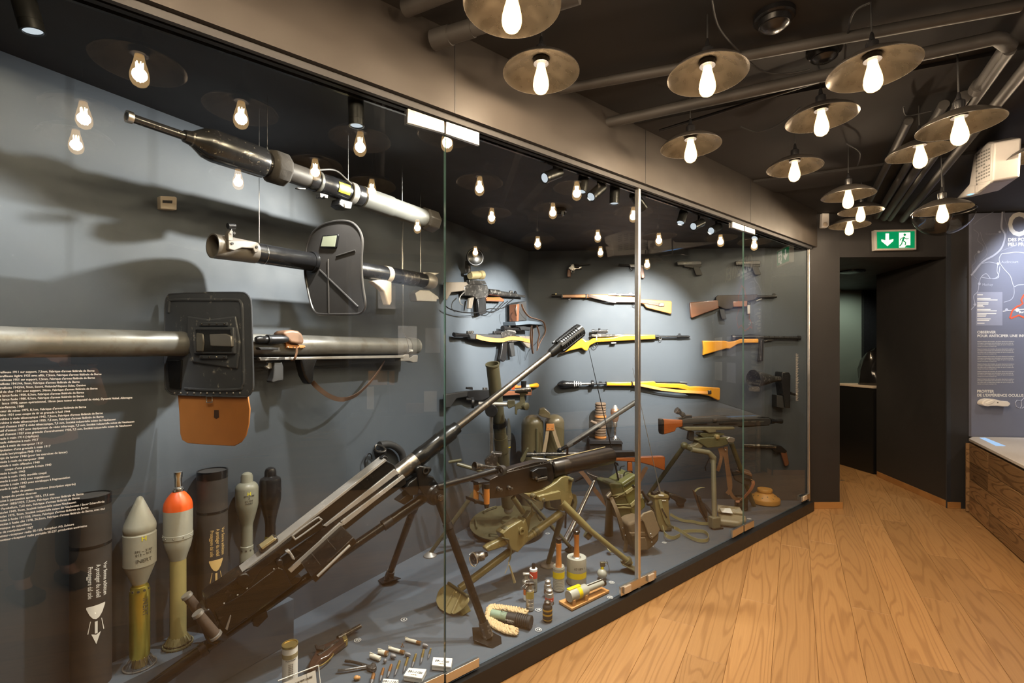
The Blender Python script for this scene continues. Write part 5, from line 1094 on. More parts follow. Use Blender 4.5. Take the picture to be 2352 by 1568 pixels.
sc_ = part(t, 'telescope', m_gunw, M().lathe(a, d, [(0, .015), (0, .017), (L_*.16, .017), (L_*.2, .012), (L_*.42, .012), (L_*.43, .015), (L_*.55, .015), (L_*.56, .013), (L_*.9, .013), (L_*.95, .015), (L_, .015), (L_, .012)], 20))
part(sc_, 'scope_turret', m_gun, M().rod(eh(QQ((1083, 815))[0], .052), eh(QQ((1083, 788))[0], .052), .010, n=12))
en(t, 'scope_mount', QQ((1050, 850), (1190, 850), (1200, 875), (1045, 878)), .056, .044, m_gun, bev=.002)
ering(t, 'trigger_guard', QQ((1020, 1050))[0], .024, .0032); en(t, 'trigger', QQ((1005, 1025), (1015, 1025), (1022, 1060), (1012, 1062)), .05, .045, bev=.001)
en(t, 'magazine', QQ((1268, 1008), (1355, 1005), (1352, 1030), (1270, 1032)), .058, .038, m_silver, bev=.002)
ering(t, 'sling_swivel', QQ((2050, 955))[0], .011, .003, .05, m_chrome); pegs(t, QQ((950, 990), (1500, 940), (1850, 930)))
# submachine guns
t = thing('submachine_gun', 'dark submachine gun with walnut butt and pale magazine, upper row under the last pistol', 'gun', eh(RQ((900, 380))[0]), 'submachine guns on the end wall')
en(t, 'stock', RQ((178, 392), (190, 384), (420, 366), (605, 350), (640, 350), (650, 480), (600, 500), (400, 570), (215, 640), (196, 630), (186, 560)), .064, .030, m_wood3, 'dark walnut butt', .008, 3)
en(t, 'receiver', RQ((600, 300), (640, 268), (900, 262), (1050, 262), (1220, 255), (1282, 250), (1284, 300), (1232, 345), (1130, 365), (1120, 458), (880, 468), (860, 492), (760, 500), (640, 450), (604, 420)), .062, .034, m_mgb, bev=.004)
en(t, 'forend', RQ((880, 370), (1118, 360), (1116, 455), (885, 462)), .066, .032, m_wood3, bev=.006)
erod(t, 'barrel', RQ((1270, 292))[0], RQ((1592, 290))[0], .014); en(t, 'front_sight', RQ((1530, 272), (1540, 240), (1575, 238), (1580, 272)), .055, .042)
en(t, 'magazine', RQ((1116, 428), (1166, 428), (1166, 574), (1118, 576)), .064, .040, m_alu, 'pale stubby magazine', .004)
ering(t, 'magazine_ring', RQ((1145, 405))[0], .010, .003, .052); en(t, 'grip_lever', RQ((660, 500), (740, 500), (780, 660), (700, 660), (680, 600)), .06, .038, m_blackmt, bev=.004)
part(t, 'latch', m_alu, M().path([eh(q, .066) for q in RQ((1260, 365), (1300, 345), (1350, 330))], .005, 8)); pegs(t, RQ((760, 420), (1100, 400)))
t = thing('submachine_gun', 'submachine gun with orange wooden stock and long straight magazine, above the horn', 'gun', eh(RQ((1000, 1010))[0]), 'submachine guns on the end wall')
en(t, 'stock', RQ((385, 1012), (740, 1015), (820, 1030), (910, 1020), (1000, 984), (1302, 982), (1302, 1050), (1040, 1052), (960, 1068), (860, 1130), (825, 1146), (780, 1140), (600, 1190), (410, 1246), (390, 1252), (398, 1130)), .066, .030, m_wood2, 'orange wooden stock', .008, 3)
erod(t, 'receiver', RQ((868, 955))[0], RQ((1312, 952))[0], .020); en(t, 'receiver_body', RQ((1180, 930), (1310, 930), (1380, 950), (1380, 1000), (1310, 985), (1180, 980)), .062, .036)
erod(t, 'end_cap', RQ((862, 955))[0], RQ((905, 955))[0], .022, m=m_gunw); en(t, 'rear_sight', RQ((1105, 915), (1160, 900), (1240, 910), (1270, 932), (1110, 935)), .056, .044)
a = eh(RQ((1310, 960))[0]); b_ = eh(RQ((1980, 970))[0]); d = (b_-a).normalized(); L_ = (b_-a).length
part(t, 'barrel_jacket', m_gun, M().lathe(a, d, [(0, .017)]+sum([[(L_*(.08+k*.12), .016), (L_*(.085+k*.12), .013), (L_*(.11+k*.12), .013), (L_*(.115+k*.12), .016)] for k in range(7)], [])+[(L_*.93, .016), (L_*.94, .022), (L_, .022)], 18))
en(t, 'magazine', RQ((1332, 985), (1384, 985), (1376, 1345), (1290, 1345), (1306, 1200)), .066, .040, m_gun, 'long straight magazine', .004)
part(t, 'magazine_edge', m_silver, M().rod(eh(RQ((1352, 1000))[0], .0665), eh(RQ((1335, 1335))[0], .0665), .002, n=6))
en(t, 'bayonet_lug', RQ((1390, 1010), (1480, 990), (1550, 995), (1550, 1008), (1400, 1030)), .055, .045, m_gunw); pegs(t, RQ((600, 1110), (1200, 1020)))
# rifle with a rifle grenade
t = thing('rifle', 'golden rifle with a black grenade on its muzzle and a leather sling, lower row', 'rifle', eh(IQ((900, 1170))[0]), 'rifles on the end wall')
en(t, 'stock', IQ((804, 1146), (990, 1140), (1000, 1155), (1200, 1160), (1245, 1168), (1285, 1185), (1340, 1183), (1532, 1194), (1536, 1210), (1534, 1298), (1515, 1299), (1440, 1262), (1300, 1238), (1240, 1210), (1180, 1200), (860, 1182), (806, 1180)), .066, .030, m_wood2, 'golden wooden stock', .009, 4)
en(t, 'handguard', IQ((586, 1148), (800, 1148), (800, 1180), (586, 1178)), .064, .032, m_wood2, None, .010, 4)
for x in (584, 800): en(t, 'barrel_band', IQ((x, 1143), (x+10, 1143), (x+10, 1184), (x, 1184)), .068, .030, m_gun, bev=.003)
en(t, 'receiver', IQ((988, 1140), (1130, 1146), (1262, 1152), (1262, 1160), (1200, 1162), (1000, 1156)), .060, .036, m_gun); en(t, 'bolt_end', IQ((1200, 1145), (1262, 1150), (1262, 1160), (1205, 1160)), .058, .04, m_alu, bev=.002)
part(t, 'sling', m_slv, M().ribbon([EN.hit(*q, .072) for q in IQ((812, 1160), (900, 1176), (1040, 1205), (1180, 1222), (1320, 1230), (1440, 1236))], (0, 0, 1), .026, .003), 'light leather sling')
en(t, 'sling_buckle', IQ((1432, 1218), (1462, 1216), (1464, 1246), (1434, 1248)), .077, .062, m_gunw, bev=.003)
a = eh(IQ((588, 1160))[0]); b_ = eh(IQ((180, 1166))[0]); d = (b_-a).normalized(); L_ = (b_-a).length; fx = lambda x: (588-x)/408*L_
part(t, 'barrel', m_gun, M().lathe(a, d, [(0, .011), (fx(540), .010), (fx(490), .009), (fx(484), .009)], 16))
gr = part(t, 'grenade', m_black, M().lathe(a, d, [(fx(385), .012), (fx(384), .016), (fx(330), .028), (fx(270), .030), (fx(262), .033), (fx(228), .037), (fx(200), .026), (fx(186), .012), (fx(180), .003)], 28), 'black rifle grenade')
for x in (380, 362, 345, 328): part(gr, 'white_ring', m_print, M().lathe(a, d, [(fx(x), .018+(384-x)*.00019), (fx(x-7), .0188+(384-x)*.0002)], 24))
part(gr, 'tail_rod', m_silver, M().lathe(a, d, [(fx(470), .013), (fx(380), .0125)], 18)); part(gr, 'guide_disc', m_gun, M().lathe(a, d, [(fx(485), .034), (fx(462), .034)], 12), bev=.004)
en(t, 'front_sight', IQ((525, 1150), (530, 1142), (552, 1142), (556, 1156)), .055, .044); pegs(t, IQ((700, 1165), (1000, 1170), (1400, 1220)))
# horn lamp
t = thing('horn', 'dark metal horn with a wide mouth on a black box, by the wall end', 'horn', eh(IQ((2060, 1150))[0], .1))
a = eh(IQ((1812, 1125))[0], .22); b_ = eh(IQ((2045, 1120))[0], .11); d = (b_-a).normalized(); L_ = (b_-a).length
part(t, 'horn_cone', m_gunw, M().lathe(a, d, [(L_, .016), (L_*.93, .018), (L_*.92, .026), (L_*.84, .027), (L_*.8, .024), (L_*.3, .062), (0, .087), (-.002, .090), (-.004, .086), (L_*.3, .060), (L_*.8, .02)], 32, False))
en(t, 'box', IQ((2048, 1062), (2110, 1066), (2122, 1090), (2120, 1365), (2075, 1360), (2045, 1130)), .15, .0, m_black, bev=.008)
en(t, 'box_side', IQ((2005, 1255), (2070, 1265), (2070, 1368), (2005, 1358)), .13, .03, m_blackmt, bev=.005)
erod(t, 'trigger_bar', IQ((2120, 1240))[0], IQ((2170, 1255))[0], .012, o=.1); part(t, 'knob', m_alu, M().ball(eh(IQ((2166, 1250))[0], .1), .012, 8))
# flare pistol
t = thing('flare_pistol', 'dark long barrelled flare pistol on the end wall behind the machine gun tripod', 'pistol', eh(JQ((1400, 560))[0]))
erod(t, 'barrel', JQ((1120, 533))[0], JQ((1440, 545))[0], .018, .020, m=m_gunw); en(t, 'frame', JQ((1420, 525), (1500, 540), (1560, 590), (1545, 615), (1440, 600), (1410, 570)), .066, .034)
en(t, 'grip', JQ((1490, 580), (1555, 588), (1582, 715), (1570, 740), (1540, 745), (1515, 660)), .066, .034, m_wood3, bev=.008); ering(t, 'trigger_guard', JQ((1450, 605))[0], .022, .003); pegs(t, JQ((1300, 545), (1520, 600)))

# ------------------------------------------------------------------ SMALL SHELF ON THE END WALL
t = thing('wall_shelf', 'small dark box shelf low on the end wall behind the water jacket', 'shelf', EN.hit(*HQ((1530, 780))[0], .1))
en(t, 'shelf_top', HQ((1385, 768), (1395, 750), (1675, 752), (1688, 772), (1688, 784), (1385, 782)), .20, .0, m_caseceil, bev=.003)
en(t, 'shelf_box', HQ((1392, 786), (1682, 788), (1682, 850), (1392, 850)), .18, .0, m_dark, bev=.003)
m_coil = mat('brown leather coil', (.13, .085, .055), .55, var=.2, scale=30)
q = EN.hit(*HQ((1487, 765))[0], .12); Hs = lambda y: (765-y)/3.92*q.y/FPX
t = thing('leather_bellows', 'brown ridged leather cylinder with two straps, standing on the small shelf', 'cylinder', q)
prof = []
for k in range(15):
    z0 = Hs(755)+(Hs(412)-Hs(755))*k/15; dz = (Hs(412)-Hs(755))/15; prof += [(z0, .046), (z0+dz*.3, .0525), (z0+dz*.75, .0525), (z0+dz*.98, .046)]
part(t, 'coil_body', m_coil, M().lathe(q, UP, [(0.003, .048)]+prof+[(Hs(408), .046)], 28))
for y in (530, 715): part(t, 'strap', m_leath, M().lathe(q, UP, [(Hs(y+9), .0535), (Hs(y+9), .0550), (Hs(y-9), .0550), (Hs(y-9), .0535)], 28, False), 'orange brown strap')
part(t, 'spout', m_coil, M().rod(q+V((-.03, -.02, Hs(600))), q+V((-.10, -.03, Hs(572))), .018, .012, n=14))
q = EN.hit(*HQ((1618, 768))[0], .12); Hs = lambda y: (768-y)/3.92*q.y/FPX
m_cop = mat('brushed copper', (.55, .31, .20), .35, metal=.9, var=.12)
t = thing('finned_grenade', 'copper and steel grenade with a finned foot, standing on the small shelf', 'grenade', q)
part(t, 'body', m_cop, M().lathe(q, UP, [(Hs(585), .020), (Hs(560), .032), (Hs(500), .043), (Hs(480), .043), (Hs(466), .036), (Hs(462), .030)], 28)); part(t, 'nose', m_alu, M().lathe(q, UP, [(Hs(466), .0305), (Hs(440), .018), (Hs(432), .012)], 24))
part(t, 'stem', m_silver, M().lathe(q, UP, [(Hs(730), .012), (Hs(700), .010), (Hs(630), .011), (Hs(626), .020), (Hs(590), .022), (Hs(584), .020)], 22))
part(t, 'foot', m_silver, M().lathe(q, UP, [(.003, .044), (.01, .044), (Hs(745), .036), (Hs(705), .012)], 24)); part(t, 'foot_fin', m_inkd, M().box(q+V((0, -.036, .028)), .012, .012, .03).box(q+V((.026, -.026, .028)), .012, .012, .03).box(q+V((-.026, -.026, .028)), .012, .012, .03), kind='stuff')

# ------------------------------------------------------------------ WEAPONS ON THE BACK WALL
EQ = lambda *p: cr(980, 540, 3.732, p)
def bh(q, o=.06): return BK.hit(*q, o)
m_brst = mat('brown grey plastic stock', (.16, .135, .11), .45, var=.1)
t = thing('assault_rifle', 'dark assault rifle with night sight and large black lamp disc, on back wall', 'rifle', bh(EQ((450, 480))[0]), 'assault rifles on the back wall')
bk_(t, 'stock', EQ((165, 402), (345, 400), (362, 425), (340, 470), (300, 480), (215, 490), (175, 560), (162, 545)), .075, .045, m_brst, 'brown plastic stock', .008, 3)
bk_(t, 'receiver', EQ((325, 440), (370, 415), (520, 425), (532, 470), (525, 525), (480, 540), (430, 548), (400, 520), (330, 515)), .080, .045, m_lgrey if 0 else m_gunw, None, .005)
bk_(t, 'magazine', EQ((438, 545), (505, 520), (515, 668), (458, 690), (446, 660)), .072, .048, m_gun, None, .005)
bk_(t, 'grip', EQ((372, 540), (410, 530), (390, 630), (362, 628)), .072, .045, m_brst, None, .006)
a = bh(EQ((525, 485))[0]); b_ = bh(EQ((842, 526))[0]); d = (b_-a).normalized(); L_ = (b_-a).length
part(t, 'barrel_jacket', m_gunw, M().lathe(a, d, [(0, .026)]+sum([[(L_*(.05+k*.04), .028), (L_*(.065+k*.04), .028), (L_*(.07+k*.04), .022), (L_*(.085+k*.04), .022)] for k in range(6)], [])+[(L_*.3, .023), (L_*.72, .017), (L_*.78, .013), (L_*.98, .012), (L_, .008)], 20))
bk_(t, 'front_sight', EQ((755, 505), (765, 475), (778, 500), (782, 520), (758, 520)), .068, .05); bk_(t, 'gas_block', EQ((718, 492), (720, 474), (740, 474), (742, 498)), .068, .05, m_gunw)
bk_(t, 'heat_shield', EQ((510, 535), (630, 530), (665, 548), (660, 570), (515, 565)), .062, .045, m_wood3, None, .004)
for y in (536, 548): part(t, 'red_wire', m_orange, M().rod(bh(EQ((515, y))[0], .065), bh(EQ((625, y+2))[0], .065), .0028, n=6))
bk_(t, 'sight_base', EQ((365, 385), (500, 390), (515, 420), (370, 420)), .085, .05, m_gunw)
a = bh(EQ((370, 345))[0], .085); b_ = bh(EQ((478, 340))[0], .11); d = (b_-a).normalized(); L_ = (b_-a).length
part(t, 'night_sight', m_brz, M().lathe(a, d, [(0, .030), (L_*.6, .032), (L_*.62, .024), (L_*.75, .024), (L_*.78, .035), (L_, .036), (L_, .030), (L_*.9, .028)], 24))
lc = bh(EQ((415, 190))[0], .16); ld = V((.35, -1, .05)).normalized()
lp_ = part(t, 'lamp_housing', m_gun, M().lathe(lc, ld, [(-.09, .03), (-.07, .05), (-.02, .066), (.0, .070), (.012, .070), (.014, .066), (.010, .064)], 36), 'large round black infrared lamp')
part(lp_, 'lamp_glass', m_black, M().lathe(lc, ld, [(.008, .0645), (.013, .050), (.016, .02), (.017, .002)], 32))
bk_(t, 'lamp_bracket', EQ((365, 215), (378, 215), (380, 320), (362, 320)), .1, .06, m_gunw); 
for q in (((160, 605), (200, 632), (300, 660), (400, 665), (470, 655), (540, 630), (600, 632), (660, 620), (700, 580), (745, 545)), ((515, 655), (570, 660), (620, 610), (660, 570))):
    part(t, 'cable', m_gun, M().path(catmull([bh(p, .07) for p in EQ(*q)], 4), .0045, 8))
part(t, 'trigger_cable', m_alu, M().path(catmull([bh(p, .1) for p in EQ((320, 490), (285, 530), (285, 580), (310, 600))], 4), .004, 8)); pegs(t, EQ((300, 450), (560, 500)), BK, .06)
t = thing('assault_rifle', 'assault rifle with orange leather sling and short telescope, below the one with the lamp', 'rifle', bh(EQ((600, 880))[0]), 'assault rifles on the back wall')
a = bh(EQ((232, 850))[0]); b_ = bh(EQ((520, 862))[0])
part(t, 'barrel', m_gun, M().lathe(a, b_-a, [(0, .012), (0, .016), (.05, .014), (.06, .011), ((b_-a).length, .013)], 16)); erod(t, 'grenade_rod', EQ((240, 868))[0], EQ((380, 866))[0], .006, pl=BK, o=.06)
bk_(t, 'handguard', EQ((365, 845), (430, 850), (580, 850), (640, 850), (645, 900), (440, 895), (380, 890)), .078, .044, m_blackmt, None, .006)
bk_(t, 'front_sight', EQ((355, 845), (356, 820), (400, 818), (410, 830), (395, 848)), .07, .05, m_gunw); bk_(t, 'rear_sight', EQ((578, 845), (580, 822), (640, 815), (645, 845)), .068, .05)
bk_(t, 'receiver', EQ((640, 835), (690, 815), (760, 830), (770, 860), (800, 865), (800, 905), (740, 920), (650, 910)), .080, .044, m_gunw, None, .004)
bk_(t, 'stock', EQ((795, 862), (890, 865), (895, 900), (885, 970), (860, 955), (820, 910)), .075, .045, m_brst, None, .006)
bk_(t, 'magazine', EQ((652, 918), (695, 915), (690, 1000), (682, 1070), (660, 1085), (630, 1065), (645, 990)), .072, .048, m_gun, None, .004); bk_(t, 'grip', EQ((712, 925), (748, 920), (762, 1035), (730, 1042)), .070, .046, m_blackmt, None, .005)
a = bh(EQ((650, 795))[0], .07); b_ = bh(EQ((806, 803))[0], .07); d = (b_-a).normalized(); L_ = (b_-a).length
part(t, 'telescope', m_gun, M().lathe(a, d, [(0, .016), (0, .021), (L_*.2, .020), (L_*.24, .014), (L_*.5, .014), (L_*.55, .018), (L_*.65, .018), (L_*.7, .015), (L_*.85, .019), (L_, .019)], 20)); part(t, 'scope_turret', m_gunw, M().rod(bh(EQ((712, 795))[0], .07), bh(EQ((712, 775))[0], .07), .012, n=10))
bk_(t, 'scope_mount', EQ((665, 830), (680, 812), (760, 815), (770, 838)), .074, .06, m_alu)
part(t, 'sling', m_orange if 0 else m_leath, M().ribbon(catmull([bh(p, o) for p, o in zip(EQ((425, 868), (520, 892), (640, 900), (720, 882), (800, 888), (892, 910)), (.085, .09, .088, .086, .085, .078))], 5), (0, 0, 1), .034, .003), 'bright orange leather sling'); pegs(t, EQ((500, 870), (780, 885)), BK, .06)
t = thing('assault_rifle', 'dark assault rifle crossed by the mortar tube, a yellow practice grenade on its muzzle', 'rifle', bh(EQ((450, 1370))[0]), 'assault rifles on the back wall')
bk_(t, 'stock', EQ((165, 1362), (355, 1332), (372, 1350), (350, 1385), (260, 1400), (205, 1478), (165, 1482)), .075, .045, m_blackmt, None, .008, 3)
bk_(t, 'receiver', EQ((350, 1335), (420, 1328), (540, 1325), (545, 1385), (470, 1420), (400, 1415), (350, 1385)), .078, .044, m_gun, None, .004)
bk_(t, 'sight', EQ((350, 1318), (352, 1300), (395, 1300), (398, 1325)), .07, .05); bk_(t, 'front_post', EQ((492, 1340), (495, 1305), (522, 1305), (526, 1345)), .07, .05, m_gunw)
bk_(t, 'handguard', EQ((540, 1330), (780, 1335), (905, 1320), (900, 1375), (780, 1370), (545, 1385)), .076, .046, m_wood3, None, .006)
a = bh(EQ((740, 1305))[0], .075); b_ = bh(EQ((992, 1282))[0], .075); d = (b_-a).normalized(); L_ = (b_-a).length
m_yo = mat('orange yellow plastic', (.85, .36, .02), .4, var=.03)
part(t, 'practice_grenade', m_yo, M().lathe(a, d, [(L_*.5, .014), (L_*.56, .015), (L_*.75, .024), (L_*.93, .031), (L_*.98, .026), (L_, .012)], 24), 'orange yellow bulb shaped practice grenade')
part(t, 'grenade_tail', m_orange, M().lathe(a, d, [(0, .012), (.0, .022), (L_*.1, .022), (L_*.1, .012), (L_*.3, .013)], 20)); part(t, 'grenade_rings', m_cream, M().lathe(a, d, [(L_*.3, .014), (L_*.32, .019), (L_*.4, .019), (L_*.42, .014), (L_*.52, .014)], 20)); pegs(t, EQ((450, 1370), (800, 1350)), BK, .06)
# bracket shelf with case and straps
t = thing('bracket_shelf', 'small grey bracket shelf high in the corner', 'shelf', bh(EQ((880, 750))[0], .1))
bk_(t, 'shelf_board', EQ((762, 742), (870, 732), (1010, 745), (1012, 768), (880, 762), (765, 772)), .14, .0, m_casefloor, None, .002); bk_(t, 'shelf_side', EQ((765, 772), (800, 775), (905, 790), (905, 812), (810, 812), (800, 790), (765, 785)), .10, .0, m_dark, None, .002)
t = thing('leather_case', 'black upright case with hanging leather straps on the bracket shelf', 'case', bh(EQ((820, 735))[0], .09))
bk_(t, 'case_body', EQ((776, 590), (800, 575), (858, 565), (860, 732), (776, 738)), .125, .03, m_blackmt, None, .006); bk_(t, 'case_side', EQ((772, 592), (796, 588), (790, 736), (774, 738)), .13, .05, m_wood3, None, .004)
for q in (((815, 590), (830, 640), (880, 700), (950, 722), (1000, 745), (1018, 800), (1010, 850), (970, 920), (945, 990)), ((900, 775), (890, 860), (900, 960), (912, 1015), (905, 930), (908, 800)), ((945, 775), (965, 850), (955, 900), (948, 985)), ((765, 615), (757, 640), (768, 690))):
    part(t, 'strap', m_strapd if q[0][0] != 815 else m_dleath, M().ribbon(catmull([bh(p, .17 if k < 4 else .16) for k, p in enumerate(EQ(*q))], 4), V((.6, -.5, .3)), .016, .003), 'hanging leather strap')
# gas hose on the back wall
t = thing('hose_handle', 'black handle with a bent hose on the back wall behind the big gun', 'handle', bh(BQ((1470, 90))[0]))
part(t, 'hose', m_blackmt, M().path(catmull([bh(p, .05) for p in BQ((1440, 60), (1490, 55), (1540, 70), (1580, 110), (1592, 170))], 5), .023, 12)); hl = BQ((1410, 85), (1420, 60), (1460, 70), (1478, 95), (1450, 105), (1420, 98))
part(t, 'ring_grip', m_gunw, M().path(catmull([bh(p, .07) for p in hl]+[bh(hl[0], .07)], 3), .007, 8)); part(t, 'wire_loop', m_gun, M().path(catmull([bh(p, .03) for p in BQ((1350, 220), (1348, 160), (1365, 120), (1385, 118), (1392, 150))], 4), .004, 6))
bk_(t, 'bracket', BQ((1440, 95), (1480, 90), (1490, 130), (1450, 140)), .06, .001, m_gun)
# solid box added on the wall for a thermostat's reflection in the glass
t = thing('thermostat_reflection', 'cream wall box with a dark window, on the back wall below the highest launcher', 'box', BK.hit(387, 465, .02))
part(t, 'box', m_cream, plate(BK, LQ((348, 675), (452, 680), (462, 690), (460, 770), (350, 762)), .03, 0), None, .003); part(t, 'window', m_dark, plate(BK, LQ((364, 704), (430, 706), (428, 726), (364, 722)), .0312, .02))
# ------------------------------------------------------------------ SMALL THINGS ON THE CASE FLOOR
GQ = lambda *p: cr(1080, 1180, 5.2275, p)
m_bone = mat('paper cartridge white', (.70, .66, .56), .7, var=.06)
m_copper = mat('copper case', (.62, .30, .12), .32, metal=.9, var=.15)
m_bcase = mat('brass case', (.52, .38, .14), .32, metal=.9, var=.15)
m_lead = mat('dull lead', (.22, .22, .23), .5, metal=.4, var=.15)
m_box = mat('white card box', (.78, .76, .72), .6, var=.03)
m_fl = FL
def fl(q, z=0.0):   # point where the sight line of pixel q meets height z over the case floor
    return Pl((0, 2, CZ+.004+z), (1, 0, 0), (0, 1, 0)).hit(*q)
# tin can
c = fl((666, 1580)); t = thing('paper_tube', 'white and gold cardboard tube standing before the gun magazine', 'tube', c); h_ = (1580-1477)*c.y/FPX; r_ = .030
part(t, 'tube_body', m_box, M().lathe(c, UP, [(.001, r_), (h_*.72, r_)], 32)); part(t, 'gold_band', m_brz, M().lathe(c, UP, [(h_*.72, r_+.0004), (h_*.82, r_+.0004)], 32)); part(t, 'tube_neck', m_box, M().lathe(c, UP, [(h_*.82, r_), (h_*.95, r_)], 32))
part(t, 'lid', m_bcase, M().lathe(c, UP, [(h_*.95, r_+.001), (h_, r_+.002), (h_, r_-.003), (h_-.003, r_-.004)], 32), 'gold metal lid')
for k, z in enumerate((.68, .60, .56, .52, .48, .44, .40, .36, .32)): wraptext(t, 'label_print', 'IIIIIII IIII' if k else 'MUNITION', .006 if k else .008, c, UP, r_, .1, h_*z, m_inkd, toward(c), False)
# antique pistol, lying
PP = Pl((0, 2, CZ+.034), (1, 0, 0), (0, 1, 0))
t = thing('antique_pistol', 'antique wooden percussion pistol lying beside the white tube', 'pistol', PP.hit(*CQ((640, 700))[0]))
def pp(name, px, m, z1=0, z0=-.028, lab=None, bev=.004): return part(t, name, m, M().prism([PP.off(z1).hit(*q) for q in px], (0, 0, 1), z1-z0), lab, bev, 3)
m_pw = wood('dark red wood', (.060, .026, .014), (.026, .011, .006), .28, rings=6, tint=.03, coat=.5)
pp('stock', CQ((505, 715), (580, 690), (690, 640), (765, 612), (778, 655), (740, 690), (650, 755), (610, 800), (540, 830), (500, 885), (455, 925), (415, 918), (430, 860), (470, 790)), m_pw, .0, -.030, 'dark wooden stock', .009)
part(t, 'barrel', m_gunw, M().rod(PP.hit(*CQ((690, 650))[0], -.004), PP.hit(*CQ((892, 538))[0], -.004), .0125, .011, n=16)); pp('barrel_band', CQ((728, 632), (765, 612), (780, 652), (745, 675)), m_bcase, .003, -.028, None, .003)
pp('lock_plate', CQ((500, 790), (570, 740), (690, 655), (700, 668), (600, 745), (520, 800)), m_gunw, .003, -.006, None, .001); pp('hammer', CQ((480, 705), (500, 700), (520, 725), (560, 700), (580, 720), (560, 750), (520, 745), (495, 740)), m_gunw, .010, .0, None, .002)
part(t, 'trigger_guard', m_bcase, M().path(catmull([PP.hit(*q, -.015) for q in CQ((640, 765), (645, 800), (600, 850), (545, 890), (500, 905))], 4), .0035, 8), 'brass trigger guard')
# pliers
t = thing('bullet_mould', 'steel bullet mould pliers lying open beside the antique pistol', 'pliers', fl(CQ((880, 900))[0]))
part(t, 'handle', m_silver, M().path(catmull([fl(q, .008) for q in CQ((690, 938), (780, 932), (880, 915), (965, 900))], 4), [.006]*13, 8)); part(t, 'handle', m_gunw, M().path(catmull([fl(q, .010) for q in CQ((755, 852), (830, 862), (900, 880), (965, 900))], 4), [.006]*13, 8))
part(t, 'jaw', m_gunw, M().prism([fl(q, .016) for q in CQ((945, 890), (985, 880), (1000, 862), (1030, 870), (1040, 905), (1010, 925), (955, 912))], (0, 0, 1), .015), bev=.002)
# cartridges
def cart(tip, end, r, mats, lab, k):
    a = fl(CQ(tip)[0], r+.001); b_ = fl(CQ(end)[0], r+.001); d = (a-b_).normalized(); L_ = (a-b_).length
    o = thing('cartridge', lab, 'cartridge', b_, 'cartridges laid out on the case floor')
    part(o, 'case', mats[0], M().lathe(b_, d, [(0, r*.9), (.002, r), (.003, r*.85), (.004, r*.85), (.005, r), (L_*.5, r), (L_*.56, r*.88), (L_*.64, r*.86)], 16)); part(o, 'bullet', mats[1], M().lathe(b_, d, [(L_*.62, r*.84), (L_*.78, r*.72), (L_*.92, r*.4), (L_, r*.1)], 16))
RD = [((990, 1062), (1012, 972), .0085, (m_copper, m_lead), 'shortest copper cartridge, first of the row next to the white boxes'), ((1070, 1030), (1100, 922), .0065, (m_copper, m_lead), 'reddish copper cartridge, second of the row next to the white boxes'), ((1138, 995), (1172, 890), .0068, (m_copper, m_lead), 'fat orange copper cartridge, third of the row'), ((1203, 980), (1246, 855), .006, (m_bcase, m_lead), 'long brass cartridge, fourth of the row'), ((1282, 950), (1318, 828), .006, (m_bcase, m_lead), 'long brass cartridge, fifth of the row'), ((1358, 908), (1392, 795), .006, (m_bcase, m_lead), 'long brass cartridge, sixth of the row'), ((1436, 873), (1462, 755), .006, (m_bcase, m_lead), 'long dark brass cartridge, seventh of the row'), ((1504, 828), (1526, 742), .0045, (m_bcase, m_lead), 'thin short cartridge, last of the row by the upper white box')]
for k, (a, b_, r, mm_, lab) in enumerate(RD): cart(a, b_, r, mm_, lab, k)
def roll(p, q, r, name, lab, m, tipm=None, hook=False):
    a = fl(CQ(p)[0], r); b_ = fl(CQ(q)[0], r); d = (b_-a).normalized(); L_ = (b_-a).length
    o = thing(name, lab, 'cartridge', a, 'paper cartridges'); part(o, 'paper', m, M().lathe(a, d, [(0, r*.7), (r*.3, r), (L_*.72, r), (L_-r*.3, r), (L_, r*.8)], 16))
    if tipm: part(o, 'end', tipm, M().lathe(a, d, [(L_*.75, r*1.03), (L_, r*1.03), (L_, r*.7)], 16))
    part(o, 'paper_fold', m, M().box(a+d*r*.8+V((0, 0, r*.9)), r*2.4, r*.9, r*.25, d, (0, 0, 1)))
roll((982, 800), (1070, 832), .010, 'paper_cartridge', 'fat white paper cartridge next to the pliers', m_bone); roll((1055, 765), (1138, 785), .010, 'paper_cartridge', 'fat cream paper cartridge with a copper end', m_bone, m_copper); roll((1148, 735), (1288, 775), .0075, 'paper_cartridge', 'long white paper cartridge with an orange end, middle one', m_bone, m_copper); roll((1298, 655), (1435, 690), .0075, 'paper_cartridge', 'long cream paper cartridge with a torn hook end, the upper one', m_bone, m_copper)
for q, r, lab in (((1115, 850), .0085, 'round lead ball among the cartridges'), ((1190, 808), .010, 'hollow lead bullet beside the copper ended cartridge'), ((1322, 792), .0085, 'pointed lead bullet beside the long white paper cartridge'), ((1478, 712), .0085, 'ridged lead bullet beside the hooked paper cartridge')):
    c = fl(CQ(q)[0], r); o = thing('lead_bullet', lab, 'bullet', c, 'loose lead bullets')
    if r == .0085 and q[0] == 1115: part(o, 'ball', m_lead, M().ball(c, r, 10))
    else: part(o, 'bullet', m_lead, M().lathe(c-V((.012, -.004, 0)), (1, -.35, 0), [(0, r*.6), (.001, r), (.006, r), (.007, r*.9), (.008, r), (.018, r*.9), (.026, r*.45), (.028, .001)], 14))
c = fl(CQ((1272, 708))[0]); o = thing('primer_cap', 'tiny dark percussion caps among the cartridges', 'cap', c); part(o, 'cap', m_copper, M().rod(c, c+V((0, 0, .006)), .003, n=10).rod(c+V((.008, -.012, 0)), c+V((.008, -.012, .003)), .003, n=10).rod(c+V((-.002, -.014, 0)), c+V((-.002, -.014, .004)), .003, n=10))
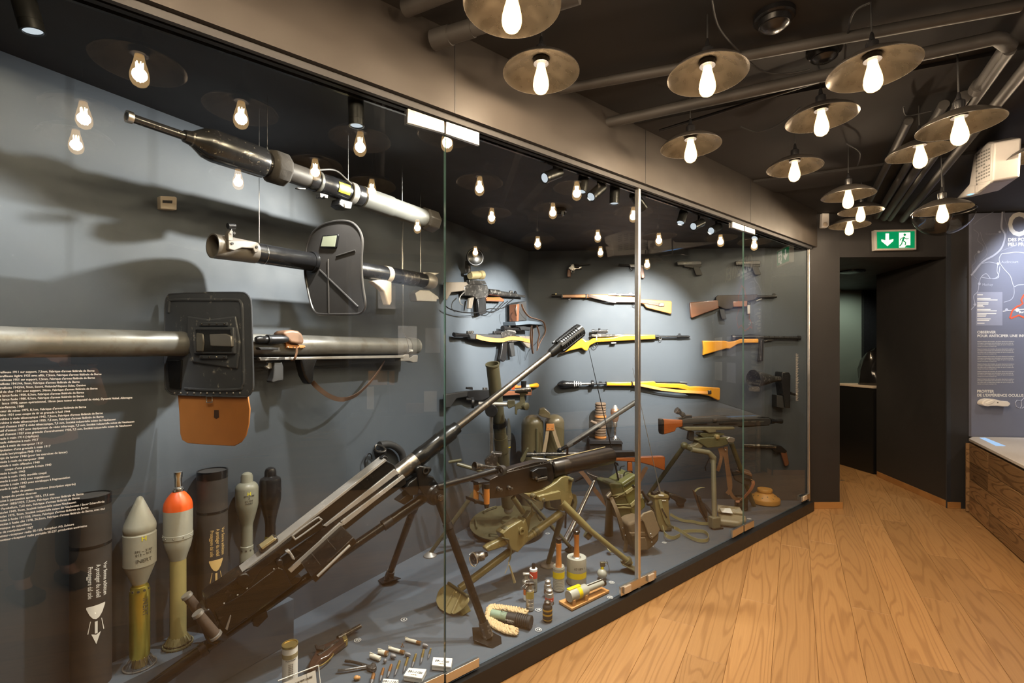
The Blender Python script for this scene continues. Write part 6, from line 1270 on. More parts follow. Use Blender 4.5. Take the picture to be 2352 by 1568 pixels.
c = fl(CQ((857, 1020))[0]); m_amb = mat('amber lump', (.55, .28, .10), .35, var=.3, scale=80); o = solo('amber_lump', m_amb, M().ball(c+V((0, 0, .008)), .011, 8, (1.1, .9, .8)).ball(c+V((.009, .002, .006)), .008, 8), 'small amber coloured lump near the acrylic sign', 'lump')
# white boxes
def wbox(top, dz, lab, txt):
    """top: the four corners of the lid in the photo"""
    T_ = [fl(q, dz) for q in CQ(*top)]; o = thing('ammunition_box', lab, 'box', sum(T_, V((0, 0, 0)))/4-V((0, 0, dz)), 'white ammunition boxes')
    part(o, 'carton', m_box, M().prism(T_, (0, 0, 1), dz), bev=.0012); part(o, 'lid_seam', m_inkd, M().path([q-V((0, 0, dz*.35)) for q in T_], .0006, 4, True))
    ux = (T_[1]-T_[0]); c = sum(T_, V((0, 0, 0)))/4
    text(o, 'box_print', txt, .017, c+V((0, 0, .001))-UP.cross(ux.normalized())*.004, ux, UP.cross(ux), m_inkd); text(o, 'box_band', '·  10 PATR.  ·', .007, c+V((0, 0, .001))-UP.cross(ux.normalized())*.018, ux, UP.cross(ux), m_brz)
wbox(((1280, 982), (1447, 1008), (1488, 925), (1328, 912)), .022, 'white cartridge box with a printed number, in the middle of the three boxes', '591-1100')
wbox(((1535, 888), (1708, 906), (1722, 828), (1548, 816)), .022, 'white cartridge box crossed by the glass joint', '591-1100')
wbox(((1085, 1066), (1228, 1080), (1236, 1020), (1100, 1010)), .024, 'white cartridge box cut by the lower picture edge', '591-1101')
# acrylic sign
ap = at(731, 1527, 1.90); AP = Pl(ap, GU, GN*-.35+UP*.94); AP.n = AP.n if AP.n.dot(CAM-ap) > 0 else -AP.n
w0 = AP.hit(600, 1585); a0 = AP.hit(638, 1563); t = thing('acrylic_sign', 'tilted acrylic sign with a printed sheet about small calibre ammunition', 'sign', V((ap.x, ap.y, CZ)))
L_ = (a0-ap).length; vdn = -AP.v; vh = .21
q4 = [a0, ap, ap+vdn*vh, a0+vdn*vh]
m_acr = clearmat('acrylic', (.97, .97, .97), .06)
part(t, 'sheet', m_box, M().prism([q+AP.n*0 for q in (a0-AP.u*-.012+vdn*.014, ap-AP.u*.012+vdn*.014, ap-AP.u*.012+vdn*vh, a0+AP.u*.012+vdn*vh)], AP.n, .001))
m_mauve = mat('pale mauve print', (.60, .60, .66), .6, var=.02)
part(t, 'picture', m_mauve, M().prism([q+AP.n*.0006 for q in (a0+AP.u*.035+vdn*.06, ap-AP.u*.03+vdn*.06, ap-AP.u*.03+vdn*.15, a0+AP.u*.035+vdn*.15)], AP.n, .0003))
text(t, 'sign_print', 'MUNITIONS DE PETIT CALIBRE', .0088, (a0+ap)/2+vdn*.034+AP.n*.001, AP.u, AP.v, m_inkd, sx=.8)
part(t, 'acrylic_plate', m_acr, M().prism([q+AP.n*.004 for q in q4], AP.n, .003)); part(t, 'top_edge', m_chrome if 0 else m_print, M().rod(a0+AP.n*.002, ap+AP.n*.002, .0022, n=6).rod(ap+AP.n*.002, ap+vdn*vh+AP.n*.002, .002, n=6))
part(t, 'support', m_acr, M().prism([ap-AP.u*L_*.3+vdn*.01, ap-AP.u*L_*.3+vdn*vh, V((*(ap-AP.u*L_*.3).xy, CZ+.005))], AP.u, .003))

# ---- grenades and canisters
def can(bx, by, ty, name, lab, grp='grenades on the case floor'):
    c = fl(GQ((bx, by))[0]); o = thing(name, lab, 'grenade', c, grp); k = c.y/FPX/5.2275
    return o, c, (lambda y: (by-y)*k), k
m_red = mat('red band paint', (.62, .06, .035), .4, var=.05); m_tin = mat('worn tin', (.42, .40, .36), .35, metal=.7, var=.2); m_ybr = mat('yellowed tin print', (.45, .36, .10), .45, metal=.2, var=.15); m_org = mat('orange label', (.72, .17, .03), .45, var=.05)
o, c, H, k = can(760, 918, 585, 'flare_grenade', 'slim grey canister with red band and black domed cap'); r = .0225
part(o, 'body', m_ggrey, M().lathe(c, UP, [(0.001, r*.95), (.004, r), (H(760), r)], 26)); part(o, 'red_band', m_red, M().lathe(c, UP, [(H(760), r+.0005), (H(680), r+.0005)], 26), 'red band'); part(o, 'collar', m_print, M().lathe(c, UP, [(H(680), r), (H(655), r), (H(652), r*.6)], 26)); part(o, 'cap', m_black, M().lathe(c, UP, [(H(655), r*.5), (H(610), r*.48), (H(592), r*.36), (H(586), .002)], 20)); wraptext(o, 'side_print', 'ÜB 86', .015, c, UP, r, .1, H(840), m_inkd, toward(c), True)
o, c, H, k = can(672, 1025, 700, 'fuse_grenade', 'tin canister with lever fuse and orange label, behind the yellowed one'); r = .016
part(o, 'body', m_print, M().lathe(c, UP, [(.001, r), (H(960), r)], 22)); part(o, 'label', m_org, M().lathe(c, UP, [(H(960), r+.0003), (H(885), r+.0003)], 22), 'orange label'); part(o, 'shoulder', m_tin, M().lathe(c, UP, [(H(885), r), (H(860), r*1.5), (H(800), r*1.5), (H(790), r*1.2), (H(780), r*.7), (H(735), r*.7)], 22)); part(o, 'fuse_head', m_tin, M().box(c+V((0, 0, H(718))), r*2.4, r*1.6, .012), bev=.004); part(o, 'lever', m_tin, M().path([c+V((.02, -.01, H(715))), c+V((.035, -.015, H(740))), c+V((.035, -.015, H(800)))], .003, 6))
o, c, H, k = can(716, 1145, 805, 'fuse_grenade', 'tall yellowed tin canister with lever fuse, before the red banded one'); r = .0225
part(o, 'body', m_tin, M().lathe(c, UP, [(0.001, r*.97), (.003, r)]+sum([[(H(1100-j*45), r), (H(1098-j*45), r*.96), (H(1094-j*45), r*.96), (H(1092-j*45), r)] for j in range(4)], [])+[(H(930), r)], 28)); part(o, 'yellow_print', m_ybr, M().lathe(c, UP, [(H(1000), r+.0004), (H(920), r+.0004)], 28)); part(o, 'shoulder', m_tin, M().lathe(c, UP, [(H(930), r), (H(905), r*.9), (H(895), r*.5), (H(850), r*.5)], 24)); part(o, 'fuse_head', m_gunw, M().box(c+V((0, 0, H(828))), r*2.0, r*1.4, .014).rod(c+V((-.01, -.005, H(850))), c+V((-.03, -.02, H(885))), .006), bev=.003); part(o, 'lever', m_gunw, M().path([c+V((-.02, -.012, H(820))), c+V((-.04, -.02, H(850))), c+V((-.042, -.02, H(885)))], .003, 6))
for bx, by, ty, r, lab, ms in ((932, 985, 785, .022, 'short silver can with screw top, rear one of the three in line', (m_tin, m_dleath)), (950, 1070, 895, .024, 'short silver can with screw top, middle one of the three in line', (m_tin, m_red))):
    o, c, H, k = can(bx, by, ty, 'egg_grenade', lab); h_ = H(ty)
    part(o, 'body', ms[0], M().lathe(c, UP, [(.001, r*.95), (.003, r), (h_*.62, r), (h_*.72, r*.92), (h_*.76, r*.62), (h_*.84, r*.6)], 26)); part(o, 'band', ms[1], M().lathe(c, UP, [(h_*.2, r+.0004), (h_*.45, r+.0004)], 26)); part(o, 'screw_top', m_alu, M().lathe(c, UP, [(h_*.84, r*.78), (h_*.92, r*.78), (h_*.96, r*.6), (h_, r*.3)], 20))
o, c, H, k = can(928, 1275, 1035, 'egg_grenade', 'black can with yellow stripes at the front of the three in line'); r = .0255; h_ = H(1035)
part(o, 'body', m_blackmt, M().lathe(c, UP, [(.001, r*.95), (.004, r), (h_*.68, r), (h_*.78, r*.85), (h_*.84, r*.55), (h_*.88, r*.5)], 28))
m_ystr = mat('ochre stripe', (.55, .33, .04), .5, var=.1)
for z in (.30, .52, .08): part(o, 'stripe', m_ystr, M().lathe(c, UP, [(h_*z, r+.0004), (h_*(z+(.085 if z > .1 else .03)), r+.0004)], 28))
part(o, 'screw_top', m_gunw, M().lathe(c, UP, [(h_*.86, r*.7), (h_*.93, r*.7), (h_*.96, r*.5), (h_, r*.35)], 20)); part(o, 'pull_ring', m_gunw, M().path([c+V((.02+.012*math.cos(a), -.01, h_*.9+.012*math.sin(a))) for a in [i*PI/6 for i in range(12)]], .0018, 6, True))
o, c, H, k = can(1062, 905, 280, 'stick_grenade', 'slim ribbed stick grenade with yellow band and orange wooden handle'); r = .0345
part(o, 'body', m_ggrey, M().lathe(c, UP, [(.001, r*.97), (.004, r)]+sum([[(H(885-j*18.5), r), (H(883-j*18.5), r*.965), (H(880-j*18.5), r*.965), (H(878-j*18.5), r)] for j in range(7)], [])+[(H(755), r), (H(640), r), (H(625), r), (H(618), r*.96), (H(628), r*.86), (H(640), r*.5)], 36)); part(o, 'yellow_band', m_yel, M().lathe(c, UP, [(H(752), r+.0005), (H(680), r+.0005)], 36), 'yellow band'); part(o, 'rim', m_ggrey, M().lathe(c, UP, [(H(650), r*.9), (H(650), r*1.03), (H(640), r*1.03), (H(640), r*.9)], 36, False))
part(o, 'handle', m_wgrip, M().lathe(c, UP, [(H(655), .018), (H(610), .0190), (H(560), .0165), (H(460), .0150), (H(400), .0165), (H(350), .0170), (H(345), .015)], 24), 'orange wooden handle'); part(o, 'screw_cap', m_black, M().lathe(c, UP, [(H(350), .0155), (H(318), .0170), (H(312), .0215), (H(290), .0215), (H(282), .018)], 12))
o, c, H, k = can(1277, 818, 195, 'stick_grenade', 'fat stick grenade with wide grey body, yellow band and orange wooden handle'); r = .0595
part(o, 'body', m_ggrey, M().lathe(c, UP, [(.001, r*.98), (.005, r), (H(520), r), (H(512), r*.985), (H(516), r*.94), (H(518), r*.4)], 44)); part(o, 'yellow_band', m_yel, M().lathe(c, UP, [(H(735), r+.0005), (H(668), r+.0005)], 44, False), 'yellow band'); part(o, 'socket', m_tin, M().lathe(c, UP, [(H(530), .030), (H(515), .028), (H(505), .019)], 28))
part(o, 'handle', m_wgrip, M().lathe(c, UP, [(H(520), .0195), (H(490), .0185), (H(430), .0160), (H(350), .0150), (H(280), .0165), (H(240), .0170)], 24), 'orange wooden handle'); part(o, 'screw_cap', m_black, M().lathe(c, UP, [(H(245), .0155), (H(225), .0165), (H(218), .0220), (H(200), .0220), (H(194), .018)], 12))
me = wraptext(o, 'body_print', '92-58A 1', .019, c, UP, r, .35, H(620), m_inkd, toward(c), False)
for v_ in me.data.vertices:   # printed upside down
    z = v_.co.z; aa = H(610); v_.co.z = 2*aa-z
o, c, H, k = can(1585, 775, 575, 'round_grenade', 'small round grey grenade with lever and yellow neck, near the door clamp'); r = .031
part(o, 'ball', m_ggrey, M().ball(c+V((0, 0, r*1.0)), r, 14, (1, 1, 1.0))); part(o, 'neck', m_yel, M().lathe(c+V((0, 0, r*1.85)), UP, [(0, .011), (.018, .010)], 16), 'yellow neck'); zt = r*1.85+.018
part(o, 'fuse_head', m_odark, M().box(c+V((.002, 0, zt+.014)), .030, .018, .028), bev=.003); part(o, 'lever', m_odark, M().ribbon(catmull([c+V(q) for q in ((.01, -.01, zt+.028), (.03, -.012, zt+.024), (.04, -.012, zt-.01), (.04, -.01, zt-.045))], 4), (0, 1, 0), .012, .002)); part(o, 'pull_ring', m_gunw, M().path([c+V((.024+.013*math.cos(a), .012, zt+.016+.013*math.sin(a))) for a in [i*PI/6 for i in range(12)]], .0016, 6, True))
# cutaway grenade on a wooden stand
ZS = .030; B_ = [fl(q, .014) for q in GQ((1062, 1040), (1222, 1135), (1672, 915), (1560, 862))]
t = thing('cutaway_grenade', 'sectioned grey grenade showing yellow filling on a small wooden stand by the glass', 'grenade', sum(B_, V((0, 0, 0)))/4); 
m_bw = wood('light stand wood', (.62, .33, .12), (.48, .22, .07), .4, rings=5, tint=.03)
part(t, 'stand_board', m_bw, M().prism(B_, (0, 0, 1), .0135), 'orange wooden board', .002)
a = fl(GQ((1180, 990))[0], .058); b_ = fl(GQ((1392, 905))[0], .058); e_ = fl(GQ((1590, 830))[0], .052); d = (b_-a).normalized(); L_ = (b_-a).length; L2 = (e_-a).length
part(t, 'body', m_ggrey, M().lathe(a, d, [(0, .020), (.0, .030), (.004, .0315), (L_*.97, .0315), (L_, .028), (L_, .019)], 28)); part(t, 'yellow_band', m_yel, M().lathe(a, d, [(L_*.42, .0320), (L_*.62, .0320)], 28))
sd = d.cross(UP).normalized(); part(t, 'filling', m_yel, M().box(a+d*L_*.36+V((0, 0, .0275))-sd*.008, L_*.68, .024, .02, d, sd), 'yellow cut open filling', .004)
part(t, 'handle', m_ggrey, M().lathe(a, d, [(L_*.98, .018), (L2*.97, .017)], 22)); part(t, 'cut_channel', m_inkd, M().box(a+d*(L_*.62+L2*.98)/2+V((0, 0, .0175)), L2-L_*.62, .008, .012, d, sd)); part(t, 'cut_channel', m_bone, M().box(a+d*(L_+L2*.95)/2+V((0, 0, .018)), (L2-L_)*.8, .005, .012, d, sd)); part(t, 'end_cap', m_black, M().lathe(a, d, [(L2*.97, .017), (L2*.975, .021), (L2*1.02, .021), (L2*1.025, .016)], 12))
for k in (.12, .80):
    for s_ in (-1, 1): q = a+d*L_*k+sd*s_*.027; part(t, 'cradle_post', m_bw, M().box(V((q.x, q.y, CZ+.004+.014+.016)), .016, .012, .034, d, sd), bev=.002)
# hand-thrown tube with knitted strap
a = fl(GQ((255, 1195))[0], .026); b_ = fl(GQ((735, 1300))[0], .030); d = (b_-a).normalized(); L_ = (b_-a).length
m_mint = mat('mint green tube', (.27, .36, .26), .45, var=.04); m_knit = mat('cream knitted wool', (.62, .45, .25), .9, var=.18, scale=120, bump=.6)
t = thing('incendiary_tube', 'mint and black ribbed tube lying on a cream knitted strap', 'tube', a)
part(t, 'green_body', m_mint, M().lathe(a, d, [(0, .020), (.003, .0225), (L_*.42, .0225)], 28), 'mint green end'); part(t, 'black_body', m_blackmt, M().lathe(a, d, [(L_*.41, .0245), (L_*.62, .0250)], 28)); part(t, 'ribbed_cap', m_blackmt, M().lathe(a, d, [(L_*.62, .026)]+sum([[(L_*(.63+j*.05), .031), (L_*(.655+j*.05), .031), (L_*(.66+j*.05), .026), (L_*(.675+j*.05), .026)] for j in range(6)], [])+[(L_*.93, .032), (L_*.99, .032), (L_, .029)], 32))
fc = (CAM-a); wraptext(t, 'body_print', 'NICHT\nWERFEN', .012, a, d, .0250, .9, L_*.515, m_print, fc, True, True) ; part(t, 'pull_ring', m_gun, M().path([a+d*L_*.33+V((0, 0, .024))+d*(.016*math.cos(q))+V((0, 0, 1))*.006+UP.cross(d)*(.016*math.sin(q)) for q in [i*PI/8 for i in range(16)]], .0014, 6, True))
def braid(q, r, nm):
    c = catmull([fl(p, r*1.5) for p in q], 10); mb = M()
    for ph in (0, 2.1, 4.2):
        mb.path([p+V((r*.9*math.cos(i*.75+ph), r*.9*math.sin(i*.75+ph*1.3), r*.5*math.sin(i*.75+ph))) for i, p in enumerate(c)], r*.85, 6)
    part(t, nm, m_knit, mb, kind='stuff')
braid(GQ((205, 1230), (215, 1150), (255, 1108), (350, 1110), (450, 1125), (560, 1140), (680, 1170)), .0085, 'knitted_strap'); braid(GQ((215, 1200), (250, 1130), (340, 1128), (450, 1140), (560, 1160), (660, 1185)), .008, 'knitted_strap')
braid(GQ((205, 1230), (240, 1290), (300, 1345), (380, 1385), (450, 1410), (550, 1425)), .0085, 'knitted_strap'); braid(GQ((220, 1220), (270, 1280), (340, 1320), (420, 1355), (500, 1370), (560, 1400)), .0085, 'knitted_strap')

# ---- radio pack, handset radio, pouches, mine
m_rad = mat('moss green radio case', (.095, .098, .032), .42, var=.1, scale=10); m_radd = mat('dark moss case', (.05, .05, .02), .45, var=.1); m_strapg = mat('pale green webbing', (.27, .25, .125), .65, var=.1, scale=60); m_canv = mat('brown canvas', (.11, .08, .046), .8, var=.2, scale=80, bump=.15); m_canv2 = mat('faded canvas flap', (.20, .16, .105), .8, var=.12, scale=80, bump=.15)
rp = stand(1478, 1246); RP = Pl(rp+V((0, .0, 0)), (.93, .37, 0)); rn = mk(RP)
t = thing('field_radio_pack', 'moss green backpack radio with two pale straps resting on a brown canvas bag', 'radio', rp)
NQF = NQ((130, 480), (300, 440), (510, 300), (655, 770), (560, 850), (470, 940), (340, 1000), (280, 930), (210, 700))
rn(t, 'case', NQ((300, 440), (505, 300), (560, 480), (655, 770), (570, 860), (475, 950), (430, 830), (350, 600)), .06, -.12, m_rad, 'moss green ribbed radio case', .012, 3)
rn(t, 'case_side', NQ((115, 455), (150, 430), (300, 440), (350, 600), (430, 830), (475, 950), (350, 1002), (280, 930), (205, 690)), .055, -.12, m_radd, None, .010, 3)
for a0, b0, a1, b1 in (((350, 560), (520, 445), (375, 600), (535, 485)), ((425, 740), (590, 590), (445, 790), (605, 640))):
    rn(t, 'strap', NQ(a0, b0, b1, a1), .066, .05, m_strapg, 'pale green webbing strap', .002)
for a0, b0, a1, b1 in (((185, 610), (350, 570), (375, 605), (200, 650)), ((222, 745), (425, 735), (445, 790), (240, 790))): rn(t, 'strap', NQ(a0, b0, b1, a1), .062, .05, m_strapg, None, .002)
rn(t, 'buckle', NQ((455, 470), (480, 455), (500, 500), (475, 512)), .071, .06, m_gun, None, .002)
rn(t, 'panel', NQ((330, 470), (480, 370), (490, 395), (345, 500)), .064, .05, m_radd, None, .003)
for q in ((250, 300), (300, 310), (330, 340), (365, 345), (400, 335), (430, 320), (455, 315), (300, 370)): part(t, 'control_knob', m_alu, M().rod(RP.hit(*NQ((q[0], q[1]+50))[0], -.01), RP.hit(*NQ(q)[0], -.01), .012, .010, n=12))
for q in (NQ((235, 260), (222, 215), (228, 180)), NQ((275, 260), (290, 200), (340, 185)), NQ((330, 330), (350, 275), (440, 262), (455, 300))): part(t, 'wire_bow', m_gun, M().path(catmull([RP.hit(*p, .0) for p in q], 4), .004, 6))
ab = RP.hit(*NQ((255, 390))[0], .0); at_ = RP.hit(1352, 800, .0); am = RP.hit(1391, 970, .0)
part(t, 'whip_antenna', m_gun, M().path([ab, am, at_], [.006, .0035, .0018], 8), 'long thin whip antenna'); part(t, 'frame_tube', m_alu, M().rod(RP.hit(*NQ((90, 630))[0], .03), RP.hit(*NQ((145, 570))[0], .03), .016, n=12))
for q in (NQ((145, 640), (230, 830), (310, 1070), (350, 1190), (365, 1280), (345, 1420)), NQ((110, 1340), (130, 1390), (220, 1425))): part(t, 'shoulder_strap', m_canv if q[0][1] < 1200 else m_strapg, M().ribbon(catmull([RP.hit(*p, .10 if k else .06) for k, p in enumerate(q)], 4), (1, .3, 0), .028, .003))
part(t, 'strap_leg', m_odark, M().rod(RP.hit(*NQ((130, 650))[0], .0), stand(1398, 1228), .024, .034, n=12)); part(t, 'rivet', m_chrome, M().ball(RP.hit(*NQ((352, 1182))[0], .105), .006, 6)); part(t, 'rivet', m_chrome, M().ball(RP.hit(*NQ((320, 1075))[0], .105), .006, 6))
part(t, 'handset', m_blackmt, M().path(catmull([RP.hit(*p, .02) for p in NQ((585, 540), (640, 620), (690, 690), (705, 740))], 4), [.010]*4+[.014]*5+[.024]*4, 10)); part(t, 'handset_cord', m_blackmt, M().path(catmull([RP.hit(*p, .02) for p in NQ((700, 750), (750, 800), (770, 850), (720, 900))], 4), .004, 6))
bp_ = stand(1490, 1268); BG = Pl(bp_, (.97, .25, 0)); bn_ = mk(BG)
t = thing('canvas_bag', 'brown canvas bag with a faded open flap under the radio pack', 'bag', bp_)
bn_(t, 'bag_body', NQ((390, 1030), (470, 985), (600, 960), (800, 1010), (850, 1110), (845, 1260), (790, 1330), (690, 1410), (530, 1420), (480, 1380), (430, 1180)), .05, -.14, m_canv, None, .02, 4); bn_(t, 'bag_flap', NQ((560, 940), (620, 870), (740, 828), (765, 850), (800, 960), (855, 1105), (825, 1165), (735, 1245), (700, 1220), (650, 1080), (620, 1000)), .068, .052, m_canv2, 'faded grey brown open flap', .005, 3)
bn_(t, 'pocket', NQ((420, 1150), (640, 1135), (655, 1200), (440, 1210)), .056, .03, m_canv, None, .006); bn_(t, 'pocket', NQ((490, 1215), (650, 1210), (690, 1400), (540, 1412)), .06, .03, m_canv, None, .008)
for q in ((720, 1165), (735, 1200), (750, 1345), (735, 1282)): part(t, 'stud', m_chrome, M().ball(BG.hit(*NQ(q)[0], .07), .005, 6))
hp_ = stand(1524, 1218); HP = Pl(hp_, (.95, .3, 0)); hn = mk(HP); 
m_hrad = mat('khaki radio body', (.20, .16, .07), .45, var=.1, scale=14)
t = thing('handheld_radio', 'khaki oval handheld radio with thin antenna and a webbing strap loop', 'radio', hp_)
hn(t, 'body', NQ((775, 650), (980, 650), (990, 900), (1010, 1010), (1025, 1100), (1010, 1128), (880, 1125), (820, 1000), (790, 800)), .03, -.05, m_hrad, None, .02, 5); hn(t, 'top_cap', NQ((772, 640), (790, 615), (970, 600), (985, 625), (980, 658), (776, 660)), .036, -.055, m_hrad, None, .006); hn(t, 'name_plate', NQ((835, 600), (910, 605), (908, 625), (838, 620)), .04, .03, m_print, None, .001); hn(t, 'name_plate', NQ((885, 680), (942, 682), (942, 692), (886, 690)), .036, .02, m_print, None, .0)
part(t, 'speaker_cap', m_black, M().rod(HP.hit(*NQ((745, 600))[0], .0), HP.hit(*NQ((830, 560))[0], -.01), .022, .018, n=18)); hn(t, 'side_socket', NQ((965, 560), (985, 560), (1000, 660), (985, 690), (970, 640)), .03, -.02, m_gun); hn(t, 'foot', NQ((960, 1075), (1025, 1075), (1025, 1120), (950, 1118)), .036, .0, m_odark)
part(t, 'antenna', m_alu, M().path([HP.hit(*NQ((852, 590))[0], .0), HP.hit(*NQ((845, 515))[0], .0), HP.hit(*NQ((815, 390))[0], .0), HP.hit(1453, 845, .0)], [.008, .006, .003, .0014], 8), 'long thin antenna')
part(t, 'body_strap', m_strapg, M().ribbon(catmull([HP.hit(*p, .045) for p in NQ((850, 670), (870, 760), (900, 860), (935, 960), (985, 1040), (1060, 1080))], 4), (1, 0, 0), .022, .003)); part(t, 'clip', m_gunw, M().path([HP.hit(*p, .05) for p in NQ((880, 800), (910, 860), (950, 930))], .006, 8))
lp2 = [fl(p, z) for p, z in zip(NQ((890, 1060), (920, 1160), (980, 1210), (1060, 1220), (1140, 1180)), (.07, .05, .03, .015, .012))]
part(t, 'loop_strap', m_strapg, M().ribbon(catmull(lp2, 5), (0, 0, 1), .026, .003)); lp3 = [fl(p, z) for p, z in zip(NQ((1060, 1075), (1160, 1130), (1280, 1210), (1420, 1260), (1530, 1255), (1550, 1190), (1480, 1130), (1330, 1120), (1180, 1130)), (.07, .03, .016, .016, .016, .016, .016, .016, .016))]
part(t, 'loop_strap', m_strapg, M().ribbon(catmull(lp3, 5), (0, 0, 1), .024, .003)); part(t, 'loop_strap', m_strapg, M().ribbon(catmull([fl(p, z) for p, z in zip(NQ((1000, 880), (1080, 930), (1200, 975), (1320, 985), (1420, 1010), (1560, 1020)), (.06, .03, .014, .014, .014, .014))], 5), (0, 0, 1), .022, .003))
# telephone-like handset, holster, papers, satchel, mine
t = thing('pistol_grip_tool', 'black grip shaped device lying behind the khaki radio', 'device', fl(NQ((1150, 720))[0])); DV = Pl(fl(NQ((1160, 780))[0]), (1, .1, 0)); dv = mk(DV)
dv(t, 'body', NQ((1000, 600), (1060, 600), (1170, 640), (1235, 665), (1242, 695), (1215, 712), (1210, 740), (1130, 750), (1090, 700), (1020, 660)), .03, -.03, m_blackmt, None, .010, 3); dv(t, 'grip_foot', NQ((1110, 735), (1205, 735), (1200, 785), (1125, 782)), .028, -.028, m_black, None, .006); part(t, 'rod', m_odark, M().rod(DV.hit(*NQ((800, 560))[0], -.02), DV.hit(*NQ((1010, 610))[0], .0), .016, .02, n=12))
t = thing('leather_holster', 'open black leather holster standing behind the tripod front leg', 'holster', fl(NQ((1530, 985))[0])); HS = Pl(fl(NQ((1530, 985))[0]), (.95, .2, 0)); hs = mk(HS)
hs(t, 'back_panel', NQ((1332, 535), (1352, 540), (1400, 640), (1440, 720), (1545, 960), (1535, 1000), (1440, 850), (1380, 680)), .01, -.012, m_strapd, None, .004); hs(t, 'pocket', NQ((1400, 610), (1440, 615), (1460, 680), (1540, 850), (1545, 960), (1500, 900), (1420, 720)), .035, .0, m_blackmt, None, .008, 3)
part(t, 'flap_strap', m_strapg, M().ribbon(catmull([HS.hit(*p, .01) for p in NQ((1350, 560), (1390, 520), (1440, 498), (1485, 495))], 4), (.2, -1, .2), .03, .003)); part(t, 'buckle_ring', m_gunw, M().path([HS.hit(*p, .04) for p in NQ((1420, 640), (1440, 640), (1445, 690), (1425, 690))], .003, 6, True))
pj = JQ((860, 1190), (1110, 1205), (1150, 1235), (1155, 1290), (1100, 1335), (900, 1315), (800, 1290), (790, 1240))
t = thing('canvas_pouch', 'olive brown pouch with white cards, lying between the tripod foot and the glass', 'pouch', fl(JQ((980, 1290))[0]))
m_pch = mat('olive plastic pouch', (.26, .225, .15), .35, var=.12, scale=10)
part(t, 'pouch_body', m_pch, M().prism([fl(q, .055) for q in JQ((862, 1195), (1110, 1205), (1150, 1240), (1150, 1270), (1090, 1300), (880, 1275))], (0, 0, 1), .053), bev=.02, seg=4)
for k in range(5): o_ = k*13; part(t, 'pouch_tube', m_pch, M().rod(fl(JQ((862, 1140+o_))[0], .055+.003*k), fl(JQ((1085+k*8, 1165+o_))[0], .055+.003*k), .013, n=12))
part(t, 'card', m_print, M().prism([fl(q, .082) for q in JQ((885, 1158), (990, 1162), (1015, 1212), (905, 1200))], (0, 0, 1), .003), 'white paper card')
part(t, 'pouch_flap', m_blackmt, M().prism([fl(q, .07) for q in JQ((720, 1100), (760, 1130), (830, 1225), (860, 1240), (800, 1215), (750, 1160))], (0, 0, 1), .02), bev=.005)
sq = fl(JQ((1130, 1000))[0]); 
c = fl(JQ((1110, 990))[0]); SA = Pl(V((2.02, 4.30, CZ)), (.9, -.3, 0)); sa = mk(SA)
t = thing('leather_satchel', 'dark leather case with red brown strap, standing behind the far glass joint', 'bag', V((2.02, 4.30, CZ)))
sa(t, 'case_body', JQ((1000, 790), (1060, 780), (1200, 830), (1215, 870), (1190, 940), (1120, 930), (1030, 880)), .06, -.06, m_blackmt, None, .012, 3); sa(t, 'case_lid', JQ((1040, 785), (1110, 788), (1205, 815), (1215, 850), (1180, 838), (1060, 800)), .065, -.06, m_dleath, 'red brown leather lid', .008); sa(t, 'lid_plate', JQ((1130, 850), (1195, 868), (1190, 895), (1128, 878)), .066, .05, m_gun, None, .003)
m_rstr = mat('red brown strap', (.36, .15, .09), .5, var=.1)
part(t, 'strap', m_rstr, M().ribbon(catmull([SA.hit(*p, .08) for p in JQ((1215, 890), (1220, 920), (1195, 975), (1150, 1030), (1110, 1070), (1080, 1090), (1045, 1085))], 4), (1, 0, .5), .028, .003), 'red brown strap'); part(t, 'strap_hook', m_chrome, M().path([SA.hit(*p, .08) for p in JQ((1195, 870), (1215, 880), (1220, 905), (1200, 945))], .004, 6)); part(t, 'support_foot', m_black, M().box(SA.hit(*JQ((1100, 960))[0], .0)*1.0-V((0, 0, SA.hit(*JQ((1100, 960))[0], .0).z-CZ-.07)), .10, .06, .13), bev=.01)
c = fl(JQ((1335, 1105))[0]); k = c.y/FPX/4.3556; m_mine = mat('ochre bakelite', (.52, .255, .06), .42, var=.06, scale=14)
t = thing('land_mine', 'ochre disc shaped mine with a raised round cap, near the end of the case', 'mine', c); R_ = 140*k
part(t, 'body', m_mine, M().lathe(c, UP, [(.001, R_*.93), (.006, R_*.98), (42*k, R_), (52*k, R_*.97), (95*k, R_*.55), (100*k, R_*.5)], 40)); part(t, 'cap', m_mine, M().lathe(c, UP, [(96*k, R_*.5), (100*k, R_*.47), (112*k, R_*.47), (114*k, R_*.50), (134*k, R_*.50), (140*k, R_*.47)], 36))
for q in range(14):
    a = q*2*PI/14; e = V((math.cos(a), math.sin(a), 0)); rr = R_*(.80 if q % 2 else .68); z = 52*k+(R_*.97-rr)/(R_*.42)*43*k
    part(t, 'hole', m_inkd, M().lathe(c+e*rr+UP*(z-.002), e+UP*.9, [(0, .0055), (.0035, .0055)], 6))
